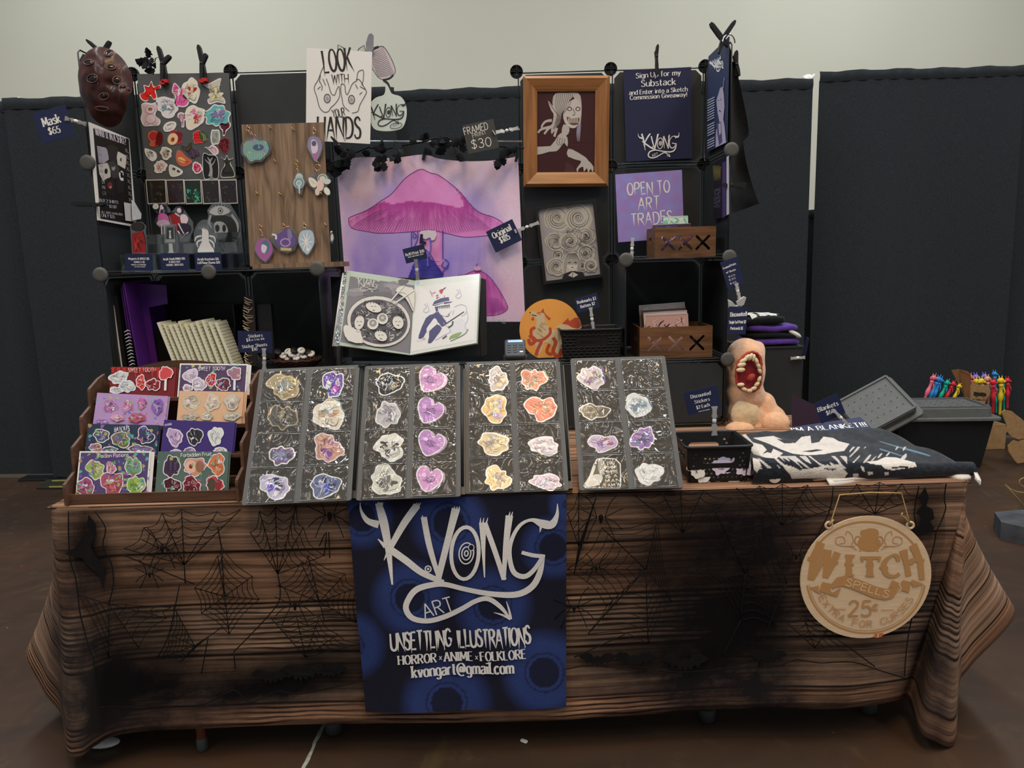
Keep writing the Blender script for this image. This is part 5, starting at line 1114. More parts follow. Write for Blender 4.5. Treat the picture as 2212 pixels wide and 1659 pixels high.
card(c2(1032, 466), c2(1240, 462), c2(1256, 602), c2(1040, 608), LF+.03, [('Acrylic Keychains $16', c2(1058, 526), c2(1226, 522), 5), ('Cell Phone Charms $20', c2(1058, 554), c2(1236, 550), 5)], 'navy card pricing keychains, right of three on the left shelf', group=GP)
# ---- wood-look keychain board on its foot
wood('board_wood', K('86705c', 1.2), K('5a4838', 1.2), 1.3, 2, .6)
Nk = Vector((.0, -1, .06))
SK = fit((515, 262), (690, 272), (722, 572), (547, 574), plane=at(620, 560, LF+.07), N=Nk)
kb = thing('keychain_board', 'tilted brown wood-look board with brass hooks that holds the keychains', 'board', at(630, 575, LF+.07))
slab(SK, SK.w, SK.h, .008, 'board_wood').build('face', kb)
b = MB(); q = [at(545, 576, LF+.02), at(738, 566, LF+.02)]; d = q[1]-q[0]; b.box((q[0].x, LF+.02, S2+.002), (d.x, 0, 0), (0, .12, 0), (0, 0, .016), 'board_wood'); b.build('foot', kb)
HK = [c3(*p) for p in ((235, 885), (430, 890), (630, 905), (820, 905), (470, 1185), (665, 1185), (850, 1200), (315, 1470), (515, 1475), (700, 1475), (885, 1475))]+[c2(*p) for p in ((1565, 255), (1750, 245), (1915, 240), (2080, 245))]
for p in HK:
 u = SK.uv(p); b = MB(); o = SK.p3(u, 0); b.tube([o, o+SK.N*.008, o+SK.N*.013-SK.V*.004, o+SK.N*.016+SK.V*.0015, o+SK.N*.014+SK.V*.006], .0012, 'brass', n=6); b.ball(o+SK.N*.003, .0028, 'brass', n=8); b.build('hook', kb)
GK = 'keychains on the wood-look board'
def keychain(hook, outl, label, ringm, draw, ring_r=.006, m='acrylic', link=None, h=.010):
 """metal ring and links on a hook, clear printed charm below"""
 S = SK; t = thing('keychain', label, 'keychain', S.p3(S.uv(hook), h), GK); c = S.p3(S.uv(hook), h); top = min(outl, key=lambda p: p[1]); e = S.p3(S.uv(link or top), h+.001)
 b = MB(); b.tube([c+S.U*ring_r*math.cos(x)+S.V*(ring_r*math.sin(x)-ring_r) for x in (2*math.pi*i/16 for i in range(16))], .0011, ringm, n=6, closed=True)
 d = c-S.V*2*ring_r; n = max(1, int((e-d).length/.007))
 for k in range(n):
  q = d.lerp(e, (k+.5)/n); w = S.U if k % 2 else S.N; b.tube([q+w*.0028*math.cos(x)+S.V*.0045*math.sin(x) for x in (2*math.pi*i/10 for i in range(10))], .0009, ringm, n=5, closed=True)
 b.build('split_ring', t)
 b = MB(); pts = [S.p3(S.uv(p), h-.001) for p in grow(outl, 2.2)]
 if sum((S.uv(outl[i-1])[0]*S.uv(outl[i])[1]-S.uv(outl[i])[0]*S.uv(outl[i-1])[1]) for i in range(len(outl))) < 0: pts.reverse()
 b.prism(pts, S.N*.0025, m); A = Art(b, S, 'print_gloss', h+.0018, step=.00006); draw(A); b.build('charm', t); return t
def k1(A): A.m = 'print_holo'; A.poly(blob(*c3(305, 1085), 27, 24, 4, 11, .12), K('6f8f8c')); A.ell(*c3(330, 1065), 12, 7, K('4a4f70')); [A.line([c3(230+k*22, 1110), c3(240+k*20, 1165)], 1, K('8fb5ac')) for k in range(8)]
keychain(HK[0], blob(*c3(305, 1082), 30, 27, 4, 11, .12), 'iridescent grey-green scalloped keychain charm at the top left of the board', 'rose_gold', k1)
def k2(A): A.poly([c3(*p) for p in ((775, 990), (810, 965), (870, 990), (890, 1050), (880, 1110), (835, 1190), (800, 1130), (765, 1060))], K('7f7791'), 3); A.poly([c3(*p) for p in ((800, 1000), (840, 1010), (855, 1080), (820, 1130), (795, 1080))], K('c0b4c6'), 3); A.poly([c3(*p) for p in ((810, 1120), (860, 1110), (835, 1180))], K('a55f8f')); A.ell(*c3(820, 1030), 5, 6, K('55506a'))
keychain(HK[3], [c3(*p) for p in ((770, 990), (810, 960), (870, 985), (893, 1050), (880, 1120), (835, 1195), (800, 1140), (760, 1060))], 'violet crystal-shaped keychain charm hanging over the top right corner of the board', 'rose_gold', k2)
def k3(A): A.ell(*c3(690, 1330), 8, 9, K('a9b6ba')); A.ell(*c3(688, 1375), 12, 13, K('8fa3a8')); A.ring(*c3(688, 1380), 8, 9, 1.6, K('55686c')); A.ring(*c3(688, 1380), 5, 5, 1.2, K('c5d0d0')); A.line([c3(690, 1400), c3(692, 1470)], [5, 2], K('aeb8ba'))
keychain(HK[5], [c3(*p) for p in ((675, 1290), (710, 1290), (730, 1330), (742, 1370), (720, 1420), (715, 1465), (695, 1480), (672, 1460), (660, 1420), (638, 1385), (645, 1340))], 'small silvery locket-shaped keychain charm in the middle of the board', 'brass', k3, .005)
def k4(A): A.poly([c3(*p) for p in ((770, 1340), (800, 1330), (850, 1370), (830, 1420), (790, 1400))], K('c9c4b8'), 2); A.line([c3(795, 1360), c3(825, 1385)], 1.2, K('c57f8a')); A.ell(*c3(895, 1340), 11, 10, K('b9bdb5')); A.ring(*c3(895, 1340), 8, 7, 2.4, K('6a7670')); A.ell(*c3(875, 1400), 8, 12, K('cdb3ad')); A.ell(*c3(850, 1455), 5, 8, K('c6b5a8')); A.ell(*c3(935, 1450), 6, 9, K('c9cdc2'), -.5); A.ell(*c3(935, 1365), 8, 6, K('b5bcb5'))
keychain(c3(850, 1215), [c3(*p) for p in ((770, 1310), (840, 1290), (890, 1300), (940, 1320), (965, 1360), (935, 1390), (920, 1400), (962, 1470), (930, 1485), (890, 1440), (865, 1480), (835, 1480), (830, 1440), (780, 1400), (758, 1350))], 'plush-shaped grey and pink keychain charm on a pink ring below the violet crystal', 'rose_gold', k4, .010)
def k5(A): A.poly([c2(*p) for p in ((1595, 350), (1650, 390), (1665, 450), (1640, 500), (1605, 535), (1560, 500), (1525, 440), (1540, 380))], K('8a5a8c'), 3); A.ell(*c2(1605, 420), 9, 14, K('3f6f7c')); A.poly([c2(*p) for p in ((1580, 400), (1620, 420), (1600, 470), (1575, 450))], K('c9b4cc'), 3); A.ring(*c2(1598, 440), 15, 21, 2, K('a04f98'))
keychain(HK[11], [c2(*p) for p in ((1590, 345), (1650, 380), (1668, 450), (1640, 505), (1608, 542), (1560, 505), (1522, 440), (1540, 375))], 'magenta and teal pendant keychain at the lower left of the board', 'rose_gold', k5)
def k6(A): A.poly([c2(*p) for p in ((1680, 340), (1720, 310), (1780, 280), (1830, 320), (1850, 390), (1790, 430), (1710, 410))], K('5d4a80'), 3); A.poly([c2(*p) for p in ((1780, 290), (1800, 275), (1820, 340), (1790, 370))], K('7a6f98'), 2); A.ring(*c2(1765, 385), 10, 8, 3, K('9a86a8')); A.poly([c2(*p) for p in ((1725, 425), (1815, 430), (1810, 452), (1730, 448))], K('b0a070')); A.line([c2(1660, 320), c2(1690, 330), c2(1690, 360)], 4, K('c8c2cc'), 3)
keychain(HK[12], [c2(*p) for p in ((1650, 320), (1690, 310), (1760, 275), (1800, 262), (1840, 300), (1860, 370), (1835, 440), (1780, 465), (1720, 445), (1680, 400), (1655, 360))], 'purple leafy keychain charm with a small tan banner at the bottom of the board', 'rose_gold', k6)
def k7(A): A.poly([c2(*p) for p in ((1880, 310), (1925, 285), (1980, 300), (1995, 380), (1970, 440), (1940, 480), (1905, 450), (1870, 380))], K('9fb0bd'), 3); [A.line([c2(1930, 380), c2(1930+55*math.cos(a), 380+85*math.sin(a))], [3, 1], K('d2dade')) for a in (i*.7 for i in range(9))]; A.ell(*c2(1945, 440), 4, 4, K('c9d2d6'))
keychain(HK[13], [c2(*p) for p in ((1880, 300), (1930, 280), (1980, 290), (1998, 380), (1972, 445), (1940, 488), (1900, 455), (1865, 380))], 'pale blue-white flower keychain charm at the lower right of the board', 'chrome', k7)
def k8(A): A.ell(*c2(2135, 345), 3, 8, K('b5b2ae'))
keychain(c2(2128, 296), [c2(*p) for p in ((2124, 310), (2140, 320), (2145, 350), (2135, 385), (2122, 370))], 'slim white keychain charm peeking round the right edge of the board', 'chrome', k8, .003)
# ---- hand-lettered sign and the paper lantern cut-out behind it
INK = K('2b2b2c')
SH = fit((661, 101), (802, 114), (801, 311), (662, 303), LF+.26)
b = slab(SH, SH.w, SH.h, .003, 'print', K('d8d5d2')); A = Art(b, SH)
A.text('LOOK', c3(905, 400), c3(1160, 375), 46, INK, 'scratch', .095, .12, 5); A.text('WITH', c3(975, 500), c3(1120, 495), 20, INK, 'scratch', .095, .14, 6)
A.text('YOUR', c3(985, 800), c3(1090, 780), 18, INK, 'scratch', .095, .14, 7); A.text('HANDS', c3(850, 965), c3(1225, 975), 44, INK, 'scratch', .095, .16, 8)
def hl(pts, w=1.3): A.line([c3(*p) for p in pts], w, INK, 4)
for q in ([(900, 340), (880, 380), (850, 460), (815, 530), (840, 620), (860, 700), (900, 745), (940, 740), (960, 710), (1010, 660), (1040, 600), (1035, 520), (1015, 545), (995, 595), (965, 580), (940, 500), (920, 450)], [(845, 545), (870, 520)], [(860, 470), (885, 520), (880, 555)], [(890, 450), (915, 510)], [(870, 420), (860, 480)],
   [(1125, 740), (1075, 690), (1060, 620), (1050, 560), (1055, 500), (1085, 510), (1090, 560), (1110, 590), (1150, 500), (1190, 470)], [(1190, 470), (1200, 400), (1220, 380), (1250, 380), (1248, 460), (1235, 510)], [(1185, 460), (1215, 460), (1250, 515), (1275, 560), (1270, 590), (1220, 680), (1200, 740), (1150, 755)], [(1220, 520), (1265, 545)], [(1180, 500), (1200, 540)], [(1215, 590), (1240, 570)]): hl(q)
for x, y in ((930, 625), (1145, 635)): A.ring(*c3(x, y), 6.5, 9, 1.6, INK); A.ring(*c3(x, y), 3.5, 5, 1, GY); A.ell(*c3(x, y), 2, 3, K('8a8a8c'))
tag(b.build('hand_lettered_sign'), 'white hand-lettered sign with two eyed palms above the keychain board', 'sign')
clamp((733, 315), [(752, 337), (749, 330)], [(716, 296), (720, 299)], LF+.24, 'black clamp at the lower edge of the white hand-lettered sign', .009)
cut = thing('paper_cutout', 'paper cut-out of a lantern with a lettered speech bubble beside the hand-lettered sign', 'cutout', at(835, 285, LF+.30)); SC = Sheet(at(830, 190, LF+.29), (1, 0, 0), (0, 0, 1))
def flatcut(outl, col, nm, draw=None, h=0):
 b = MB(); b.prism([SC.p3(SC.uv(p), h) for p in outl], (0, .002, 0), 'print', col); A = Art(b, SC, 'print', h+.0004)
 if draw: draw(A)
 return b.build(nm, cut)
LN = smooth([c3(*p) for p in ((1240, 215), (1290, 210), (1330, 190), (1400, 165), (1440, 180), (1500, 280), (1530, 360), (1530, 400), (1490, 445), (1430, 462), (1380, 440), (1330, 370), (1260, 300))], 3, True)
def lant(A):
 for k in range(16): t = k/15; x0, y0 = 1300+t*75, 235+t*195; x1, y1 = 1425+t*95, 175+t*225; A.line([c3(x0, y0), c3((x0+x1)/2+6, (y0+y1)/2+8), c3(x1, y1)], .8, K('6b646e'), 3)
 A.line([c3(1310, 215), c3(1340, 185), c3(1385, 168)], 4.5, INK, 3); A.line([c3(1420, 465), c3(1480, 450), c3(1515, 418)], 4.5, INK, 3); A.line(LN+[LN[0]], 1.2, INK)
flatcut(LN, K('b5aeb4'), 'lantern', lant)
BB = smooth([c3(*p) for p in ((1440, 480), (1455, 480), (1475, 530), (1505, 585), (1580, 610), (1625, 680), (1632, 780), (1600, 880), (1530, 910), (1420, 915), (1340, 890), (1310, 800), (1310, 680), (1360, 620), (1430, 595), (1445, 540))], 3, True)
def bub(A):
 A.line([c3(1430, 470), c3(1470, 500), c3(1500, 580)], [5, 5, 1], INK, 3); logo(A, Xf(*c3(1463, 765), .0565, -.12, 1.05), INK, False, 1.1); A.ring(*c3(1540, 868), 13, 6, 1.2, INK, -.2); A.text('ART', c3(1512, 880), c3(1568, 868), 5, INK, 'hand')
flatcut(BB, K('b8c4c0'), 'speech_bubble', bub, .003)
for q in ([(1020, 235), (1025, 150), (1070, 175), (1110, 225)], [(1185, 230), (1210, 185), (1255, 155), (1275, 215)]): flatcut([c3(*p) for p in q], K('a9aca6'), 'ear', lambda A, q=q: A.line([c3(*p) for p in q], 1.6, INK))
mat('peg_grey', K('6e727a'), .5); pg = thing('grey_peg', 'grey plastic peg on top of the lantern cut-out', 'clip', at(798, 110, LF+.285))
for nm, pts, h in (('handle', ((1285, 110), (1300, 65), (1325, 55), (1342, 75), (1340, 150), (1320, 215), (1280, 215), (1275, 150)), 0), ('jaw', ((1280, 150), (1338, 150), (1350, 190), (1330, 225), (1285, 215)), .008)): b = MB(); b.prism([SC.p3(SC.uv(c3(*p)), .002+h) for p in pts], (0, -.008, 0), 'peg_grey'); b.build(nm, pg)
# ---- lower left compartment
mat('purple_gloss', K('512478', 1.15), .3, var=.2, scale=6); mat('book_black', K('17171b'), .45); mat('cream_foam', K('c6c1af', 1.6), .8, bump=.12, scale=220)
def leaning(u0, u1, v0, v1, lean, Y, dep, m, label, nm, cat, group=None, thick=None, edge=None, z=None):
 """upright flat thing standing on the shelf: photo left/right of its front edge, top/bottom rows, lean in px"""
 z = z or S1; p0 = at(u0, v1, Y); p0.z = z; w = thick or (at(u1, v1, Y).x-at(u0, v1, Y).x); tp = at(u0-lean, v0, Y); e = Vector((tp.x-p0.x, 0, tp.z-p0.z)); b = MB()
 wv = Vector((e.z, 0, -e.x)).normalized()*w
 b.box(p0, wv, (0, dep, 0), e, m)
 if edge: edge(b, p0, wv, e)
 return tag(b.build(nm), label, cat, group)
def zz_(u, v, Y): return at(u, v, Y)
pk = 'purple folders in the lower left compartment'
leaning(300, 305, 611, 792, 34, LF+.03, .27, 'purple_gloss', 'purple folder, front one of the three leaning in the lower left compartment', 'folder', 'folder', pk, .004)
leaning(293, 298, 617, 794, 30, LF+.045, .27, 'purple_gloss', 'purple folder squeezed in the middle of the three', 'folder', 'folder', pk, .004)
leaning(287, 292, 622, 796, 27, LF+.06, .27, 'purple_gloss', 'purple folder nearest the black album of the three', 'folder', 'folder', pk, .004)
wf = MB(); Sf = Sheet(at(340, 700, LF+.12), (1, 0, 0), (0, 0, 1)); wf.prism([Sf.p3(Sf.uv(p)) for p in ((281, 612), (359, 616), (362, 656), (321, 664), (342, 792), (310, 792))], (0, .004, 0), 'purple_gloss'); tag(wf.build('folder'), 'wide purple folder behind the leaning ones, its corner showing over the dark box', 'folder', pk)
def alb(b, p0, w, e): b.box(p0+w*.12+e*.02-Vector((0, .003, 0)), w*.18, (0, .004, 0), e*.92, 'white_plastic')
leaning(262, 272, 640, 794, 22, LF+.05, .25, 'book_black', 'black album with a white spine strip left of the purple folders', 'album', 'album', None, .02, alb)
leaning(250, 256, 630, 796, 20, LF+.07, .25, 'clear_plastic', 'clear plastic sleeve standing at the far left of the lower compartment', 'sleeve', 'sleeve', None, .006)
ws = MB(); p0 = at(282, 785, LF+.02); ws.box((p0.x, LF+.02, S1), (.006, 0, 0), (0, .2, 0), (0, 0, .14), 'book_black')
for k in range(11): q = at(268+k*1.1, 718+k*7.2, LF+.012); ws.tube([q, q+Vector((.006, -.004, .003)), q+Vector((.014, 0, .007)), q+Vector((.018, .006, .003))], .0011, 'white_plastic', n=6)
tag(ws.build('spiral_notebook'), 'white wire-bound notebook between the black album and the purple folders', 'notebook')
bx = thing('storage_box', 'dark open box behind the row of pale blocks in the lower left compartment', 'box', at(430, 790, LF+.2)); mat('dark_box', K('1d1d1f'), .5)
a, e = at(322, 790, LF+.17), at(515, 790, LF+.17); hb = at(322, 664, LF+.17).z-S1; wB = e.x-a.x
for nm, o, sx, sy, sz in (('back_wall', (a.x, LF+.32, S1), wB, .004, hb), ('front_wall', (a.x, LF+.17, S1), wB, .004, hb*.66), ('side_wall', (a.x, LF+.174, S1), .004, .146, hb), ('side_wall', (e.x-.004, LF+.174, S1), .004, .146, hb), ('base', (a.x, LF+.17, S1), wB, .15, .003)): b = MB(); b.box(o, (sx, 0, 0), (0, sy, 0), (0, 0, sz), 'dark_box'); b.build(nm, bx)
STR = [(732, 820, 1022), (780, 845, 1030), (822, 880, 1040), (862, 915, 1035), (900, 935, 1012), (945, 990, 1030), (990, 1045, 1028), (1035, 1090, 1012), (1085, 1130, 1003), (1140, 1180, 1018), (1190, 1235, 1020)]
NTH = ['first', 'second', 'third', 'fourth', 'fifth', 'sixth', 'seventh', 'eighth', 'ninth', 'tenth', 'last']
for k, (x0, x1, y0) in enumerate(STR):
 Y = LF+.06; p = at(*c2(x0, y0), Y); q = at(*c2(x0+128, 1345), Y); e = Vector((p.x-q.x, 0, p.z-q.z)); ez = (q.z-S1); base = q-e*(ez/e.z); base.z = S1; e = p-base; e.y = 0; w = .0095 if k not in (1, 4) else .006
 wv = Vector((e.z, 0, -e.x)).normalized()*w; b = MB(); b.box(base, wv, (0, .09, 0), e, 'cream_foam')
 for j in range(16): b.box(base+wv*.97+e*(.03+j*.06), wv*.22, (0, .088, 0), e*.036, 'cream_foam')
 tag(b.build('sticker_pad'), f'cream ridged pad leaning in the lower left compartment, {NTH[k]} from the left', 'pad', 'cream pads leaning in a row')
SV = fit((517, 638), (560, 640), (558, 790), (536, 790), LF+.10); b = slab(SV, .03, SV.h, .004, 'print', K('2a2523')); A = Art(b, SV); r_ = random.Random(5)
for k in range(26): y = 642+k*5.6; A.line([(524+r_.uniform(0, 6), y), (530+r_.uniform(0, 10), y+5), (536+r_.uniform(0, 12), y+r_.uniform(-2, 8))], [2.5, 2, 1], K(r_.choice(['b5a48e', '8d7a66', 'cfc4b4'])), 3)
tag(b.build('bookmark_strip'), 'upright brown and white patterned bookmark strip behind the sticker price tag', 'bookmark')
b = MB(); b.cbox(at(577, 715, LF+.13), .05, .03, .19, 'dark_box'); tag(b.build('card_box'), 'tall black card box right of the patterned bookmark strip', 'box')
card(c2(1390, 1108), c2(1657, 1070), c2(1640, 1248), c2(1372, 1272), LF+.0, [('Stickers', c2(1463, 1142), c2(1575, 1132), 6.5), ('$4', c2(1448, 1172), c2(1478, 1170), 6.5), ('or 5 for $16', c2(1487, 1166), c2(1590, 1156), 4), ('Sticker Sheets', c2(1415, 1226), c2(1612, 1206), 6.5), ('$10', c2(1492, 1246), c2(1534, 1242), 6.5)], 'navy tag pricing stickers and sticker sheets in front of the left compartment')
swivel(c2(1588, 1225), c2(1590, 1390), LF-.005, 'clear clip standing under the sticker price tag')
# wicker tray with white pieces
mat('wicker', K('3b2620', 1.4), .6, var=.3, scale=90); wk = thing('wicker_tray', 'low dark wicker tray of white button pins in the lower left compartment', 'tray', at(642, 792, LF+.13)); cw = at(642, 792, LF+.13); cw.z = S1
b = MB(); r_ = random.Random(2)
for k in range(7):
 rr_ = .05+.0065*k; z = .004+.0055*k; b.tube([cw+Vector((rr_*math.cos(t), rr_*.7*math.sin(t), z+.002*math.sin(t*14+k*3))) for t in (2*math.pi*i/56 for i in range(56))], .0038, 'wicker', n=6, closed=True)
for k in range(40): t = 2*math.pi*k/40; b.tube([cw+Vector((.045*math.cos(t), .034*math.sin(t), .002)), cw+Vector((.068*math.cos(t+.05), .05*math.sin(t+.05), .022)), cw+Vector((.092*math.cos(t), .066*math.sin(t), .044+r_.uniform(0, .004)))], .0018, 'wicker', n=5)
b.lathe([(.001, .001), (.046, .001), (.046, .004)], cw, (0, 0, 1), 'wicker', n=24); b.build('basket', wk)
for k, (u, v) in enumerate([(600, 760), (612, 768), (622, 759), (630, 765), (636, 757), (645, 763), (651, 757), (656, 768), (664, 760), (640, 772), (672, 764), (620, 772)]):
 p = at(u, v, LF+.10+.004*(k % 3)); d = Vector((r_.uniform(-.5, .5), -.7, .7)).normalized(); b = MB(); b.lathe([(.010, -.002), (.0135, -.001), (.0138, .001), (.010, .0035), (.002, .004)], p, d, 'white_plastic' if k % 4 else 'book_black', n=16)
 x = d.orthogonal().normalized()*.006; b.tube([p+d*.0045-x, p+d*.0045+x], .001, 'book_black', n=5)
 tag(b.build('pin_button'), 'small round pin lying in the heap in the wicker tray', 'pin', 'pins in the wicker tray')
# ================================================================ middle: mushroom hanging, album, small things
def c4(x, y): return (680+x/4.424, 300+y/4.424)
def c5(x, y): return (1040+x/3.687, 100+y/3.687)
def c6(x, y): return (1040+x/3.687, 420+y/3.687)
def c8(x, y): return (690+x/5.821, 560+y/5.821)
def inpoly(p, lp):
 c = False; x, y = p
 for i in range(len(lp)):
  (x1, y1), (x2, y2) = lp[i-1], lp[i]
  if (y1 > y) != (y2 > y) and x < (x2-x1)*(y-y1)/(y2-y1)+x1: c = not c
 return c
def lerpc(a, b, t): return tuple(x+(y-x)*t for x, y in zip(a, b))
TOPC = smooth([(727, 360), (748, 346), (778, 340), (850, 341), (914, 334), (950, 343), (1010, 348), (1070, 346), (1119, 337)], 4)
BOTC = [(752, 690), (900, 700), (1030, 704), (1135, 706)]
CAP = smooth([c4(*p) for p in ((320, 770), (350, 740), (500, 680), (640, 590), (740, 520), (840, 400), (920, 335), (1020, 290), (1100, 325), (1180, 345), (1300, 430), (1400, 520), (1500, 640), (1590, 710), (1700, 745), (1800, 810), (1760, 900), (1640, 925), (1500, 937), (1400, 935), (1250, 900), (1100, 870), (1000, 880), (850, 892), (700, 900), (600, 900), (480, 880), (350, 850))], 3, True)
CAP2 = smooth([c4(*p) for p in ((1350, 1340), (1430, 1300), (1520, 1262), (1600, 1270), (1680, 1330), (1760, 1440), (1840, 1590), (1830, 1640), (1750, 1680), (1640, 1690), (1560, 1690), (1400, 1690))], 3, True)
BANDT = [c4(*p) for p in ((300, 800), (560, 640), (650, 598), (740, 622), (830, 610), (900, 592), (960, 598), (1100, 605), (1200, 625), (1300, 640), (1380, 660), (1430, 640), (1400, 560), (1330, 440), (1480, 600), (1900, 900), (1900, 980), (300, 980))]
STALK = [c4(*p) for p in ((985, 870), (1225, 870), (1225, 1150), (1240, 1300), (1260, 1420), (900, 1420), (960, 1200))]
ROOF = [c4(*p) for p in ((1060, 1060), (1100, 1120), (1160, 1200), (1230, 1290), (1240, 1420), (860, 1420), (930, 1220))]
def tap_col(u, v, p):
 x, y = proj(p); n1 = noise.noise(Vector((x*.012, y*.012, 3))); n2 = noise.noise(Vector((x*.05, y*.03, 9))); n3 = noise.noise(Vector((x*.16, y*.02, 5)))
 c = lerpc(K('c8b2c8'), K('c9a5be'), max(0, n1+.3))
 d = math.hypot((x-905)/190, (y-490)/125); e = max(0, min(1, (1.08-d)*2.2+n1*.5+n2*.25)); c = lerpc(c, K('9485c6'), e*.8)
 low = max(0, min(1, (y-500)/60))*max(0, min(1, (1075-x)/70+n1*.6))*max(0, min(1, (x-735)/30)); c = lerpc(c, K('8a78c2'), low*(.8+n2*.3))
 e2 = max(0, .45+n3*.5)*max(0, 1-abs(x-1040)/60)*max(0, min(1, (y-500)/40)); c = lerpc(c, K('7468bb'), e2*.6)
 if inpoly((x, y), STALK): c = lerpc(K('c78cbf'), K('b568a8'), max(0, min(1, (x-930)/35+n2)))
 if inpoly((x, y), ROOF): c = lerpc(K('4a46a0'), K('3a3888'), max(0, n2+.5))
 if inpoly((x, y), CAP):
  c = lerpc(K('c886c0'), K('bf74b6'), max(0, n1+.4))
  if inpoly((x, y), BANDT): q = max(0, min(1, 1-(y-445)/50+n3*.5)); c = lerpc(K('c27ab8'), K('a0428f'), q)
 if inpoly((x, y), CAP2): c = lerpc(K('c06cb2'), K('a04898'), max(0, min(1, .5+n3+n2*.5)))
 return tuple(min(.85, z*1.13) for z in c)
ST = Sheet(at(925, 520, LB-.022), (1, 0, 0), (0, 0, 1)); ST.warp = lambda a, c_: .003*math.sin(a*30+c_*4)+.003*math.sin(c_*11+a*7)
tp = thing('mushroom_hanging', 'pink and violet cloth hanging with a big painted mushroom between the shelving units', 'wall hanging', at(930, 705, LB-.022))
b = MB()
def tpt(u, v): a = edge(TOPC, u); e = edge(BOTC, u); q = ST.uv((e[0]+(a[0]-e[0])*v, e[1]+(a[1]-e[1])*v)); return ST.p3(q, 0)
b.grid(tpt, 130, 120, 'print_cloth', tap_col)
ST.fine = .015; A = Art(b, ST, 'print_cloth', .001, step=.00004); LN_ = K('7a3f86')
A.line(CAP+[CAP[0]], 1.3, LN_); A.line(CAP2+[CAP2[0]], 1.2, LN_); r_ = random.Random(4)
for k in range(58):
 f = k/57; x0 = 650+f*780; xb = 350+f*1330; yb = 850+60*math.sin(math.pi*min(1, f*1.1))-(30 if .3 < f < .65 else 0)+f*20; s_ = r_.uniform(.0, .45); A.line([c4(x0+(xb-x0)*s_, 640+(yb-640)*s_+20), c4(x0+(xb-x0)*.7, 640+(yb-640)*.65), c4(xb, yb)], [.4, 1, 1.1], K('9a4a94'), 2)
for k in range(22): f = k/21; A.line([c4(1560+f*190, 1500+f*20), c4(1570+f*255, 1690-f*60)], [.4, 1], K('8f4290'))
for q in ([(985, 890), (985, 950), (965, 1000), (930, 1060), (925, 900), (950, 895)], [(945, 900), (970, 920), (965, 945), (940, 940), (945, 915)], [(1225, 880), (1225, 1150)], [(1240, 1150), (1280, 1180), (1265, 1240), (1215, 1210), (1235, 1175)], [(1215, 1290), (1240, 1250), (1275, 1200)], [(930, 1230), (1060, 1060), (1160, 1200), (1235, 1300)], [(900, 1330), (935, 1240), (960, 1330)]): A.line([c4(*p) for p in q], [2.2]+[2]*(len(q)-1), K('4440a0'), 3)
for k in range(16): A.line([c4(1000+k % 4*50+k//4 % 2*20, 1170+k//4*40), c4(1045+k % 4*50+k//4 % 2*20, 1172+k//4*40)], .9, K('2f2c78'))
A.poly([c4(*p) for p in ((1015, 880), (1160, 880), (1150, 960), (1110, 970), (1100, 940), (1060, 960), (1015, 930))], K('cdc4d6'), 2); A.line([c4(1105, 950), c4(1110, 1060), c4(1080, 1110), c4(1080, 1220)], 3.4, K('6a63b8'), 3); A.poly([c4(*p) for p in ((1010, 910), (1035, 910), (1035, 970), (1070, 990), (1060, 1010), (1000, 1000))], K('2c2a48'))
A.ell(*c4(1555, 1238), 8, 5, K('cf9cc6')); A.line([c4(1545, 1225), c4(1548, 1195), c4(1560, 1195)], 2, K('5a55a8')); A.text('KVONG', (1055, 701), (1092, 698), 9, K('7fb0b8'), 'hand', .1)
b.build('cloth', tp)
for u, v in ((917, 336), (727, 362), (1117, 340)): b = MB(); b.cbox(at(u, v-4, LB-.03), .010, .012, .045, 'plastic_black', M=Matrix.Rotation(.25, 3, 'Y')); b.build('peg', tp)
bdp = MB(); bdp.grid(lambda u, v: at(760+u*375, 780-v*85, LB-.03-.05*(1-v)+.008*math.sin(u*30)), 30, 6, 'black_fabric'); tag(bdp.build('black_cloth'), 'black cloth bunched under the mushroom hanging', 'cloth')
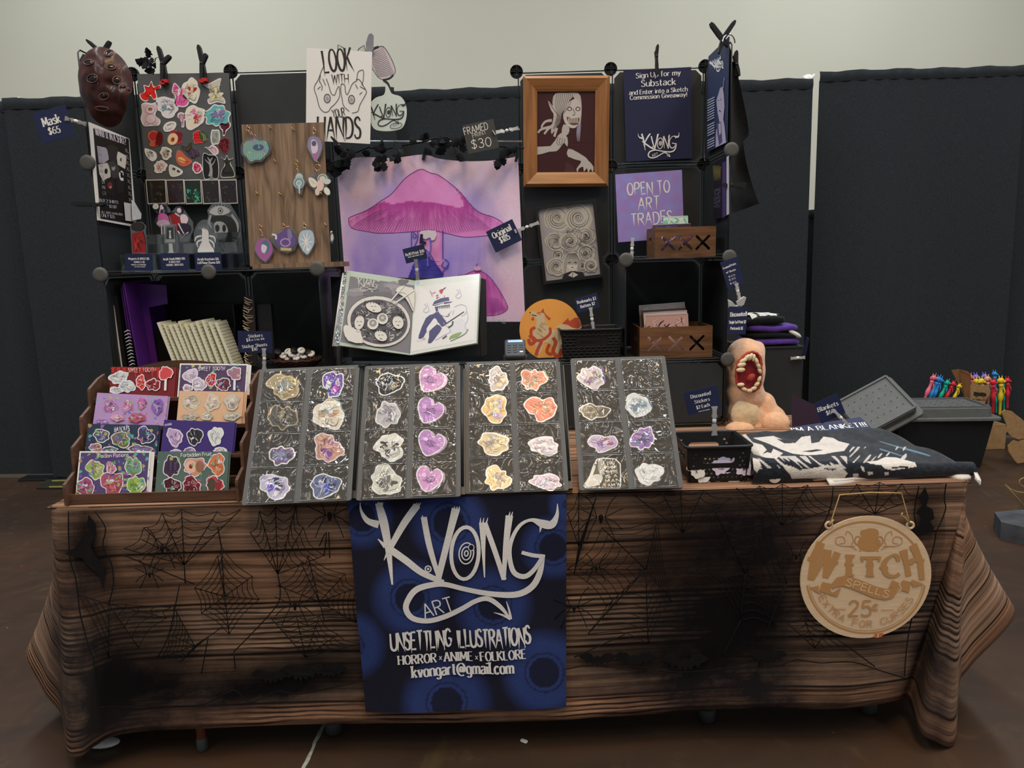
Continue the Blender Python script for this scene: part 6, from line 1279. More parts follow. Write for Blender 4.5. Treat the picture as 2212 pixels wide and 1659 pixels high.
# ---- open album of prints on a black stand
al = thing('print_album', 'white album open at two art prints, standing on a black stand in the middle', 'album', at(886, 768, LF+.03)); PG = K('a9b8ac'); SLV = K('c3ccc6')
sp0, sp1 = at(896.6, 606, LF+.10), at(886, 767, LF+.02)
def page(pts, Ys, nm, draw, col):
 q = [at(u, v, y) for (u, v), y in zip(pts, Ys)]; n = plane3(q[0], q[1], q[2]); q[3] = onp(*pts[3], q[0], n); S = Sheet(q[0], q[1]-q[0], q[0]-q[3])
 if S.N.dot(CO-q[0]) < 0: S.N = -S.N
 b = MB(); b.prism([p-S.N*.016 for p in q], S.N*.016, 'print_gloss', col); A = Art(b, S, 'print_gloss', .0004); draw(A); return b.build(nm, al)
def left(A):
 A.poly([c8(*p) for p in ((385, 215), (1195, 330), (1140, 1185), (262, 1040))], K('77767c'))
 r_ = random.Random(1)
 for k in range(14): A.poly(blob(*c8(r_.uniform(420, 1120), r_.uniform(280, 460)), r_.uniform(10, 22), r_.uniform(4, 9), k, 8, .3), K(r_.choice(['85848a', '6b6a70', '908f95'])))
 logo(A, Xf(*c8(600, 318), .037, .13), K('b9b9b8'), False, .9)
 A.ell(*c8(745, 785), 69, 55, K('c5c3bf'), .16, 40); A.ell(*c8(748, 790), 62, 48, K('55535a'), .16, 40); A.ring(*c8(745, 785), 69, 55, .8, INK, .16)
 FA = K('cbc9c4')
 for k in range(120):
  t = r_.uniform(0, 6.28); q = math.sqrt(r_.uniform(.1, 1)); x, y = 748+330*q*math.cos(t), 790+255*q*math.sin(t); A.line([c8(x+r_.uniform(-40, 40), y+r_.uniform(-30, 30)) for _ in range(4)], r_.uniform(.6, 1.3), K(r_.choice(['b5b3af', '8a888a', '26252a', 'c9c7c2'])), 3); A.h -= .00004
 A.h += .002
 for x, y, rx, ry, an in ((680, 610, 105, 60, .35), (500, 800, 62, 92, .2), (985, 800, 70, 85, -.3), (770, 970, 85, 62, .5)):
  A.ell(*c8(x, y), rx/5.8, ry/5.8, FA, an); A.ring(*c8(x, y), rx/5.8, ry/5.8, .8, INK, an)
  for dx in (-22, 20): A.line([c8(x+dx-12, y-8), c8(x+dx, y-14), c8(x+dx+12, y-6)], 1, INK, 3)
  A.line([c8(x-12, y+40), c8(x+2, y+34), c8(x+14, y+42)], 1.4, INK, 3)
  for k in range(7): A.line([c8(x-rx+k*rx*.33, y-ry*.8), c8(x-rx*1.1+k*rx*.36, y-ry*1.15), c8(x-rx*.9+k*rx*.3, y-ry*1.4)], 1.1, INK, 3)
 for x, y in ((670, 820), (790, 755)): A.ell(*c8(x, y), 12, 12, FA); A.ell(*c8(x, y-10), 8, 8, K('8d8b8a')); A.ell(*c8(x, y-12), 3, 3, K('bab8b5'))
 A.poly([c8(*p) for p in ((460, 890), (500, 875), (520, 940), (540, 1060), (360, 1030), (300, 900), (330, 830))], FA, 2); A.ring(*c8(487, 905), 4, 3, .7, INK)
 A.poly([c8(*p) for p in ((960, 390), (1020, 345), (1120, 360), (1190, 400), (1180, 660), (1140, 600), (1080, 500), (980, 430))], FA, 2); A.line([c8(975, 430), c8(1090, 450), c8(1175, 640)], .9, INK, 3)
 for q in ([(1060, 340), (900, 525)], [(1180, 400), (960, 550)]): A.line([c8(*p) for p in q], 2.6, K('d0cec8')); A.line([c8(q[0][0]+9, q[0][1]+9), c8(q[1][0]+9, q[1][1]+6)], .7, INK)
def right(A):
 A.poly([c8(*p) for p in ((1215, 350), (1985, 255), (1945, 1015), (1155, 1165))], K('d3d6dc')); P1, P2, GN = K('4c4a70'), K('a9a5bd'), K('7f9a5f')
 def q(l): return [c8(*p) for p in l]
 A.poly(q(((1420, 580), (1445, 530), (1530, 490), (1625, 475), (1640, 530), (1560, 550), (1450, 590))), P1); A.poly(q(((1560, 545), (1680, 530), (1650, 550), (1570, 565))), P1); A.line(q(((1440, 575), (1560, 540), (1640, 525))), 1.4, BW)
 A.poly(q(((1450, 600), (1500, 590), (1490, 650), (1470, 670))), P1)
 for k in range(7): A.line(q(((1510+k*20, 588-k*3), (1515+k*20, 628-k*2))), [3, .8], K('34324f'))
 A.poly(q(((1340, 740), (1430, 690), (1500, 660), (1560, 740), (1600, 800), (1540, 850), (1460, 760), (1370, 870), (1310, 980), (1260, 1000), (1250, 960))), P1, 2); A.poly(q(((1390, 880), (1480, 820), (1540, 870), (1480, 960), (1410, 1050), (1365, 1050), (1380, 980))), P1, 2); A.poly(q(((1400, 800), (1450, 740), (1490, 800), (1430, 860), (1360, 920), (1350, 870))), K('d0d0d8'), 2)
 A.poly(q(((1650, 850), (1740, 750), (1820, 760), (1850, 850), (1830, 950), (1700, 980))), K('c9c9d2'), 2)
 for l in (((1490, 620), (1520, 690), (1600, 720), (1660, 650)), ((1700, 600), (1780, 570), (1850, 600), (1840, 680), (1780, 720)), ((1690, 640), (1680, 700)), ((1850, 640), (1870, 740), (1830, 850), (1870, 900)), ((1560, 800), (1650, 900), (1560, 960), (1460, 1020))): A.line(q(l), 1.2, P2, 4)
 A.line(q(((1580, 820), (1700, 740), (1820, 660))), 2, K('2e2c3c'), 2); A.line(q(((1620, 860), (1670, 830), (1680, 780))), 3.5, K('3a5048'), 3); A.line(q(((1640, 1010), (1660, 980), (1740, 950), (1790, 920))), [2, 6, 8, 2], GN, 4); A.line(q(((1870, 880), (1840, 930), (1760, 980), (1650, 1030))), 1.6, K('5f7a44'), 4); A.ring(*c8(1605, 700), 5, 3, 1.6, K('6f7f68'), 0, -60, 120)
 A.poly(q(((1505, 395), (1550, 375), (1555, 400), (1535, 435))), K('b5354a'), 2); A.line(q(((1545, 390), (1590, 355))), 1.6, K('2c2a38'))
 for l in (((1395, 395), (1425, 470)), ((1420, 430), (1465, 415)), ((1465, 460), (1500, 455)), ((1470, 490), (1510, 478)), ((1485, 440), (1480, 500)), ((1570, 455), (1575, 480)), ((1320, 985), (1300, 1010), (1335, 1000))): A.line(q(l), 1.1, K('a8485a'))
 for x, y in ((1340, 620), (1745, 440)): A.line(q(((x-20, y-60), (x+10, y-20), (x-30, y+20), (x, y+50), (x+40, y+20), (x+15, y-70))), .9, P2, 4)
 for k in range(16): r_ = hsh(k); A.ell(*c8(r_.uniform(1240, 1900), r_.uniform(340, 900)), .6, .6, P2)
 A.line(q(((1550, 1000), (1605, 962))), 2.2, K('2c2a38')); A.text('KVS', c8(1235, 1040), c8(1300, 1020), 4, P2, 'hand')
page([(750, 584), (896.6, 606), (886, 767), (733, 746)], [LF+.05, LF+.10, LF+.02, LF-.03], 'left_page', left, PG)
page([(896.6, 606), (1036, 591), (1029, 741), (886, 767)], [LF+.10, LF+.05, LF-.03, LF+.02], 'right_page', right, SLV)
b = MB(); q = [at(741, 590, LF+.055), at(750, 583, LF+.056), at(733, 748, LF-.026), at(719, 748, LF-.02)]; b.prism(q, (0, .012, 0), 'clear_plastic'); b.tube([q[0], q[3]], .003, 'white_plastic'); b.build('cover_edge', al)
std = thing('book_stand', 'black folding book stand under the open album', 'stand', at(890, 778, LF+.06)); std.location.z = S1
def sbar(pts, w, nm, n_=(0, .008, 0), m='plastic_black'):
 b = MB(); b.prism([at(*p) for p in pts], n_, m); b.build(nm, std)
sbar([(1030, 598, LF+.13), (1050, 604, LF+.13), (1052, 766, LF+.07), (1040, 770, LF+.07)], 0, 'back_plate'); sbar([(714, 598, LF+.135), (1045, 602, LF+.135), (1045, 768, LF+.075), (722, 772, LF+.075)], 0, 'back_board')
b = MB(); p, q = at(769, 774, LF-.01), at(1001, 768, LF-.01); b.box((p.x, LF-.02, S1), (q.x-p.x, 0, 0), (0, .09, 0), (0, 0, .014), 'plastic_black'); b.cbox(((p.x+q.x)/2, LF-.021, S1+.008), .12, .002, .003, 'wire_black'); b.build('ledge', std)
for u, v in ((798, 770), (969, 765)): b = MB(); p = at(u, v, LF-.028); b.cbox(Vector((p.x, LF-.022, S1+.022)), .009, .005, .028, 'plastic_black', M=Matrix.Rotation(-.2 if u < 900 else .02, 3, 'Y')); b.cbox(Vector((p.x, LF-.014, S1+.012)), .009, .016, .006, 'plastic_black'); b.build('page_clip', std)
b = MB(); p = at(728, 757, LF+.02); b.tube([Vector((p.x, LF+.03, S1)), p+Vector((0, .03, .03))], .009, 'leg_grey', n=12); b.build('rubber_foot', std)
SW = 'clear clips that hold the price tags'
card(c4(838, 1056), c4(1042, 1003), c4(1076, 1140), c4(874, 1195), LF+.06, [('8x10 Print $10', c4(870, 1122), c4(1046, 1082), 6), ('SINGLE AND DOUBLE SIDED', c4(890, 1138), c4(1040, 1104), 2.4)], 'small navy price tag clipped to the top of the open album')
swivel(c4(965, 1150), c4(985, 1350), LF+.055, 'clear clip standing on the spine of the open album', .012, LF+.085)
card((1000, 273), (1067, 254), (1076, 318), (1011, 334), LB-.16, [('FRAMED', (1004, 292), (1055, 279), 15, 'hand'), ('PRINT', (1022, 298), (1051, 289), 9, 'hand'), ('$30', (1020, 322), (1062, 315), 19, 'hand')], 'dark grey chalk-lettered tag pricing a framed print left of the wooden frame', col=K('3c3c3b'), tc=K('c5c5c2'))
swivel((1066, 287), (1121, 277), LB-.16, 'clear clip holding the chalk-lettered tag beside the wooden frame', .015, RB-.02)
card(c4(1635, 890), c4(1890, 762), c4(1975, 965), c4(1732, 1092), LB-.06, [('Original', c4(1712, 955), c4(1882, 868), 13), ('$185', c4(1780, 998), c4(1868, 955), 13)], 'tilted navy tag pricing an original, left of the swirl drawing')
swivel(c4(1910, 885), c4(2140, 800), LB-.06, 'clear clip holding the tilted navy tag left of the swirl drawing', .013, RB-.06)
bc = thing('binder_clip', 'small black binder clip with wire arms right of the mushroom hanging', 'clip', at(1130, 480, RB-.03)); b = MB(); b.prism([at(*p, RB-.025) for p in ((1122, 459), (1134, 457), (1137, 478), (1125, 481))], (0, -.018, 0), 'plastic_black'); b.build('body', bc)
for s_ in (-3, 4): b = MB(); b.tube([at(1124, 470+s_, RB-.045), at(1110, 464+s_*1.5, RB-.05), at(1112, 474+s_, RB-.05), at(1124, 474+s_, RB-.045)], .0012, 'chrome', n=6); b.build('wire_arm', bc)
# ---- card reader, fox disc, woven basket
rd = thing('card_reader', 'small dark grey card reader with a lit screen on its dock', 'card reader', at(1113, 776, LF+.06)); rd.location.z = S1; p0 = at(1113, 765, LF+.05); mat('reader_grey', K('3c4045'), .45); mat('screen_blue', K('8fb0e0', 1.0), .3)
ms = MATS['screen_blue'].node_tree.nodes['Principled BSDF']; ms.inputs['Emission Color'].default_value = (.25, .42, .9, 1); ms.inputs['Emission Strength'].default_value = .7
b = MB(); b.rbox((p0.x, LF+.07, S1+.020), .082, .075, .04, .008, 'reader_grey'); b.build('dock', rd)
M = Matrix.Rotation(math.radians(38), 3, 'X'); ce = Vector((p0.x, LF+.05, S1+.062)); b = MB(); b.rbox(ce, .072, .085, .018, .010, 'reader_grey', M=M); b.build('body', rd)
def onr(x, y, h=.0095): return ce+M@Vector((x, y, h))
b = MB(); b.box(onr(-.024, .024), M@Vector((.05, 0, 0)), M@Vector((0, .010, 0)), M@Vector((0, 0, .001)), 'screen_blue'); b.build('screen', rd)
for i in range(3):
 for j in range(4): b = MB(); b.rbox(onr(-.021+.021*i, .012-.0115*j), .013, .007, .0022, .003, 'white_plastic' if (i, j) == (2, 3) else 'wire_black', M=M); b.build('key', rd)
SF = Sheet(at(1188, 713, RF+.10), (1, 0, 0), (0, .10, 1)); b = MB(); kf = SF.scale((1188, 713)); OR_, CRM, RDF = K('cf8f45', 1.3), K('b9a482', 1.3), K('a8452f', 1.3)
cc = SF.uv((1188, 712)); b.prism([SF.p3((cc[0]+66*kf*math.cos(t), cc[1]+66*kf*math.sin(t)), -.005) for t in (2*math.pi*i/60 for i in range(60)) if math.sin(t) > -.93]+[], SF.N*.005, 'print', OR_)
A = Art(b, SF, 'print', .0004)
def fp(l, c, n=2): A.poly([c6(*p) for p in l], c, n)
fp(((860, 1030), (815, 1060), (830, 1040)), RDF, 0)
fp(((590, 1060), (640, 1030), (700, 1020), (730, 985), (770, 975), (795, 1040), (780, 1075), (640, 1075)), CRM); fp(((640, 1030), (690, 985), (700, 1010), (745, 980), (775, 980), (795, 1045), (770, 1070), (720, 1060), (690, 1040)), RDF, 0)
fp(((385, 940), (400, 930), (470, 940), (490, 905), (505, 945), (505, 1000), (540, 1060), (590, 1080), (640, 1100), (648, 1250), (600, 1290), (560, 1210), (540, 1190), (500, 1180), (480, 1250), (440, 1280), (430, 1200), (405, 1130), (425, 1060), (440, 1000), (410, 980)), CRM)
fp(((470, 940), (492, 905), (505, 948)), RDF, 0); A.line([c6(400, 958), c6(440, 968)], 2, INK); A.ell(*c6(388, 940), 1.6, 1.4, INK); A.line([c6(440, 945), c6(470, 940)], 2.2, RDF); A.line([c6(450, 958), c6(475, 952)], 1.2, RDF)
for l, w in ((((500, 945), (520, 970), (545, 995)), [2, 3, 6]), (((415, 975), (405, 1000)), [3, 6]), (((430, 1060), (395, 1080), (410, 1150), (480, 1160), (545, 1110), (545, 1060)), 6), (((380, 1120), (430, 1160), (390, 1190), (375, 1150)), 7), (((570, 1140), (590, 1180), (570, 1250), (600, 1290)), 8), (((480, 1170), (450, 1230), (435, 1280)), 7), (((540, 1190), (520, 1250), (560, 1275)), 6), (((640, 1230), (620, 1280), (590, 1300)), 8)): A.line([c6(*p) for p in l], w, RDF, 4)
for k in range(14): r_ = hsh(k+40); x, y = r_.uniform(440, 500), r_.uniform(1010, 1130); A.line([c6(x, y), c6(x+8, y+14), c6(x+20, y+20)], .8, K('8a7858'), 3)
tag(b.build('fox_disc'), 'orange round board painted with a cream fox in a red scarf', 'board')
def basket(tl, tr, bl, br, Y, dep, z0, label, kind, cat='basket'):
 """open plastic basket; photo corners of its front face"""
 a, e = at(*tl, Y), at(*tr, Y); w = e.x-a.x; h = (a.z+e.z)/2-z0; cx = (a.x+e.x)/2; ta = .014; t = thing('plastic_basket', label, cat, (cx, Y+dep/2, z0), None); mt = 'plastic_black'
 sides = [('front_wall', Vector((cx, Y, z0)), (1, 0, 0), w, (0, -1, 0)), ('back_wall', Vector((cx, Y+dep, z0)), (-1, 0, 0), w, (0, 1, 0)), ('side_wall', Vector((cx-w/2, Y+dep/2, z0)), (0, -1, 0), dep, (-1, 0, 0)), ('side_wall', Vector((cx+w/2, Y+dep/2, z0)), (0, 1, 0), dep, (1, 0, 0))]
 for nm, o, ux, ww, nn in sides:
  V_ = Vector((-nn[0]*0, 0, 1))*h+Vector(nn)*ta; S = Sheet(o-Vector(nn)*ta, ux, V_); hh = V_.length; b = MB(); W = ww/2-.006; holes = []
  st = [(x*min(.034, ww*.2)+math.copysign(.010, x)*0+.010*math.cos(math.radians(q)), hh*.62+.010*math.sin(math.radians(q))) for x, q in [(1, -90+30*i) for i in range(7)]+[(-1, 90+30*i) for i in range(7)]]
  holes.append(st)
  if kind == 'tri':
   for r in range(7):
    for k in range(int(ww/.0125)):
     x, y = -ww/2+.014+k*.0125+(r % 2)*.006, .012+r*.0115
     if abs(x) > W-.008 or y > hh-.02 or (abs(x) < .058 and abs(y-hh*.62) < .019): continue
     q = .0042*(.7+.3*hsh(r*99+k).random()); s_ = 1 if (k+r) % 2 else -1; holes.append([(x-q, y-q*.6*s_), (x+q, y-q*.6*s_), (x, y+q*.9*s_)])
  holed(b, S, [(-W, 0), (W, 0), (W+.006, hh), (-W-.006, hh)], holes, .002, mt); o2 = b.build(nm, t)
  if kind == 'weave':
   b = MB()
   for r in range(int(hh/.011)):
    for sg in (0, 1):
     P = [(-W+2*W*i/40, .006+r*.011+.0028*math.sin(i*1.57+r*3.14)) for i in range(41)]
     run = []
     for p in P+[None]:
      if p is None or (abs(p[0]) < .052 and abs(p[1]-hh*.62) < .016):
       if len(run) > 2: b.tube(run, .0022, mt, n=5)
       run = []
      else: run.append(S.p3(p, .0015))
     break
   b.build('weave', o2)
 b = MB(); W, D_ = w/2+.004, dep/2+.004; c = Vector((cx, Y+dep/2, z0+h)); r_ = .018; loop = []
 for sx, sy, a0 in ((1, 1, 0), (-1, 1, 90), (-1, -1, 180), (1, -1, 270)): loop += [c+Vector((sx*(W-r_)+r_*math.cos(math.radians(a0+30*k)), sy*(D_-r_)+r_*math.sin(math.radians(a0+30*k)), 0)) for k in range(4)]
 b.tube(loop, .0042, mt, n=8, closed=True); b.build('rim', t)
 b = MB(); b.box((cx-w/2+.016, Y+.016, z0), (w-.032, 0, 0), (0, dep-.032, 0), (0, 0, .003), mt); b.build('base', t); return t
basket(c6(635, 1085), c6(1120, 1070), c6(650, 1300), c6(1110, 1285), RF+.02, .15, S1, 'black woven-look plastic basket beside the orange fox disc', 'weave')
card(c6(740, 830), c6(918, 780), c6(945, 895), c6(768, 945), RF+.04, [('Bookmarks $3', c6(765, 872), c6(912, 838), 6.5), ('Buttons $2', c6(792, 906), c6(905, 878), 6.5)], 'navy tag pricing bookmarks and buttons above the woven-look basket')
swivel(c6(868, 900), c6(893, 1085), RF+.035, 'clear clip on the rim of the woven-look basket')
# ================================================================ right shelving
wood('frame_oak', K('9c6c42', 1.15), K('80552f', 1.1), 1.0, 2, .35)
SFm = fit(c5(326, 241), c5(1022, 240), c5(1004, 1120), c5(341, 1122), RB-.04)
fr = thing('framed_picture', 'honey-brown wooden picture frame with a pale long-haired figure on dark red', 'framed picture', SFm.O-SFm.V*SFm.h/2); W, Hh = SFm.w/2, SFm.h/2; iw, ih = W*.675, Hh*.73
wood('frame_oak_h', K('9c6c42', 1.15), K('80552f', 1.1), 1.0, 0, .35)
for nm, q, mm_ in (('rail', ((-W, Hh), (W, Hh), (iw, ih), (-iw, ih)), 'frame_oak_h'), ('rail', ((W, -Hh), (-W, -Hh), (-iw, -ih), (iw, -ih)), 'frame_oak_h'), ('rail', ((-W, -Hh), (-W, Hh), (-iw, ih), (-iw, -ih)), 'frame_oak'), ('rail', ((W, Hh), (W, -Hh), (iw, -ih), (iw, ih)), 'frame_oak')):
 b = MB(); f = [(.25, .022), (.8, .016)]; o0, o1, i1, i0 = [Vector(p) for p in q]; L0 = [o0, o0.lerp(i0, .2), o0.lerp(i0, .85), i0]; L1 = [o1, o1.lerp(i1, .2), o1.lerp(i1, .85), i1]; hs_ = (.012, .022, .010, .006); V = []
 for L_ in (L0, L1): V += [SFm.p3(p, h) for p, h in zip(L_, hs_)]+[SFm.p3(L_[0], -.006), SFm.p3(L_[-1], -.006)]
 b.mesh(V, [(0, 6, 7, 1), (1, 7, 8, 2), (2, 8, 9, 3), (4, 10, 6, 0), (3, 9, 11, 5), (0, 1, 2, 3, 5, 4), (6, 10, 11, 9, 8, 7)], mm_); b.build(nm, fr)
b = MB(); slab(SFm, iw*2+.004, ih*2+.004, .002, 'print', K('3d1c20'), b); A = Art(b, SFm, 'print', .0003, step=.00003); FG, FD = K('b3aeac'), K('3a2a2e')
def f5(l, c=None, n=2): A.poly([c5(*p) for p in l], c or FG, n)
def l5(l, w, c=None, n=4): A.line([c5(*p) for p in l], w, c or FG, n)
f5(((590, 375), (680, 372), (770, 372), (795, 430), (797, 540), (785, 640), (775, 660), (770, 560), (760, 480), (730, 400), (680, 470), (640, 540), (630, 600), (600, 640), (560, 700), (555, 650), (575, 560), (565, 440)))
f5(((680, 460), (740, 420), (785, 450), (790, 540), (770, 600), (755, 645), (710, 650), (665, 610), (650, 540)), K('c0bbb8')); f5(((530, 432), (570, 480), (625, 540), (632, 575), (600, 565), (555, 510)), K('bdb5b2')); l5(((540, 450), (580, 510), (620, 560)), 1.2, FD)
for k in range(9): l5(((600+k*16, 380), (590+k*14, 470), (600+k*5, 560), (570+k*6, 660)), .8, FD, 4)
for l in (((560, 590), (510, 600), (480, 640), (500, 655), (545, 640)), ((580, 620), (530, 660), (500, 700)), ((600, 650), (580, 720)), ((560, 640), (480, 660), (450, 690))): l5(l, [6, 5, 4, 3, 1][:len(l)])
for k in range(4): l5(((770+k*6, 620), (760+k*8, 690), (765+k*5, 760)), [2.5, 2, .4], K('8f8aa0'))
for x in (702, 768): A.ell(*c5(x, 498), 5.5, 4.5, K('6a5658')); A.ell(*c5(x, 500), 3, 2.4, K('d0ccc8'))
l5(((730, 500), (745, 540), (725, 548)), 1, FD, 3); f5(((680, 560), (720, 575), (780, 570), (765, 620), (720, 625), (690, 600)), K('5a3a3c'), 2)
for k in range(7): A.line([c5(693+k*12, 570), c5(695+k*12, 612)], 1.6, K('cfc9c0'))
f5(((660, 620), (700, 650), (690, 700), (645, 720), (640, 660)), FG)
f5(((437, 800), (550, 795), (610, 710), (650, 690), (685, 730), (685, 800), (660, 770), (640, 790), (600, 835), (540, 840), (437, 865)), FG, 2); [l5(((610+k*18, 720+k*6), (600+k*20, 770), (620+k*20, 790+k*3)), 1, FD) for k in range(4)]
f5(((685, 830), (715, 818), (830, 885), (845, 915), (800, 915), (690, 880)), FG, 2); f5(((800, 890), (850, 910), (892, 960), (885, 1005), (870, 975), (850, 1008), (840, 970), (815, 1000), (810, 960), (775, 975), (765, 1008), (757, 975), (790, 930)), FG, 2)
for k in range(3): l5(((700, 760+k*30), (830, 755+k*30)), .6, K('54303a'), 2)
f5(((670, 920), (700, 930), (770, 1008), (660, 1008)), K('4a2a2e'), 0); b.build('picture', fr)
b = MB(); slab(SFm, iw*2, ih*2, .0015, 'glass', None, b, .005); b.build('glass', fr)
SI = fit(c6(418, 97), c6(912, 35), c6(970, 655), c6(497, 718), RB-.03); sw = thing('framed_drawing', 'tilted thin black frame holding a pencil drawing of a girl with spiralling hair', 'framed picture', SI.O-SI.V*SI.h/2); W, Hh = SI.w/2, SI.h/2
for q in (((-W, Hh), (W, Hh), (W-.012, Hh-.012), (-W+.012, Hh-.012)), ((W, -Hh), (-W, -Hh), (-W+.012, -Hh+.012), (W-.012, -Hh+.012)), ((-W, -Hh), (-W, Hh), (-W+.012, Hh-.012), (-W+.012, -Hh+.012)), ((W, Hh), (W, -Hh), (W-.012, -Hh+.012), (W-.012, Hh-.012))): b = MB(); b.prism([SI.p3(p, -.004) for p in q], SI.N*.018, 'plastic_black'); b.build('rail', sw)
b = MB(); slab(SI, W*2-.02, Hh*2-.02, .002, 'print', K('8f8a92'), b); A = Art(b, SI, 'print', .0003, step=.00003); A.poly([c6(*p) for p in ((458, 105), (895, 48), (955, 640), (510, 700))], K('a39fa4')); SWC, SWD = K('bdb9b0'), K('4c494c'); r_ = random.Random(8)
for x, y, r in ((603, 188, 108), (772, 186, 112), (586, 374, 78), (705, 372, 84), (830, 333, 74), (835, 468, 68), (612, 485, 46), (598, 574, 78), (800, 572, 46), (870, 565, 56)):
 A.poly(blob(*c6(x, y), r/3.687, r/3.687, int(x), 12, .06), SWC)
 for k in range(11):
  a0 = r_.uniform(0, 6.28); rr0 = r*(.98-.08*k); P = [(x+rr0*(1-.30*j/9)*math.cos(a0+j*.42), y+rr0*(1-.30*j/9)*math.sin(a0+j*.42)) for j in range(10)]; A.line([c6(*p) for p in P], [.4, .8, 1.1, 1.2, 1.2, 1.1, 1, .8, .6, .3], SWD if k % 2 else K('6f6b6c'))
 A.ring(*c6(x, y), r*.16/3.687, r*.16/3.687, .8, SWD); A.ell(*c6(x, y), 1.3, 1.3, INK)
for k in range(40): x, y = r_.uniform(520, 900), r_.uniform(250, 450); A.line([c6(x, y), c6(x+r_.uniform(-30, 30), y+r_.uniform(10, 30)), c6(x+r_.uniform(-60, 60), y+r_.uniform(20, 50))], [.3, .8, .3], SWD, 4); A.h -= .00003
A.poly([c6(*p) for p in ((650, 520), (690, 465), (750, 460), (785, 510), (790, 600), (760, 640), (690, 650), (640, 620))], K('c2beb6'), 2); A.poly([c6(*p) for p in ((680, 520), (765, 515), (765, 570), (735, 608), (715, 608), (685, 575))], K('d0ccc4'), 2)
for k in range(16): A.line([c6(690+k*4, 470), c6(662+k*8, 530), c6(655+k*8.5, 560 if 2 < k < 13 else 630)], .8, SWD, 3)
for x in (700, 748): A.line([c6(x-10, 545), c6(x, 540), c6(x+10, 546)], 1.6, INK, 2)
A.line([c6(715, 580), c6(730, 580)], 1.4, INK); A.poly([c6(*p) for p in ((640, 670), (660, 630), (715, 610), (745, 610), (810, 625), (825, 655))], K('2a282a')); A.poly([c6(*p) for p in ((690, 645), (725, 615), (770, 640), (730, 662))], K('c2beb6')); A.line([c6(728, 615), c6(722, 660)], 1.2, INK); b.build('drawing', sw)
b = MB(); slab(SI, W*2-.022, Hh*2-.022, .001, 'glass', None, b, .006); b.build('glass', sw)
PO = K('b9bcc8')
SU = fit(c5(1133, 195), c5(1672, 163), c5(1678, 890), c5(1150, 922), RB-.03); b = slab(SU, SU.w, SU.h, .004, 'print', K('20233f')); A = Art(b, SU); A.text('Sign Up for my', c5(1232, 255), c5(1585, 228), 10.5, WH2); A.text('Substack', c5(1275, 322), c5(1545, 305), 13, WH2); A.text('and Enter into a Sketch', c5(1178, 388), c5(1640, 358), 9, WH2); A.text('Commission Giveaway!', c5(1184, 428), c5(1636, 400), 9, WH2)
logo(A, Xf(*c5(1412, 788), .0625, -.03), WH2, True, .8); tag(b.build('signup_sign'), 'dark navy sign with white lettering on the upper right shelving panel', 'sign')
clamp((1418, 122), [(1421, 96), (1416, 110)], [(1417, 160), (1421, 160)], RB-.05, 'narrow black clamp at the top of the dark navy sign', .009)
PX = GB+2*G-.012; PN = Vector((-1, 0, 0))
SPo = fit((1530, 121), (1573.6, 81), (1570, 309), (1527, 328), plane=Vector((PX, 0, 0)), N=PN); b = slab(SPo, SPo.w, SPo.h, .003, 'print', K('2b3552'))
A = Art(b, SPo); A.m = 'print'; WL = K('9aa0b4')
X_ = Xf(1551, 139, .032, -.5, .62); logo(A, X_, WH2, True, .9)
def c7(x, y): return (1480+x/7.373, y/7.373)
A.poly([c7(*p) for p in ((540, 1500), (570, 1400), (610, 1380), (630, 1500), (640, 1700), (620, 1900), (640, 2000), (665, 2270), (560, 2320), (495, 2350), (505, 2080), (560, 1950), (530, 1800), (510, 1600))], K('9d97ad'), 0); A.poly([c5(*p) for p in ((1880, 620), (1915, 600), (1925, 760), (1900, 790), (1885, 700))], K('4a4868'), 0); A.poly([c5(*p) for p in ((1893, 620), (1912, 610), (1915, 690), (1900, 710))], K('9d97ad'), 0)
for x, y in ((1893, 430), (1912, 425)): A.ell(*c5(x, y), .9, 1.4, INK)
A.line([c5(1900, 510), c5(1912, 520)], 1.2, INK); A.line([c7(620, 1400), c7(625, 1300), c7(640, 1240)], 1.4, K('9d97ad'), 3)
for k in range(20):
 if k in (9, 15): continue
 y = 415+k*20; A.line([c5(1806, y+18), c5(1862, y-10)], 1.1, WL); A.h -= .00005
tag(b.build('side_poster'), 'narrow-looking blue poster on the inner side of the upper right shelving panel', 'poster')
clamp((1561, 84), [(1535, 49), (1587, 46)], [(1552, 116), (1574, 100)], RF+.01, 'black spring clamp spread wide at the top right corner of the shelving', .012)
b = MB(); b.tube([at(1561+1.0*0+12*(1-math.cos(t))*1.1, 92-18*math.sin(t), RF-.01+.03*(t/3.1)) for t in (math.pi*i/14*1.02 for i in range(15))], .0022, 'chrome', n=8); tag(b.build('metal_ring'), 'half-hidden silver ring hooked over the top right corner of the shelving', 'ring')
clamp((1590, 140), [(1591, 109), (1586, 118)], [(1596, 165), (1590, 165)], RF+.06, 'black spring clamp holding the hanging black bag', .010)
bg = thing('black_bag', 'black cloth bag hanging on the outer right side of the shelving', 'bag', (GB+2*G+.03, RF+.15, 1.5)); xo = GB+2*G+.012
OUT = smooth([(1577, 130), (1588, 140), (1600, 190), (1618, 285), (1606, 305), (1612, 350), (1625, 400), (1640, 440)], 4); INN = [(1577, 130), (1576, 300), (1578, 400), (1580, 462)]
b = MB(); b.grid(lambda u, v: at(*[x+(y-x)*u for x, y in zip(edge(INN, 1-v), edge(OUT, 1-v))], RF+.02+.16*(1-(2*u-1)**2)*.15+.04*u+.006*math.sin(v*17+u*5)), 14, 24, 'black_fabric'); b.build('front_cloth', bg)
b = MB(); b.grid(lambda u, v: at(*[x+(y-x)*u for x, y in zip(edge(INN, 1-v), edge(OUT, 1-v))], RF+.20+.02*u+.004*math.sin(v*11)), 10, 16, 'black_fabric'); b.build('back_cloth', bg)
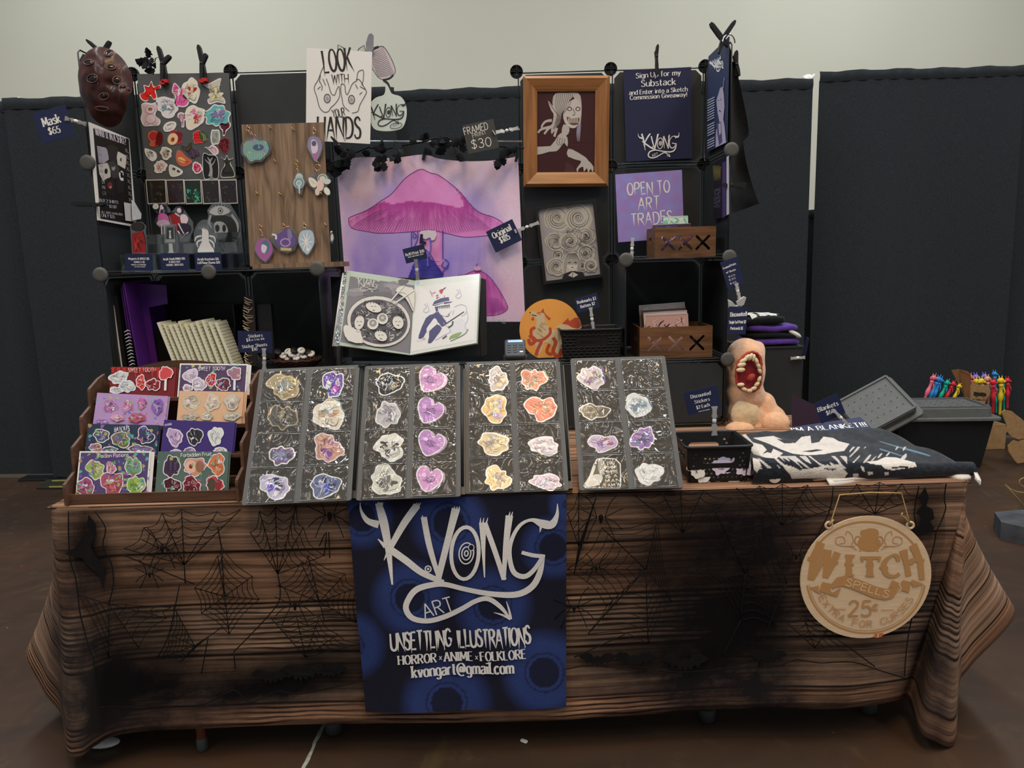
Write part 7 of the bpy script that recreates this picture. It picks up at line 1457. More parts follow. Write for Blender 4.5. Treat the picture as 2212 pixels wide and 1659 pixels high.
SQ = fit((1541, 350), (1573, 336), (1573, 465), (1541, 476), plane=Vector((PX, 0, 0)), N=PN); b = MB(); slab(SQ, SQ.w, SQ.h, .002, 'print_gloss', K('1d1a28'), b); A = Art(b, SQ, 'print_gloss'); A.poly([c5(*p) for p in ((1920, 930), (1950, 910), (1950, 1350), (1920, 1370))], K('4a3a6c'), 0); r_ = random.Random(6)
for k in range(12): A.line([c5(1845+k*6, 950+r_.uniform(-8, 8)), c5(1850+k*5, 1000), c5(1852+k*5, 1060+r_.uniform(-20, 20))], [1, 1.4, .5], K('7d7440'))
for k in range(5): A.text(('COMING', 'TO ART', 'EVENTS', 'NEAR', 'YOU')[k], c5(1855, 1165+k*32), c5(1905, 1148+k*32), 2.6, K('8f8aa8'), 'hand')
A.poly([c5(*p) for p in ((1957, 880), (1976, 870), (1978, 1335), (1957, 1345))], K('c5c5c8'), 0); tag(b.build('acrylic_notice'), 'dark purple notice with yellow drips in a clear holder low on the right side panel', 'notice')
clamp((1579, 400), [(1612, 397), (1608, 404)], [(1563, 402), (1563, 398)], RF-.012, 'black spring clamp pointing right at the edge of the dark purple notice', .011)
# ---- art trades sign, crates of prints
SO = fit(c5(1065, 1025), c5(1595, 980), c5(1615, 1530), c5(1090, 1555), RF+.22); b = MB(); w, h = SO.w, SO.h
def oc_(u, v, p): x, y = proj(p); n = noise.noise(Vector((x*.05, y*.05, 2))); return lerpc(lerpc(K('8a78b8'), K('7f86c4'), max(0, n+.2)), K('9a70a8'), max(0, noise.noise(Vector((x*.06, y*.06, 8)))))
b.prism([SO.p3(p, -.003) for p in ((-w/2, -h/2), (w/2, -h/2), (w/2, h/2), (-w/2, h/2))], SO.N*.003, 'print', K('8474b2')); b.grid(lambda u, v: SO.p3(((u-.5)*w, (v-.5)*h), .0003), 40, 40, 'print', oc_); A = Art(b, SO, 'print', .0006)
A.text('OPEN TO', c5(1165, 1190), c5(1500, 1160), 25, WH2, 'scratch', .11, .22, 2); A.text('ART', c5(1250, 1298), c5(1415, 1290), 25, WH2, 'scratch', .11, .2, 3); A.text('TRADES', c5(1195, 1428), c5(1520, 1400), 25, WH2, 'scratch', .11, .18, 4); A.text(':)', c5(1335, 1475), c5(1385, 1472), 14, WH2, 'hand'); tag(b.build('trades_sign'), 'lilac sign with jagged white lettering about art trades', 'sign')
swivel(c6(1203, 345), c6(1195, 520), RF+.05, 'clear clip at the lower left corner of the lilac sign')
wood('crate_wood', K('6f4d32', 1.2), K('4d3421', 1.1), 1.6, 0, .6)
def crate(tl, tr, br, bl, Y, dep, z0, label):
 a, e = at(*bl, Y), at(*br, Y); t_ = at(*tl, Y); w = e.x-a.x; h = (t_.z+at(*tr, Y).z)/2-z0; cx = (a.x+e.x)/2; t = thing('print_crate', label, 'crate', (cx, Y+dep/2, z0)); th = .006
 def xs(W, n):
  out = []
  for i in range(n):
   x0 = W*((i+.5)/n-.5)*.86; q = h*.28; d = .0048; r = []
   for (ax, ay), (bx_, by_) in (((1, 1), (1, 1)),): pass
   pts = []
   for k in range(4):
    an = math.radians(45+90*k); u = Vector((math.cos(an), math.sin(an))); n_ = Vector((-u.y, u.x)); an2 = math.radians(90*k); inn = Vector((math.cos(an2), math.sin(an2)))*d*1.414
    pts += [inn, u*q*1.1-n_*d, u*(q*1.1+d*.7), u*q*1.1+n_*d]
   out.append([(x0+p.x, h*.47+p.y) for p in pts])
  return out
 S = Sheet((cx, Y, z0), (1, 0, 0), (0, 0, 1)); b = MB(); holed(b, S, [(-w/2, 0), (w/2, 0), (w/2, h), (-w/2, h)], xs(w, 3), th, 'crate_wood'); b.build('front_panel', t)
 b = MB(); S = Sheet((cx, Y+dep, z0), (1, 0, 0), (0, 0, 1)); holed(b, S, [(-w/2, 0), (w/2, 0), (w/2, h), (-w/2, h)], [], th, 'crate_wood'); b.build('back_panel', t)
 for sx in (-1, 1):
  S = Sheet((cx+sx*w/2, Y+dep/2, z0), (0, sx, 0), (0, 0, 1)); b = MB(); holed(b, S, [(-dep/2+th, 0), (dep/2-th, 0), (dep/2-th, h), (-dep/2+th, h)], [[(x*.022+.009*math.cos(math.radians(q)), h*.6+.009*math.sin(math.radians(q))) for x, q in [(1, -90+30*i) for i in range(7)]+[(-1, 90+30*i) for i in range(7)]]], th, 'crate_wood'); b.build('side_panel', t)
 b = MB(); b.box((cx-w/2+th, Y+th, z0), (w-2*th, 0, 0), (0, dep-2*th, 0), (0, 0, th), 'crate_wood'); b.build('base', t); return t, cx, w, h
crate(c6(1380, 275), c6(1868, 240), c6(1865, 492), c6(1383, 512), RF+.035, .16, S2, 'upper wooden crate with three X cut-outs holding small prints')
crate(c6(1255, 1070), c6(1835, 1038), c6(1838, 1308), c6(1260, 1335), RF+.035, .19, S1, 'lower wooden crate with three X cut-outs holding sleeved prints')
def loose(pts, Y, z0, lean, label, cols, grp, m='print_gloss', name='art_print', cat='print'):
 S = fit(*pts, Y, None, (0, -1, lean)); lo = S.O-S.V*S.h/2; ext = max(0, (lo.z-z0-.008)/max(.2, S.V.z)); b = MB(); w = S.w/2; b.prism([S.p3(p, -.0012) for p in ((-w, -S.h/2-ext), (w, -S.h/2-ext), (w, S.h/2), (-w, S.h/2))], S.N*.0012, m, cols[0]); A = Art(b, S, m, .0003, False); r_ = random.Random(len(label))
 for k in range(30):
  x, y = r_.uniform(-w*.85, w*.85), r_.uniform(-S.h*.5, S.h*.42); A.line([(x, y), (max(-w, min(w, x+r_.uniform(-.02, .02))), y-.01), (max(-w, min(w, x+r_.uniform(-.03, .03))), y-.03)], [.002, .005, .001], cols[1+k % (len(cols)-1)], 4)
 A.px = False; A.line([(-w*.97, S.h*.48), (w*.97, S.h*.48)], .0016, cols[-1]); return tag(b.build(name), label, cat, grp)
loose([c6(1450, 178), c6(1642, 170), c6(1650, 260), c6(1450, 268)], RF+.14, S2, .1, 'mint green print standing tallest in the upper crate', [K('b5cfc2'), K('5fae94'), K('d5dcd8'), K('c8d2cc')], 'prints in the upper crate')
loose([c6(1400, 245), c6(1670, 225), c6(1670, 400), c6(1400, 420)], RF+.105, S2, .08, 'dark plum print behind the front of the upper crate', [K('3a2836'), K('6d3f6a'), K('59506a'), K('8a8a90')], 'prints in the upper crate')
loose([c6(1365, 240), c6(1560, 232), c6(1565, 380), c6(1365, 400)], RF+.085, S2, .05, 'violet print nearest the front of the upper crate', [K('433a55'), K('8a3f8a'), K('5a6078'), K('b0a8b4')], 'prints in the upper crate')
loose([c6(1700, 300), c6(1850, 295), c6(1850, 480), c6(1700, 490)], RF+.075, S2, .02, 'plain black card at the right end of the upper crate', [K('141416')]*4, 'prints in the upper crate')  # added card: makes the crate interior dark behind the third cut-out
loose([c6(1660, 1090), c6(1810, 1085), c6(1810, 1290), c6(1660, 1300)], RF+.075, S1, .02, 'plain black card at the right end of the lower crate', [K('141416')]*4, 'sleeved prints in the lower crate')  # added likewise, to darken the lower crate behind its third cut-out
for k, (dx, dy, Y, cs, lb) in enumerate([(0, 0, .17, ['a9a19c', '55504e', 'c9c4c0'], 'pale grey sleeved print at the back of the lower crate'), (10, 35, .145, ['5a3f42', '9a7a78', '2c2022', 'cfcac8'], 'brown-red sleeved print in the middle of the lower crate'), (24, 62, .12, ['cfcac8', '8d8788', 'b8b2b2'], 'white-edged sleeved print in the lower crate'), (36, 85, .085, ['b58f88', '3a2426', '6d4a4a', 'c5aaa4'], 'front pinkish print with dark branches in the lower crate')]):
 loose([c6(1248+dx*1.6, 876+dy), c6(1615+dx*.9, 864+dy), c6(1640+dx*.3, 1130), c6(1275+dx*1.2, 1150)], RF+Y, S1, .12, lb, [K(c) for c in cs], 'sleeved prints in the lower crate')
GT = 'navy tags on the right post'
card((1557, 567), (1593, 553), (1608, 613), (1571, 627), RF-.04, [('Framed Prints', (1563, 582), (1590, 571), 4.5), ('w/ Sketch', (1569, 591), (1589, 584), 4), ('$25', (1574, 600), (1588, 595), 3.5), ('$35', (1575, 607), (1589, 602), 3.5), ('$45', (1577, 615), (1591, 610), 3.5)], 'tilted navy tag hanging below the disc on the right post', group=None)
swivel((1590, 612), (1597, 645), RF-.045, 'clear clip under the tilted navy tag on the right post')
b0 = thing('swivel_clip', 'cluster of clear clip jaws between the two navy tags on the right post', 'clip', at(1590, 665, RF-.045), SW)
for pts in (((1572, 648), (1580, 652), (1588, 660), (1590, 668), (1573, 664)), ((1590, 652), (1606, 641), (1611, 643), (1606, 658), (1594, 665)), ((1588, 660), (1600, 660), (1599, 674), (1590, 674))): b = MB(); b.prism([at(*p, RF-.05) for p in pts], (0, -.006, 0), 'clip_plastic'); b.tube([at(*p, RF-.053) for p in pts[:3]], .0016, 'white_plastic', n=6); b.build('jaw', b0)
card((1577, 664), (1618, 662), (1609, 722), (1568, 720), RF-.06, [('Discounted!', (1578, 684), (1613, 682), 9), ('Single 5x7 Print $2', (1575, 699), (1611, 698), 6), ('Postcards $1', (1578, 712), (1604, 712), 6)], 'upright navy tag about discounts on the right post above the plush')
# ================================================================ four leaning boards of pocketed stickers
TA = math.radians(52); NB = Vector((0, -math.sin(TA), math.cos(TA)))
mat('album_grey', K('4b4c4d'), .55, var=.05); mat('pocket_dark', K('2f2c28', 1.1), .5, var=.08)
def ca(x, y): return (500+x/4.424, 740+y/4.424)
def cb(x, y): return (980+x/4.254, 740+y/4.254)
HT = lambda c, x, y, s, a=.25: [(c(x, y)[0]+px*math.cos(a)-py*math.sin(a), c(x, y)[1]+px*math.sin(a)+py*math.cos(a)) for px, py in smooth([(p[0]*s, p[1]*s) for p in ((0, -14), (-9, -25), (-22, -22), (-27, -8), (-20, 8), (0, 26), (20, 8), (27, -8), (22, -22), (9, -25))], 3, True)]
PUR, PNK = ['a678b8', 'b58cc8', '8a5aa0', 'c8a8d4'], ['bb88bb', 'caa0cc', '9a609a', 'd4b4d4']
BRD = [
 ('first', [(562, 797), (772, 789), (764, 1083), (522, 1089)], ca, [
 (500, 420, 150, 118, ['8f836a', '7f8588', '9c9262', '6c7478', 'a8986e'], 'tan, grey and yellow sticker of clustered dolls', 'b5a27c'), (975, 395, 98, 128, ['6a4fa0', '3a3a8a', 'c04aa8', 'e0d8e4'], 'blue and magenta sticker of a long-haired figure', None),
 (490, 715, 132, 122, ['4a4a48', '5c5a54', '3a3a3a', '8a7c60'], 'dark grey sticker with a tan outline', 'a08a62'), (930, 690, 165, 136, ['c8c0b0', 'd8d8d0', 'a08460', 'b89090', '8a9a98'], 'white crystal cluster sticker with a pinkish stone', None),
 (480, 1080, 122, 90, ['6a5a78', '4a3a4c', '6a9a9c', '8a78b0'], 'small violet and teal reclining sticker', None), (920, 1010, 138, 138, ['b08878', 'c09a88', '8a5aa0', '9a7068', '7a4a9a'], 'round tan sticker with purple markings', 'd0c4d4'),
 (415, 1375, 138, 128, ['a8a4c0', '4a4478', '2c2c50', '5a4ac0', 'd0ccd8'], 'squarish violet and white portrait sticker', None), (895, 1370, 142, 122, ['5a6488', '2c3450', 'c8ccdc', '3a50b0', '8890b0'], 'navy sticker with curling white lines', None)]),
 ('second', [(787, 791), (993, 783), (997, 1074), (770, 1079)], ca, [
 (1510, 395, 128, 108, ['26272a', '6a6c70', '1a1a1c', '9a9c9e'], 'black and grey winged sticker', None), (1900, 365, 0, 5.0, PNK, 'pink heart sticker', 'h'), (1495, 690, 128, 112, ['aaa8b0', '8a8890', 'c8c6cc', '6a6870'], 'pale grey fringed sticker with an eye', None), (1890, 660, 0, 5.0, PUR, 'purple heart sticker', 'h'),
 (1515, 1000, 148, 122, ['c9c9c4', '2a2a2a', 'b0b0aa', '4a4a48'], 'white sticker of two black-eyed heads', None), (1900, 970, 0, 5.2, PUR, 'purple heart sticker', 'h'), (1475, 1320, 150, 148, ['b9bcb4', '6a6c68', 'd0d2ca', '4a4c48', 'c8cac2'], 'white flower sticker with black stamens', None), (1885, 1310, 0, 5.0, PNK, 'pink heart sticker', 'h')]),
 ('third', [(1005, 782), (1209, 776), (1229, 1058), (1003, 1068)], cb, [
 (405, 340, 88, 112, ['8a8698', 'b0aac0', 'c8a868', '5c5870'], 'lilac-grey bulb-shaped sticker', None), (730, 340, 106, 104, ['c23a2c', 'd85a40', '8a2020', '3a5a3a'], 'red mask sticker', None), (380, 610, 122, 126, ['b08c4c', 'c8b070', '5a8a7a', '8a78b8'], 'gold and iridescent sticker', None), (805, 605, 148, 112, ['c02c2a', 'd84a3c', '8a1a1c', 'e08a60'], 'pair of red horned heads on a sticker', None),
 (370, 930, 144, 104, ['a89a7c', '6a7880', 'c8b888', '4a4c58'], 'silver and gold shell-shaped sticker', None), (830, 950, 134, 88, ['b4b0c8', '6a64b0', 'd0cedc', '8a8aa4'], 'lavender spotted sticker', None), (400, 1250, 124, 104, ['c0aa74', '8a8498', 'd8c898', '5c5868'], 'golden oval sticker', None), (850, 1280, 148, 70, ['a898c0', '7a68a8', 'c8bcd8', '9ab0c0'], 'fan of violet stickers', None)]),
 ('last', [(1230, 775), (1437, 768), (1476, 1055), (1254, 1058)], cb, [
 (1265, 325, 122, 100, ['b0a8b4', '6a4c48', '9a6878', '6a8a68', '5a4a90'], 'mauve sticker with a round purple eye', None), None, (1290, 635, 128, 74, ['4a463e', '8a8474', '2c2a26', '6a6456'], 'brown nest-shaped sticker', None), (1690, 580, 110, 114, ['c0c8cc', '8aa0a8', 'd4d8dc', '6a7c90'], 'white iridescent sticker with a spiral', None),
 (1370, 925, 134, 80, ['a898c0', '6a4ab0', 'c8bcd8', '8a3a5a'], 'violet reclining face sticker', None), (1735, 885, 110, 104, ['8a6aa8', '4a8a88', 'a878b0', '5a4a78'], 'purple and teal round sticker', None), (1370, 1205, 158, 128, ['2a2a2a', '55555a', '1c1c1e'], 'black and white sticker with lettering', 'L'), (1795, 1205, 126, 100, ['ced2d2', 'c4c8c8', 'd6dada'], 'plain white cloud-shaped sticker', None)])]
WHERE = ['left column, top', 'right column, top', 'left column, second', 'right column, second', 'left column, third', 'right column, third', 'left column, bottom', 'right column, bottom']
for bi, (nth, cor, cf, sts) in enumerate(BRD):
 pb = atz((cor[2][0]+cor[3][0])/2, (cor[2][1]+cor[3][1])/2, TZ+.022); S = fit(*cor, None, pb, NB); w, h = S.w, S.h
 t = thing('sticker_board', f'leaning grey board of clear sticker pockets, {nth} of the four from the left', 'display board', S.O-S.V*h/2, 'four leaning sticker boards')
 b = MB(); slab(S, w, h, .006, 'album_grey', None, b, 0, .006); b.build('backing', t)
 if bi < 3: b = MB(); b.box(S.p3((w/2+.001, -h*.48), -.02), S.U*.010, S.V*h*.94, S.N*.012, 'wire_black'); b.tube([S.p3((w/2+.004, -h*.42), -.004), S.p3((w/2+.004, h*.47), -.004)], .004, 'plastic_black', n=8); b.tube([S.p3((w/2-.004, h*.485), 0), S.p3((w/2+.010, h*.49), .002), S.p3((w/2+.018, h*.485), 0)], .0022, 'plastic_black', n=6); b.build('hinge', t)
 b = MB(); b.prism([S.p3((w*.3, -h*.2), -.008), S.p3((-w*.3, -h*.2), -.008), S.p3((-w*.25, -h*.2), -.008)+Vector((0, .12, -.001)), S.p3((w*.25, -h*.2), -.008)+Vector((0, .12, -.001))], (0, 0, -.002), 'album_grey'); b.build('strut', t)
 for k in range(8):
  r, c = k//2, k % 2; x0, x1 = (-.452, -.03) if c == 0 else (.032, .452); y1, y0 = .472-r*.243, .472-r*.243-.232; x0, x1, y0, y1 = x0*w, x1*w, y0*h, y1*h
  b = MB(); b.prism([S.p3(p, .0004) for p in ((x0, y0), (x1, y0), (x1, y1), (x0, y1))], S.N*.0004, 'pocket_dark'); bk = b.build('pocket', t)
  b = MB(); ph = k*1.7+bi; r_ = hsh(bi*10+k)
  b.grid(lambda u, v: S.p3((x0+(x1-x0)*u, y0+(y1-y0)*v), .0042+.0022*math.sin(3.14*u)*math.sin(3.14*v)+.0011*noise.noise(Vector((u*7+ph, v*6, bi)))), 22, 22, 'sleeve_film'); b.tube([S.p3(p, .003) for p in ((x0, y0), (x1, y0), (x1, y1), (x0, y1))], .0009, 'clear_plastic', n=5, closed=True); b.build('film', bk)
  s_ = sts[k]
  if not s_: continue
  x, y, rx, ry, cols, lb, o = s_; cx, cy = cf(x, y); sc2 = 1/4.424 if cf is ca else 1/4.254; gp_ = 'stickers in the pockets of the leaning boards'; lab = f'{lb}, {WHERE[k]} of {nth} board'
  if o == 'h':
   def hd(A, cx=cx, cy=cy, cols=cols):
    for q in range(6): r_ = hsh(q+int(cx)); A.line([(cx+r_.uniform(-14, 14), cy+r_.uniform(-10, 8)) for _ in range(4)], .8, K('5a3a70'), 4)
    A.poly(blob(cx-10, cy-10, 5, 4, 3), K(cols[3]))
   sticker(S, cx, cy, 25, 25, k+bi, [K(c) for c in cols], lab, gp_, K('d6cede'), HT(cf, x, y, 1.0, .55-.1*(k//2)), detail=hd, echo=(7, 1))
  elif o == 'L':
   def ld(A):
    A.poly([cf(*p) for p in ((1330, 1080), (1380, 1090), (1395, 1160), (1360, 1220), (1330, 1180))], K('8a8a88'), 3); A.poly([cf(*p) for p in ((1325, 1210), (1370, 1240), (1330, 1310), (1210, 1325), (1240, 1240))], K('b5b5b2'), 3); A.line([cf(1300, 1130), cf(1270, 1210), cf(1220, 1310)], [3, 5, 3], K('c8c8c5'), 3)
    for q, (tx, x1) in enumerate([('YOU', 1475), ('THINK', 1500), ('THERE', 1510), ('IS A', 1505), ('MAN', 1530), ('I AM A', 1530)]): A.text(tx, cf(1410-q*4, 1125+q*41), cf(x1, 1118+q*41), 7, K('d0d0cc'), 'scratch', .16)
   sticker(S, cx, cy, rx*sc2, ry*sc2, 3, [K(c) for c in cols], lab, gp_, K('c9c9c6'), [cf(*p) for p in ((1320, 1080), (1370, 1070), (1480, 1075), (1525, 1120), (1530, 1300), (1520, 1335), (1220, 1335), (1200, 1310), (1260, 1220), (1290, 1130))], detail=ld)
  else: sticker(S, cx, cy, rx*sc2*.9, ry*sc2*.9, 7*bi+k, [K(c) for c in cols], lab, gp_, K(o or 'd4d2d6'), echo=(5, -3) if (k+bi) % 3 == 0 else None)
# ================================================================ tiered wooden rack of sticker sheets
def cw_(x, y): return (110+x/4.484, 740+y/4.484)
wood('rack_wood', K('5b4031', 1.3), K('443026', 1.2), .9, 0, .55)
NR = Vector((0, -1, .34)).normalized(); YF = T+.018; TY = [YF+.016+.056*k for k in range(4)]
SHT = [
 (0, (285, 1065), (975, 1040), (930, 1460), (230, 1480), '4a3f6a', 'print_holo', 'purple holographic sheet of potion-bottle stickers, left in the front tier', 'Poison Potions', ['8a9a58', '9a4a5a', '6a8a6a', '8a4a68', '7aa04a', 'b07a88'], (470, 1118, 760, 1105, 34)),
 (0, (1045, 1070), (1730, 1040), (1695, 1440), (1000, 1455), '4c5f58', 'print_holo_soft', 'grey-green sheet of fruit stickers, right in the front tier', 'Forbidden Fruit', ['3a2a40', 'b08068', 'b86a48', '4a1c28', '6a1c28', 'a83a38'], (1265, 1110, 1560, 1095, 34)),
 (1, (355, 800), (1050, 785), (1015, 1130), (330, 1080), '2a3448', 'print_holo', 'dark holographic sheet of bat-winged cat stickers, left in the second tier', 'BATCATS', ['4a5068', '6a6450', '3a3a5a', '8a6a60', '5a6a70', '6a5a80'], (625, 865, 770, 855, 44)),
 (1, (1095, 770), (1795, 750), (1745, 1110), (1060, 1070), '3a2a6a', 'print_gloss', 'plain deep purple sheet of white-edged stickers, right in the second tier', 'KVONG', ['a890b8', '2a2a30', 'c0c8c8', 'b0a0b8', '8a7aa0', 'c8c8cc'], (1115, 812, 1180, 800, 20)),
 (2, (445, 510), (1150, 495), (1085, 840), (405, 800), 'a184b4', 'print_holo_soft', 'lilac sheet of toy-bear stickers, left in the third tier', None, ['9a6a9a', 'b07aa0', 'a86a98', '7a5aa8', 'c08aa8', 'a84a68', '8a70b0'], None),
 (2, (1235, 475), (1870, 470), (1840, 830), (1225, 770), 'c49f80', 'print_gloss', 'peach sheet of pale head stickers, right in the third tier', None, ['b8aa98', 'c0b0a0', 'b8aca0', 'a8a090', 'c0b4a4', 'b0a898'], None),
 (3, (585, 240), (1215, 235), (1195, 540), (565, 500), '6a1c20', 'print_gloss', 'dark red sheet of sweets stickers, left in the top tier', 'SWEET TOOTH', ['b4b8bc', 'b0bcc0', 'c03a34', '7a1c20', 'c04848', 'b8c0c8'], (755, 290, 1022, 285, 40)),
 (3, (1240, 205), (1905, 205), (1890, 560), (1235, 490), '4a3a58', 'print_holo_soft', 'violet holographic sheet of sweets stickers with a white edge, right in the top tier', 'SWEET TOOTH', ['b4a8c0', 'b8b0c8', 'b03438', '5a2a3c', '9a7088', 'b8b0c0'], (1435, 275, 1690, 270, 36))]
LAY = {0: [(430, 1230, 82, 90), (595, 1360, 105, 120), (800, 1205, 70, 100), (340, 1400, 90, 80), (830, 1385, 85, 90), (590, 1215, 42, 55)], 1: [(1170, 1200, 85, 95), (1395, 1200, 115, 80), (1610, 1180, 80, 100), (1180, 1390, 85, 75), (1365, 1385, 85, 85), (1590, 1375, 85, 75)],
  2: [(490, 900, 75, 60), (680, 940, 85, 75), (920, 900, 80, 75), (440, 1020, 60, 40), (570, 1040, 70, 30), (870, 1040, 100, 50)], 3: [(1200, 915, 72, 82), (1395, 910, 72, 82), (1598, 905, 72, 82), (1210, 1060, 55, 20), (1350, 1045, 50, 25), (1645, 1045, 60, 25)],
  4: [(575, 620, 68, 70), (745, 610, 55, 70), (885, 590, 48, 55), (1035, 620, 60, 75), (650, 730, 65, 40), (840, 730, 85, 48), (500, 770, 60, 30)], 5: [(1360, 580, 95, 80), (1565, 580, 85, 80), (1755, 575, 80, 80), (1355, 720, 75, 40), (1515, 715, 60, 40), (1760, 715, 90, 40)],
  6: [(660, 340, 82, 62), (740, 425, 75, 55), (875, 385, 45, 62), (995, 410, 72, 50), (1118, 300, 62, 62), (640, 465, 60, 30)], 7: [(1355, 320, 72, 60), (1435, 405, 72, 55), (1555, 360, 45, 60), (1672, 405, 72, 55), (1785, 300, 62, 60), (1330, 440, 40, 30)]}
zk = [0]*4; RK = []
for i, (tr_, tl, trr, br, bl, col, m, lab, ttl, cols, tp_) in enumerate(SHT):
 c = [cw_(*p) for p in (tl, trr, br, bl)]; pl = at((c[2][0]+c[3][0])/2, (c[2][1]+c[3][1])/2, TY[tr_]); S = fit(*c, None, pl, NR); lo = (S.O-S.V*S.h/2).z; zk[tr_] = lo if not zk[tr_] else min(zk[tr_], lo); RK.append((S, lo))
for i, (tr_, tl, trr, br, bl, col, m, lab, ttl, cols, tp_) in enumerate(SHT):
 S, lo = RK[i]; ext = max(0, (lo-zk[tr_]+.002)/S.V.z); w, h = S.w/2, S.h/2; b = MB(); b.prism([S.p3(p, -.0012) for p in ((-w, -h-ext), (w, -h-ext), (w, h), (-w, h))], S.N*.0012, m, K('d4d2d8') if i in (0, 7) else K(col))
 A = Art(b, S, m, .0003, step=.00004)
 if i in (0, 7): A.px = False; A.poly([(-w+.004, -h-ext), (w-.004, -h-ext), (w-.004, h-.004), (-w+.004, h-.004)], K(col)); A.px = True
 if i == 6: [A.line([cw_(600+k*55, 240), cw_(605+k*54, 300+40*(k % 3))], [9, 1], K('a02822')) for k in range(11)]
 for k, (x, y, rx, ry) in enumerate(LAY[i]):
  cx, cy = cw_(x, y); rx, ry = rx/4.484*.95, ry/4.484*.95; o = blob(cx, cy, rx, ry, i*9+k, 10, .18); cc = cols[k % len(cols)]
  if i == 5: A.poly(grow(o, .6), K('8a9a90'))
  elif i != 4: A.poly(grow(o, 2.0), K('cfc9d4'))
  b0 = K(cc); A.poly(o, b0); sh_ = lambda v: tuple(min(.8, z*v) for z in b0[:3])+(1,)
  if i == 1 and k in (1, 5): A.ell(cx-rx*.35, cy, rx*.5, ry*.85, K('c9a090' if k == 1 else '3a4030')); A.ell(cx-rx*.35, cy, rx*.16, ry*.3, K('6a2a2c')); A.ell(cx+rx*.45, cy+.5, rx*.4, ry*.75, sh_(.5))
  elif i == 1 and k == 0: [A.ell(cx+rx*(-.4+.27*(q % 4)), cy+ry*(-.3+.3*(q//4)), 2.6, 2.6, K('4a3a58' if q % 2 else '2c2038')) for q in range(12)]
  elif i > 5 and k == 4: A.line([(cx, cy+ry), (cx-1, cy+ry+24)], 5, K('cfc9d4')); [A.ring(cx, cy, rx*q, ry*q, 1, sh_(.6)) for q in (.75, .5, .25)]
  else: doodle(A, o, cx, cy, rx, ry, i*9+k, [b0, sh_(.6), sh_(1.4), sh_(.8), K('c8c2cc')], None, None, 6, 9)
 if ttl: x0, y0, x1, y1, hh = tp_; A.text(ttl, cw_(x0, y0), cw_(x1, y1), hh/4.484, K('c8c4cc' if i != 6 else 'c09a98'), 'hand' if i in (0, 1, 3) else 'scratch', .14)
 tag(b.build('sticker_sheet'), lab, 'sticker sheet', 'sticker sheets in the tiered wooden rack')
 for e in ((1,) if i in (1, 2, 3, 4, 6) else (1, 2)):
  b = MB(); b.prism([S.p3((x+.004*e, y-.001*e), -.0026-.0016*e) for x, y in ((-w, -h-ext+.002), (w, -h-ext+.002), (w, h), (-w, h))], S.N*.0010, 'print_gloss', K('d4d2d8') if i in (0, 7) else K(col)); tag(b.build('sticker_sheet'), ('rearmost' if e == 2 else 'second')+' sheet behind the '+lab.split(' sheet')[0]+' one, '+lab.split(', ')[1], 'sticker sheet', 'sticker sheets in the tiered wooden rack')
xl, xr = atz(150, 1099, TZ+.008).x, atz(503, 1090, TZ+.008).x; zb = TZ+.009
xl = min(xl, min((S.O-S.U*S.w/2).x for S, _ in RK[:1])-.010); xr = max(xr, max((S.O+S.U*S.w/2).x for S, _ in RK)+.012)
rk = thing('tiered_rack', 'four-tier brown wooden rack of sticker sheets at the left front of the table', 'rack', ((xl+xr)/2, YF+.12, zb))
prof = [(YF-.010, zb)]
for k in range(4): prof += [(TY[k]-.026, zk[k]+.030), (TY[k]-.024, zk[k]+.037), (TY[k]+.026, zk[k]+.058)]
prof += [(TY[3]+.062, zk[3]+.066), (TY[3]+.062, zb)]
for x in (xl-.008, xr): b = MB(); b.prism([(x, y, z) for y, z in prof], (.008, 0, 0), 'rack_wood'); b.build('side_panel', rk)
for k in range(4):
 b = MB(); b.box((xl, TY[k]-.014, zk[k]-.006 if k else zb), (xr-xl, 0, 0), (0, .006, 0), (0, 0, .010 if k else zk[0]+.006-zb), 'rack_wood'); b.build('lip', rk)
 b = MB(); b.box((xl, TY[k]-.008, zk[k]-.008), (xr-xl, 0, 0), (0, .05, 0), (0, 0, .0055), 'rack_wood'); b.build('tier_board', rk)
zt = at(397, 778, TY[3]+.055).z; b = MB(); b.prism([(xl, TY[3]+.056, zb), (xr, TY[3]+.056, zb), (xr, TY[3]+.056, zk[3]+.045)]+[(xr+(xl-xr)*(i/16), TY[3]+.056, zk[3]+.045+(zt-zk[3]-.045)*math.sin(math.pi*(i/16))**.8) for i in range(1, 16)]+[(xl, TY[3]+.056, zk[3]+.045)], (0, .006, 0), 'rack_wood'); b.build('back_board', rk)
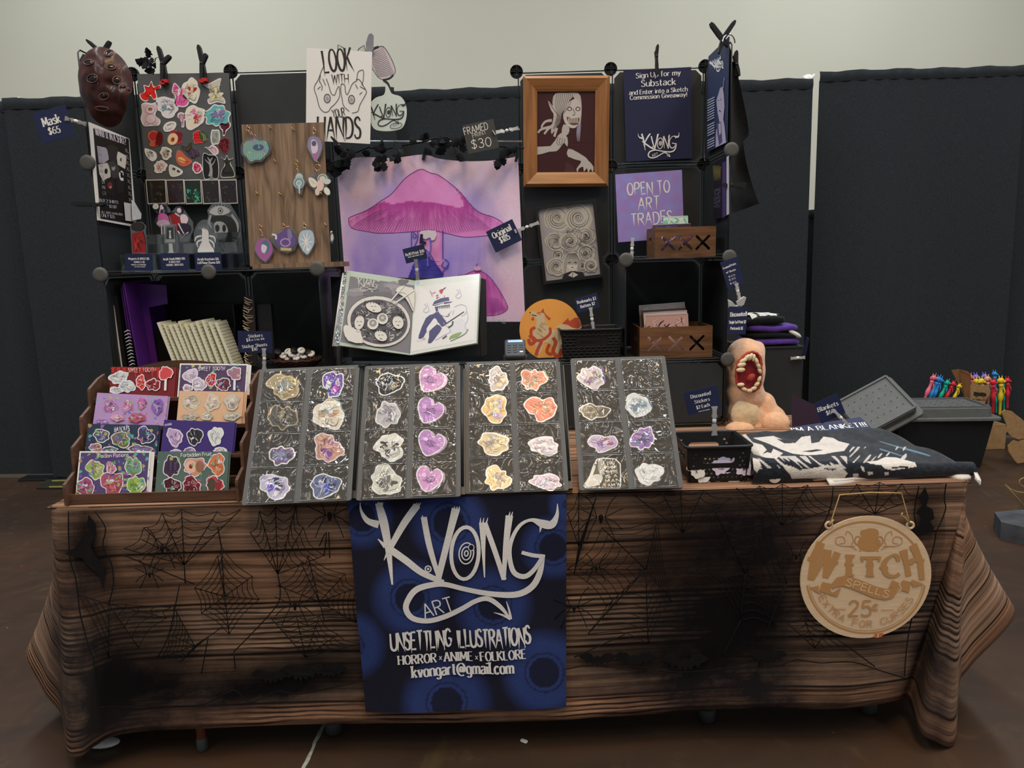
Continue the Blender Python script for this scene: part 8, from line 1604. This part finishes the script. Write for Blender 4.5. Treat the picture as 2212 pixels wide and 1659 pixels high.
# ================================================================ right end of the table
basket((1484, 968), (1624, 962), (1494, 1047), (1618, 1044), T+.05, .17, TZ+.009, 'black perforated plastic basket of discounted stickers at the front of the table', 'tri')
card((1478, 848), (1548, 832), (1558, 878), (1486, 900), T+.20, [('Discounted', (1493, 861), (1535, 852), 7.5), ('Stickers', (1501, 872), (1533, 865), 7), ('$2 Each', (1505, 884), (1533, 877), 7), ('Cannot be Bundled', (1509, 890), (1533, 885), 2.4)], 'navy tag pricing discounted stickers above the perforated basket')
swivel((1543, 878), (1543, 940), T+.195, 'clear clip on the rim of the perforated basket', .014, T+.20)
SBk = Sheet(at(1555, 1003, T+.062), (1, 0, 0), (0, .1, 1)); r_ = random.Random(12)
for k in range(9):
 u, v = 1505+13*k, 1012+r_.uniform(-10, 18); col = r_.choice(['cfd2d6', 'c0b8cc', 'd0d0cc']); b = MB(); q = blob(u, v, 19, 17, k, 12, .2); S9 = Sheet(at(u, v, T+.060+.004*(k % 4)), (1, 0, 0), (0, .15, 1)); b.prism([S9.p3(S9.uv(p)) for p in reversed(q)], S9.N*.0008, 'print', K(col)); A = Art(b, S9, 'print', .0012); [A.line([(u+r_.uniform(-9, 9), v+r_.uniform(-8, 8)) for _ in range(3)], 1, K('3a3644'), 3) for _ in range(3)]
 tag(b.build('loose_sticker'), 'white-edged sticker lying loose in the black perforated basket', 'sticker', 'loose stickers in the perforated basket')
# ---- plush
mat('plush_peach', K('d2a684', 1.25), .95, spec=.1, var=.12, scale=60, bump=.9, sheen=.5); mat('plush_pale', K('cdb692', 1.25), .95, spec=.1, var=.1, scale=60, bump=.9, sheen=.5); mat('gum_red', K('7d2128', 1.3), .6, var=.4, scale=60, bump=.5); mat('blood', K('9c3a34', 1.3), .7, var=.3, scale=90); mat('tooth_cream', K('c9ba96', 1.3), .35)
YP = RF+.05; kp = YP/FPX*1.02
def pl(u, v, dy=0.0): p = at(u, v, YP+dy); return p
ps = thing('plush_toy', 'seated peach plush creature with a huge toothy red mouth', 'plush toy', (pl(1610, 900).x, YP, TZ+.008))
b = MB(); zq = lambda s: s*kp
for u, v, dy, rx, ry, rz in ((1610, 800, 0, 40, 55, 62), (1610, 772, 0, 39, 52, 42), (1610, 850, 0, 39, 52, 42), (1618, 898, .01, 46, 52, 42), (1637, 758, -.01, 16, 18, 22), (1626, 918, 0, 54, 50, 25), (1652, 880, -.01, 24, 30, 34), (1668, 905, -.03, 30, 30, 30), (1594, 890, -.01, 20, 30, 36)): b.ball(pl(u, v, dy), (zq(rx), zq(ry), zq(rz)), 'plush_peach', n=20)
o = b.build('body', ps); md = o.modifiers.new('join', 'REMESH'); md.mode = 'VOXEL'; md.voxel_size = .007; md.use_smooth_shade = True; ms = o.modifiers.new('soft', 'SMOOTH'); ms.iterations = 6; ms.factor = .6
b = MB(); b.ball(pl(1610, 895, -zq(36)), (zq(30), zq(20), zq(34)), 'plush_pale', n=20); b.build('belly', ps); b = MB(); b.ball(pl(1672, 914, -zq(34)), (zq(34), zq(28), zq(26)), 'plush_peach', n=18); b.build('foot', ps); b = MB(); b.ball(pl(1598, 926, -zq(48)), (zq(30), zq(22), zq(16)), 'plush_peach', n=18); b.build('foot', ps)
def hy(u, v): x = (u-1604)/62; z = (v-800)/80; return -zq(63)*math.sqrt(max(.3, 1-x*x*.6-z*z*.6))
b = MB(); MO = [(1600, 775), (1617, 762), (1632, 762), (1643, 775), (1644, 800), (1643, 822), (1638, 838), (1622, 846), (1604, 842), (1593, 830), (1590, 808), (1593, 788)]; mo = smooth(MO, 4, True); cm = pl(1618, 804, hy(1618, 804)+zq(7)); P = [pl(u, v, hy(u, v)-zq(3)) for u, v in mo]; n = len(P)
V = P+[p.lerp(cm, .45)+Vector((0, zq(2), 0)) for p in P]+[cm]; b.mesh(V, [(i, (i+1) % n, n+(i+1) % n, n+i) for i in range(n)]+[(n+i, n+(i+1) % n, 2*n) for i in range(n)], 'gum_red', None, True); mth = b.build('mouth', ps)
b = MB(); b.tube(P, [zq(2+1.4*abs(math.sin(i*1.9))) for i in range(len(P))], 'blood', closed=True); b.build('lip_rim', mth); b = MB(); b.ball(pl(1622, 815, hy(1618, 804)-zq(1)), (zq(10), zq(5), zq(7)), 'blood', M=Matrix.Rotation(-.6, 3, 'Y')); b.build('tongue', mth)
for u, v, an, l, w in [(1600, 799, 1.5, 13, 6), (1602, 788, 1.35, 13, 6), (1606, 779, 1.1, 13, 5.5), (1613, 773, .8, 13, 5.5), (1621, 771, .5, 12, 5.5), (1628, 773, .1, 11, 5), (1634, 780, -.4, 11, 5), (1638, 790, -.5, 11, 5), (1641, 801, -.5, 10, 4.5), (1600, 831, 1.5, 11, 5), (1608, 841, -1.2, 10, 5), (1618, 844, -1.5, 10, 5), (1628, 839, 1.2, 10, 5), (1635, 830, .8, 10, 5), (1640, 819, .4, 10, 4.5)]:
 b = MB(); b.ball(pl(u, v, hy(u, v)-zq(7)), (zq(w*.85), zq(4.5), zq(l*.72)), 'tooth_cream', n=12, M=Matrix.Rotation(an, 3, 'Y')); b.build('tooth', mth)
# ---- black box, folded shirts
a, e = at(1606, 748, 2.80), at(1733, 748, 2.80); zt = at(1680, 752, 2.80).z; bx = thing('shirt_box', 'tall black box carrying the folded shirts behind the plush', 'box', ((a.x+e.x)/2, 2.9, TZ+.008))
for nm, o_, sx, sy, sz in (('front_wall', (a.x, 2.80, TZ+.008), e.x-a.x, .005, zt-TZ-.008), ('back_wall', (a.x, 3.02, TZ+.008), e.x-a.x, .005, zt-TZ-.008), ('side_wall', (e.x-.005, 2.805, TZ+.008), .005, .215, zt-TZ-.008), ('side_wall', (a.x, 2.805, TZ+.008), .005, .215, zt-TZ-.008), ('lid', (a.x-.004, 2.795, zt), e.x-a.x+.008, .235, .006)): b = MB(); b.box(o_, (sx, 0, 0), (0, sy, 0), (0, 0, sz), 'panel_black'); b.build(nm, bx)
mat('shirt_purple', K('4a3080', 1.4), .9, spec=.1, var=.2, scale=40, sheen=.2); mat('shirt_white', K('c6cac6', 1.2), .9, spec=.1)
def pillow(c, sx, sy, sz, m, seed, M=None, ex=.35, amp=.006):
 b = MB(); b.ball((0, 0, 0), 1, m, n=36); sg = lambda x, p: math.copysign(abs(x)**p, x)
 for i, p in enumerate(b.v):
  q = Vector((sg(p.x, ex)*sx, sg(p.y, ex)*sy, sg(p.z, .55)*sz)); q += Vector((0, 0, 1))*amp*noise.noise(Vector((q.x*18+seed, q.y*18, 3)))+Vector((1, 0, 0))*amp*noise.noise(Vector((q.z*30, q.y*9, seed))); b.v[i] = Vector(c)+(M@q if M else q)
 return b
zs = zt+.007; GS_ = 'folded shirts on the tall black box'
for k, (u0, u1, hh, m, lab) in enumerate([(1612, 1722, .013, 'shirt_purple', 'purple folded shirt at the bottom of the pile'), (1612, 1724, .011, 'black_fabric', 'black folded shirt second from the bottom of the pile'), (1606, 1716, .013, 'shirt_purple', 'purple folded shirt under the top one'), (1602, 1690, .016, 'black_fabric', 'black folded shirt with a white print on top of the pile')]):
 a_, e_ = at(u0, 740, 2.86), at(u1, 740, 2.86); b = pillow(((a_.x+e_.x)/2, 2.905, zs+hh), (e_.x-a_.x)/2, .10, hh, m, k)
 if k == 1: b.ball((e_.x-.03, 2.815, zs+hh+.004), (.028, .012, .009), 'shirt_white', M=Matrix.Rotation(.5, 3, 'Y'))
 if k == 3: b.mesh([(a_.x+.01+(e_.x-a_.x-.03)*u, 2.812+.16*v, zs+2*hh+.0035+.003*math.sin(u*9)*math.sin(v*6)-.012*(1-min(1, v*5))) for v in (0, .2, .4, .6, .8, 1) for u in (i/10 for i in range(11))], [(j*11+i, j*11+i+1, (j+1)*11+i+1, (j+1)*11+i) for j in range(5) for i in range(10) if (i*3+j*5) % 9 not in (0, 4)], 'shirt_white', None, True)
 tag(b.build('folded_shirt'), lab, 'shirt', GS_); zs += 2*hh+.002
card((1738, 726), (1744, 730), (1743, 775), (1736, 770), 2.79, [], 'edge-on price card right of the shirt box', N=(-.9, -.44, 0)); swivel((1738, 772), (1708, 774), 2.79, 'clear clip sticking out right of the shirt box', .010)
# ---- purple folder, blanket, its signs
b = MB(); S = Sheet(at(1760, 880, 2.62), (1, 0, -.35), (0, .3, 1)); b.prism([S.p3(S.uv(p)) for p in ((1709, 852), (1716, 853), (1796, 893), (1820, 910), (1815, 930), (1712, 922))], (0, .004, 0), 'print', K('2c1a2a', 1.1)); tag(b.build('folder'), 'dark purple folder slanting down behind the blanket price tag', 'folder')
def cbk(x, y): return (1600+x/4.254, 880+y/4.254)
WP = [[cbk(*p) for p in l] for l in (((-20, 180), (40, 240), (110, 320), (200, 345), (240, 390), (200, 430), (270, 400), (300, 380), (390, 420), (330, 470), (230, 462), (120, 430), (60, 340), (0, 260)),
 ((110, 280), (300, 262), (420, 310), (500, 330), (560, 270), (640, 260), (650, 330), (720, 318), (760, 268), (850, 280), (900, 310), (1000, 335), (950, 400), (860, 412), (760, 432), (600, 440), (480, 425), (380, 390), (260, 335)),
 ((380, 520), (480, 545), (540, 575), (650, 560), (760, 540), (880, 530), (950, 570), (985, 610), (940, 665), (800, 655), (640, 650), (470, 655), (450, 610), (410, 570)), ((1150, 500), (1250, 490), (1330, 455), (1430, 460), (1500, 480), (1600, 505), (1620, 545), (1500, 562), (1400, 578), (1330, 565), (1290, 530), (1200, 520)),
 ((110, 460), (170, 480), (190, 540), (150, 600), (115, 560)), ((1030, 610), (1080, 605), (1085, 640), (1035, 645)), ((1165, 590), (1215, 590), (1215, 620), (1170, 622)), ((1320, 595), (1360, 592), (1360, 622), (1325, 628)), ((1100, 540), (1130, 545), (1140, 590), (1120, 585)), ((660, 665), (940, 635), (930, 670), (700, 695)))]
BKC = [[cbk(*p) for p in l] for l in (((330, 290), (430, 300), (480, 330), (400, 330)), ((560, 405), (700, 385), (760, 392), (650, 412)), ((740, 560), (830, 545), (890, 560), (850, 580), (790, 572)), ((250, 340), (300, 380), (280, 420), (240, 410), (262, 380)), ((1385, 545), (1540, 540), (1540, 556), (1390, 560)))]
def blk(u, v, p):
 x, y = proj(p); q = (x, y); n = noise.noise(Vector((x*.09, y*.16, 4)))
 if any(inpoly(q, l) for l in WP) and not any(inpoly(q, l) for l in BKC): return lerpc(K('c2bdb6', 1.2), K('b3aaa6', 1.2), max(0, n))
 c = lerpc(K('14171c'), K('1f2732'), max(0, n+.3))
 if 985 < y < 1012 and 1630 < x < 1830 and noise.noise(Vector((x*.11-y*.12, y*.03, 7))) > .12: return K('a5a19e')
 if 965 < y < 1000 and 1835 < x < 1960 and noise.noise(Vector((x*.13+y*.1, y*.05, 2))) > .28: return K('a5a19e')
 if 950 < y < 990 and 1900 < x < 2010 and noise.noise(Vector((x*.05-y*.16, y*.02, 3))) > .35: return K('4a6a7e')
 return c
zt0 = TZ+.008; cFL, cFR, cBR, cBL = [atz(u, v, zt0+z) for u, v, z in ((1622, 1020, .03), (2100, 1003, .03), (1900, 921, .03), (1592, 934, .06))]
mat('blanket_fleece', attr=True, rough=.95, spec=.08, var=.12, scale=260, bump=.5, sheen=.25); mat('blanket_edge', K('c9c3bb', 1.2), .95, spec=.08, var=.08, scale=200, bump=.4, sheen=.3)
bl = thing('blanket', 'folded black fleece blanket with white figure print at the right end of the table', 'blanket', (cFL+cBR)/2)
def bpt(u, v):
 base = cFL.lerp(cFR, u).lerp(cBL.lerp(cBR, u), max(0, (v-.16)/.84)); h = .070-.034*u**.8; base.z = zt0
 f = .006*noise.noise(Vector((u*9, v*5, 1)))
 if v < .16: a = math.pi*(v/.16); return base+Vector((0, -.022*math.sin(a), h*.5*(1-math.cos(a))+f*math.sin(a/2)))
 e = min(1, (1-v)*9); s_ = min(1, u*18, (1-u)*14); return base+Vector((0, 0, h*(.25+.75*min(e, s_)**.5)+f+.004*math.sin(v*14+u*3)))
b = MB(); b.grid(bpt, 420, 190, 'blanket_fleece', blk); b.build('fleece', bl)
b = MB(); r2 = MB()
for q, hh in (([(1790, 1046), (1822, 1042), (1870, 1034), (1910, 1032), (1950, 1029), (1985, 1021), (2010, 1019), (2040, 1026), (2070, 1033), (2094, 1031)], .006), ([(2084, 1019), (2100, 1020), (2108, 1030), (2115, 1047)], .004)):
 P = [fpx(u, v, .006)+Vector((0, -.004, .0)) for u, v in smooth(q, 4)]; b.mesh([x for p in P for x in (p+Vector((0, .02, .012)), p+Vector((0, -.003, .004)), p+Vector((0, -.004, -hh)))], [(3*i+k, 3*i+k+1, 3*i+k+4, 3*i+k+3) for i in range(len(P)-1) for k in (0, 1)], 'blanket_edge', None, True)
b.tube([atz(u, v, zt0+.006) for u, v in ((1800, 1040), (1900, 1028), (2090, 1016))], .005, 'blanket_edge', n=8); o = b.build('white_hem', bl); md = o.modifiers.new('wall', 'SOLIDIFY'); md.thickness = .004
b = MB()
for k in range(3): r_ = .011-.0032*k; c = at(1672, 1032, T+.035); b.tube([c+Vector((r_*math.cos(t)*1.25, -.006, r_*math.sin(t))) for t in (2*math.pi*i/20 for i in range(20))], .0022, 'blanket_edge', n=6, closed=True)
b.build('rolled_edge', bl)
card((1700, 917), (1866, 907), (1884, 928), (1735, 944), 2.5, [("I'M A BLANKET!!!", (1714, 934), (1874, 921), 11)], 'navy board with white capitals lying at the back of the blanket', 'sign', N=(0, -.45, 1), name='blanket_sign', thick=.003, plane=at(1790, 930, 2.42))
card((1754, 871), (1807, 853), (1830, 893), (1776, 912), 2.38, [('Blankets', (1768, 890), (1811, 875), 9.5), ('$60', (1786, 897), (1803, 891), 9)], 'navy tag pricing blankets at the back of the blanket')
swivel((1800, 886), (1832, 918), 2.375, 'clear clip holding the blanket price tag', .010)
# ================================================================ floor behind and right of the table
mat('tote_black', K('17181a'), .5); mat('lid_grey', K('5d5f5e', 1.2), .55, var=.08); mat('cardboard', K('94744f', 1.25), .8, var=.15, scale=40); mat('cardboard_in', K('7a5433', 1.2), .85)
def lid(c, w, d, M, nm, label, grp=None, parent=None):
 c = Vector(c); b = MB(); b.rbox(c, w, d, .022, .03, 'lid_grey', M=M); b.rbox(c+M@Vector((0, 0, .038)), w*.86, d*.86, .06, .03, 'lid_grey', M=M)
 for sx, sy, lx, ly in ((0, 1, w*.80, .012), (0, -1, w*.80, .012), (1, 0, .012, d*.8), (-1, 0, .012, d*.8)): b.cbox(c+M@Vector((sx*w*.40, sy*d*.40, .072)), lx, ly, .012, 'lid_grey', M=M)
 for i in range(7):
  for j in range(4): b.cbox(c+M@Vector((-w*.30+i*w*.1, -d*.24+j*d*.16, .0685)), .012, .004, .001, 'tote_black', M=M@Matrix.Rotation(.8 if (i+j) % 2 else -.8, 3, 'Z'))
 if parent: return b.build(nm, parent)
 return tag(b.build(nm), label, 'lid', grp)
TYF = atz(2030, 1012, 0).y; a, e = at(1945, 1010, TYF), at(2118, 1010, TYF); tw = e.x-a.x; thh = at(2030, 908, TYF).z
tt_ = thing('storage_tote', 'black storage tote with a dimpled grey lid on the floor right of the table', 'tote', ((a.x+e.x)/2, TYF+.13, 0))
b = MB(); q0 = [(a.x+.02, TYF), (e.x-.0, TYF), (e.x, TYF+.26), (a.x+.02, TYF+.26)]; q1 = [(a.x-.05, TYF-.02), (e.x+.05, TYF-.02), (e.x+.05, TYF+.28), (a.x-.05, TYF+.28)]; b.mesh([(x, y, .002) for x, y in q0]+[(x, y, thh) for x, y in q1], [(3, 2, 1, 0), (4, 5, 6, 7)]+[(i, (i+1) % 4, 4+(i+1) % 4, 4+i) for i in range(4)], 'tote_black'); b.build('body', tt_)
lid(((a.x+e.x)/2, TYF+.13, thh+.012), tw+.17, .36, Matrix.Rotation(math.radians(-4), 3, 'Z'), 'lid', '', None, tt_)
a2, e2 = at(1770, 980, TYF-.1), at(1905, 980, TYF-.1); zl = at(1830, 945, TYF-.1).z; t2 = thing('storage_tote', 'black storage tote hidden behind the blanket with two loose grey lids on it', 'tote', ((a2.x+e2.x)/2, TYF+.06, 0)); b = MB(); b.rbox(((a2.x+e2.x)/2, TYF+.06, zl/2), e2.x-a2.x, .34, zl, .03, 'tote_black'); b.build('body', t2)
b = MB(); b.rbox(((a2.x+e2.x)/2, TYF+.06, zl+.003), e2.x-a2.x+.03, .37, .006, .03, 'tote_black'); b.build('rim', t2)
lid((at(1810, 925, TYF).x, TYF+.06, zl+.022), .40, .34, Matrix.Rotation(math.radians(-8), 3, 'Y')@Matrix.Rotation(.2, 3, 'Z'), 'tote_lid', 'grey dimpled tote lid lying flat behind the blanket price tag', 'loose grey tote lids')
lid((at(1893, 888, TYF-.04).x, TYF-.03, at(1893, 888, TYF-.04).z), .42, .34, Matrix.Rotation(math.radians(-28), 3, 'Y')@Matrix.Rotation(math.radians(40), 3, 'X'), 'tote_lid', 'grey dimpled tote lid tilted up against the other behind the blanket', 'loose grey tote lids')
# cardboard boxes with novelty pens
def co(x, y): return (1960+x/6.635, 760+y/6.635)
YB = TYF+.40; bxx = thing('cardboard_box', 'torn open cardboard box full of novelty pens behind the grey-lidded tote', 'box', at(2100, 960, YB))
def bd(name, pts, Ys, m='cardboard', th=.008, par=None): b = MB(); q = [at(*co(*p), y) for p, y in zip(pts, Ys)]; n_ = plane3(q[0], q[1], q[2]); b.prism(q, -n_*th, m); return b, n_, q
F0 = [(905, 480), (960, 455), (1100, 480), (1170, 480), (1195, 560), (1150, 640), (1110, 740), (1160, 800), (1210, 830), (1210, 900), (1200, 1050), (905, 1050)]
b, n_, q = bd('front', F0, [YB]*12); S = Sheet(q[0], (1, 0, 0), (0, 0, 1)); A = Art(b, S, 'print', .0005); BKI = K('2c241c')
A.poly([co(*p) for p in ((950, 575), (975, 572), (1000, 580), (1040, 585), (1065, 580), (1115, 590), (1130, 600), (1130, 640), (1100, 640), (1010, 635), (950, 630))], BKI); A.ell(*co(990, 637), 2.6, 2.6, BKI); A.ell(*co(1085, 637), 2.6, 2.6, BKI); A.ell(*co(990, 637), 1, 1, K('94744f')); A.ell(*co(1085, 637), 1, 1, K('94744f')); A.text('RUMBLED', co(935, 700), co(1120, 698), 4, BKI, 'sans', .2); A.poly([co(*p) for p in ((930, 850), (1185, 840), (1190, 900), (930, 915))], K('bdb3a4')); A.ell(*co(1140, 862), 1.4, 1, K('a86a4a')); b.build('front_panel', bxx)
b, *_ = bd('side', [(630, 260), (740, 245), (870, 280), (910, 330), (910, 480), (900, 1050), (800, 1000), (800, 600), (700, 420)], [YB+.10, YB+.08, YB+.02, YB, YB, YB, YB+.06, YB+.08, YB+.1], 'cardboard_in'); b.build('side_panel', bxx)
a3, e3 = at(2095, 985, YB), at(2172, 985, YB); b = MB(); b.box((a3.x, YB+.012, .002), (e3.x-a3.x, 0, 0), (0, .2, 0), (0, 0, at(2130, 920, YB).z), 'cardboard'); b.build('base_box', bxx)
for pts, lab in ((((1350, 870), (1400, 830), (1500, 850), (1560, 900), (1640, 960), (1690, 1010), (1690, 1240), (1600, 1255), (1500, 1220), (1430, 1150), (1370, 1170), (1400, 1110), (1430, 1060), (1400, 990)), 'upper ragged brown cardboard flap at the right edge of the picture'), (((1440, 1350), (1530, 1265), (1600, 1290), (1690, 1250), (1690, 1580), (1580, 1600), (1540, 1560), (1450, 1430)), 'lower ragged brown cardboard flap at the right edge of the picture')):
 b, *_ = bd('flap', pts, [TYF+.02]*len(pts)); o = tag(b.build('cardboard_flap'), lab, 'cardboard', 'ragged cardboard flaps')
for nm, c in (('pen_pink', 'd0657a'), ('pen_blue', '2a7fc0'), ('pen_teal', '17a08a'), ('pen_red', 'c22a3a'), ('pen_yellow', 'd8b52a'), ('pen_purple', '7a6ac0'), ('pen_peach', 'd89a80')): mat(nm, K(c, 1.35), .35, var=.02)
def pen(p0, p1, Y, m, label, hd=1, m2=None):
 """novelty pen: p0 = lower end, p1 = top of the head"""
 a, c = at(*co(*p0), Y), at(*co(*p1), Y); d = c-a; L_ = d.length; d.normalize(); s = L_/.21; t = thing('novelty_pen', label, 'pen', a, 'animal-headed novelty pens'); b = MB()
 b.lathe([(.004*s, 0), (.0065*s, .01*s), (.0075*s, .075*s), (.011*s, .08*s), (.013*s, .10*s), (.011*s, .112*s), (.008*s, .125*s), (.009*s, .15*s), (.012*s, .154*s), (.012*s, .160*s), (.006*s, .163*s)], a, d, m, n=12); b.build('barrel', t)
 b = MB(); x = Vector((hd, -.4, 0)).normalized(); h = a+d*.180*s; b.ball(h, (.014*s, .013*s, .015*s), m, n=12); b.ball(h+x*.012*s-d*.004*s, (.010*s, .008*s, .007*s), m, n=10)
 for k in (-1, 1): w = Vector((.6*k, .5, 0)); b.tube([h+d*.010*s+w*.010*s, h+d*.026*s+w*.014*s], [.004*s, .001*s], m, n=6); b.ball(h+x*.011*s+d*.005*s+w*.004*s, .0018*s, 'book_black', n=8)
 b.tube([h+d*.012*s-x*.006*s, h-x*.014*s, h-x*.012*s-d*.014*s], [.004*s, .006*s, .002*s], m2 or m, n=6); b.build('head', t)
 b = MB(); b.tube([a+d*.15*s+x*.010*s, a+d*.125*s+x*.018*s, a+d*.105*s+x*.014*s], [.003*s, .003*s, .002*s], m, n=6); b.build('clip', t); return t
YQ = TYF+.36
for p0, p1, m, lb in [((195, 800), (410, 300), 'pen_pink', 'pink novelty pen, leftmost of the leaning bunch'), ((240, 830), (480, 320), 'pen_blue', 'bright blue novelty pen with a pale snout in the leaning bunch'), ((310, 800), (505, 340), 'pen_blue', 'bright blue novelty pen half behind the teal one'), ((385, 820), (605, 380), 'pen_teal', 'teal novelty pen in the middle of the leaning bunch'), ((470, 810), (690, 400), 'pen_red', 'red novelty pen next to the yellow one in the leaning bunch'), ((600, 810), (770, 440), 'pen_yellow', 'yellow novelty pen, rightmost of the leaning bunch'),
      ((1230, 890), (1235, 360), 'pen_red', 'red novelty pen just right of the torn box front'), ((1325, 910), (1350, 330), 'pen_yellow', 'yellow novelty pen between two red ones right of the box'), ((1435, 820), (1440, 340), 'pen_red', 'red novelty pen at the right end of the box'), ((1385, 860), (1375, 420), 'pen_teal', 'teal novelty pen showing behind the yellow one right of the box'), ((1275, 880), (1265, 480), 'pen_teal', 'teal novelty pen showing behind the red one right of the box'),
      ((990, 900), (985, 345), 'pen_yellow', 'yellow novelty pen peeking over the left of the box front'), ((1090, 900), (1060, 340), 'pen_yellow', 'yellow novelty pen peeking over the middle of the box front'), ((1000, 800), (985, 285), 'pen_purple', 'purple novelty pen head at the left back of the box'), ((1120, 800), (1110, 280), 'pen_purple', 'purple novelty pen head at the middle back of the box'), ((1160, 850), (1155, 310), 'pen_peach', 'peach novelty pen head in the middle of the box'), ((1255, 700), (1255, 250), 'pen_blue', 'blue novelty pen head topping the back of the box'), ((900, 800), (905, 290), 'pen_pink', 'pink novelty pen head at the left corner of the box')]:
 pen(p0, p1, YQ+.03*(lb.find('back of') > 0)+.02*(lb.find('showing') > 0)+(.13 if p0[0] > 880 else 0)-(.08 if p0[0] > 1200 else 0), m, lb)
pb_ = thing('pen_box', 'low torn cardboard tray holding the leaning bunch of novelty pens', 'box', at(2020, 900, YQ)); b = MB(); a4, e4 = at(1985, 930, YQ), at(2075, 930, YQ); zz4 = at(2020, 896, YQ).z; b.box((a4.x, YQ-.03, .002), (e4.x-a4.x, 0, 0), (0, .1, 0), (0, 0, zz4), 'cardboard'); b.build('tray', pb_)
# hexagonal grey base with a wiry plant
mat('hex_grey', K('4b4d52', 1.0), .7, var=.35, scale=12, bump=.3); hc = atz(2222, 1160, 0); hx = thing('hexagonal_base', 'grey hexagonal stand base on the floor at the right edge of the picture', 'stand', (hc.x, hc.y, 0)); hr = (hc-atz(2150, 1160, 0)).length
b = MB(); b.prism([(hc.x+hr*math.cos(math.radians(60*k+8)), hc.y+hr*math.sin(math.radians(60*k+8)), .001) for k in range(6)], (0, 0, .085), 'hex_grey'); b.build('block', hx); b = MB(); b.tube([(hc.x+.02, hc.y, .085), (hc.x+.02, hc.y, .9)], .018, 'hex_grey', n=12); b.build('post', hx)
mat('stem_olive', K('8a7a44', 1.2), .7); st_ = thing('wire_stems', 'thin yellowish wiry stems at the right edge above the hexagonal base', 'stems', (hc.x, hc.y, .086))
for q in ([(2212, 1064), (2196, 1062), (2182, 1056), (2171, 1046)], [(2212, 1032), (2204, 1036), (2202, 1044), (2208, 1050), (2214, 1052)]): b = MB(); b.tube([at(u, v, hc.y) for u, v in smooth(q, 3)]+[Vector((hc.x+.02, hc.y-.02, .087))], .003, 'stem_olive', n=6); b.build('stem', st_)
mat('plate_dark', K('2c2e26', 1.2), .5, var=.3, scale=8); mat('tape_yellow', K('8a8648', 1.1), .5); fp_ = thing('floor_plate', 'dark flat plate with yellow strips on the floor behind the left end of the table', 'plate', atz(115, 1050, 0)); b = MB(); q = [atz(u, v, .004) for u, v in ((78, 1056), (108, 1034), (190, 1030), (190, 1056))]; b.prism(q, (0, 0, .008), 'plate_dark'); b.build('plate', fp_)
for (u0, v0, u1, v1) in ((112, 1040, 180, 1038), (106, 1053, 180, 1052)): b = MB(); b.prism([atz(u, v, .0125) for u, v in ((u0, v0), (u1, v1), (u1, v1-2.5), (u0, v0-2.5))], (0, 0, .0012), 'tape_yellow'); b.build('strip', fp_)
b = MB(); p = atz(1132, 1602, .0015); b.rbox(p+Vector((0, 0, .002)), .022, .012, .004, .004, 'white_plastic', M=Matrix.Rotation(-.6, 3, 'Z')); tag(b.build('paper_scrap'), 'tiny white scrap lying on the floor in front of the table', 'scrap')
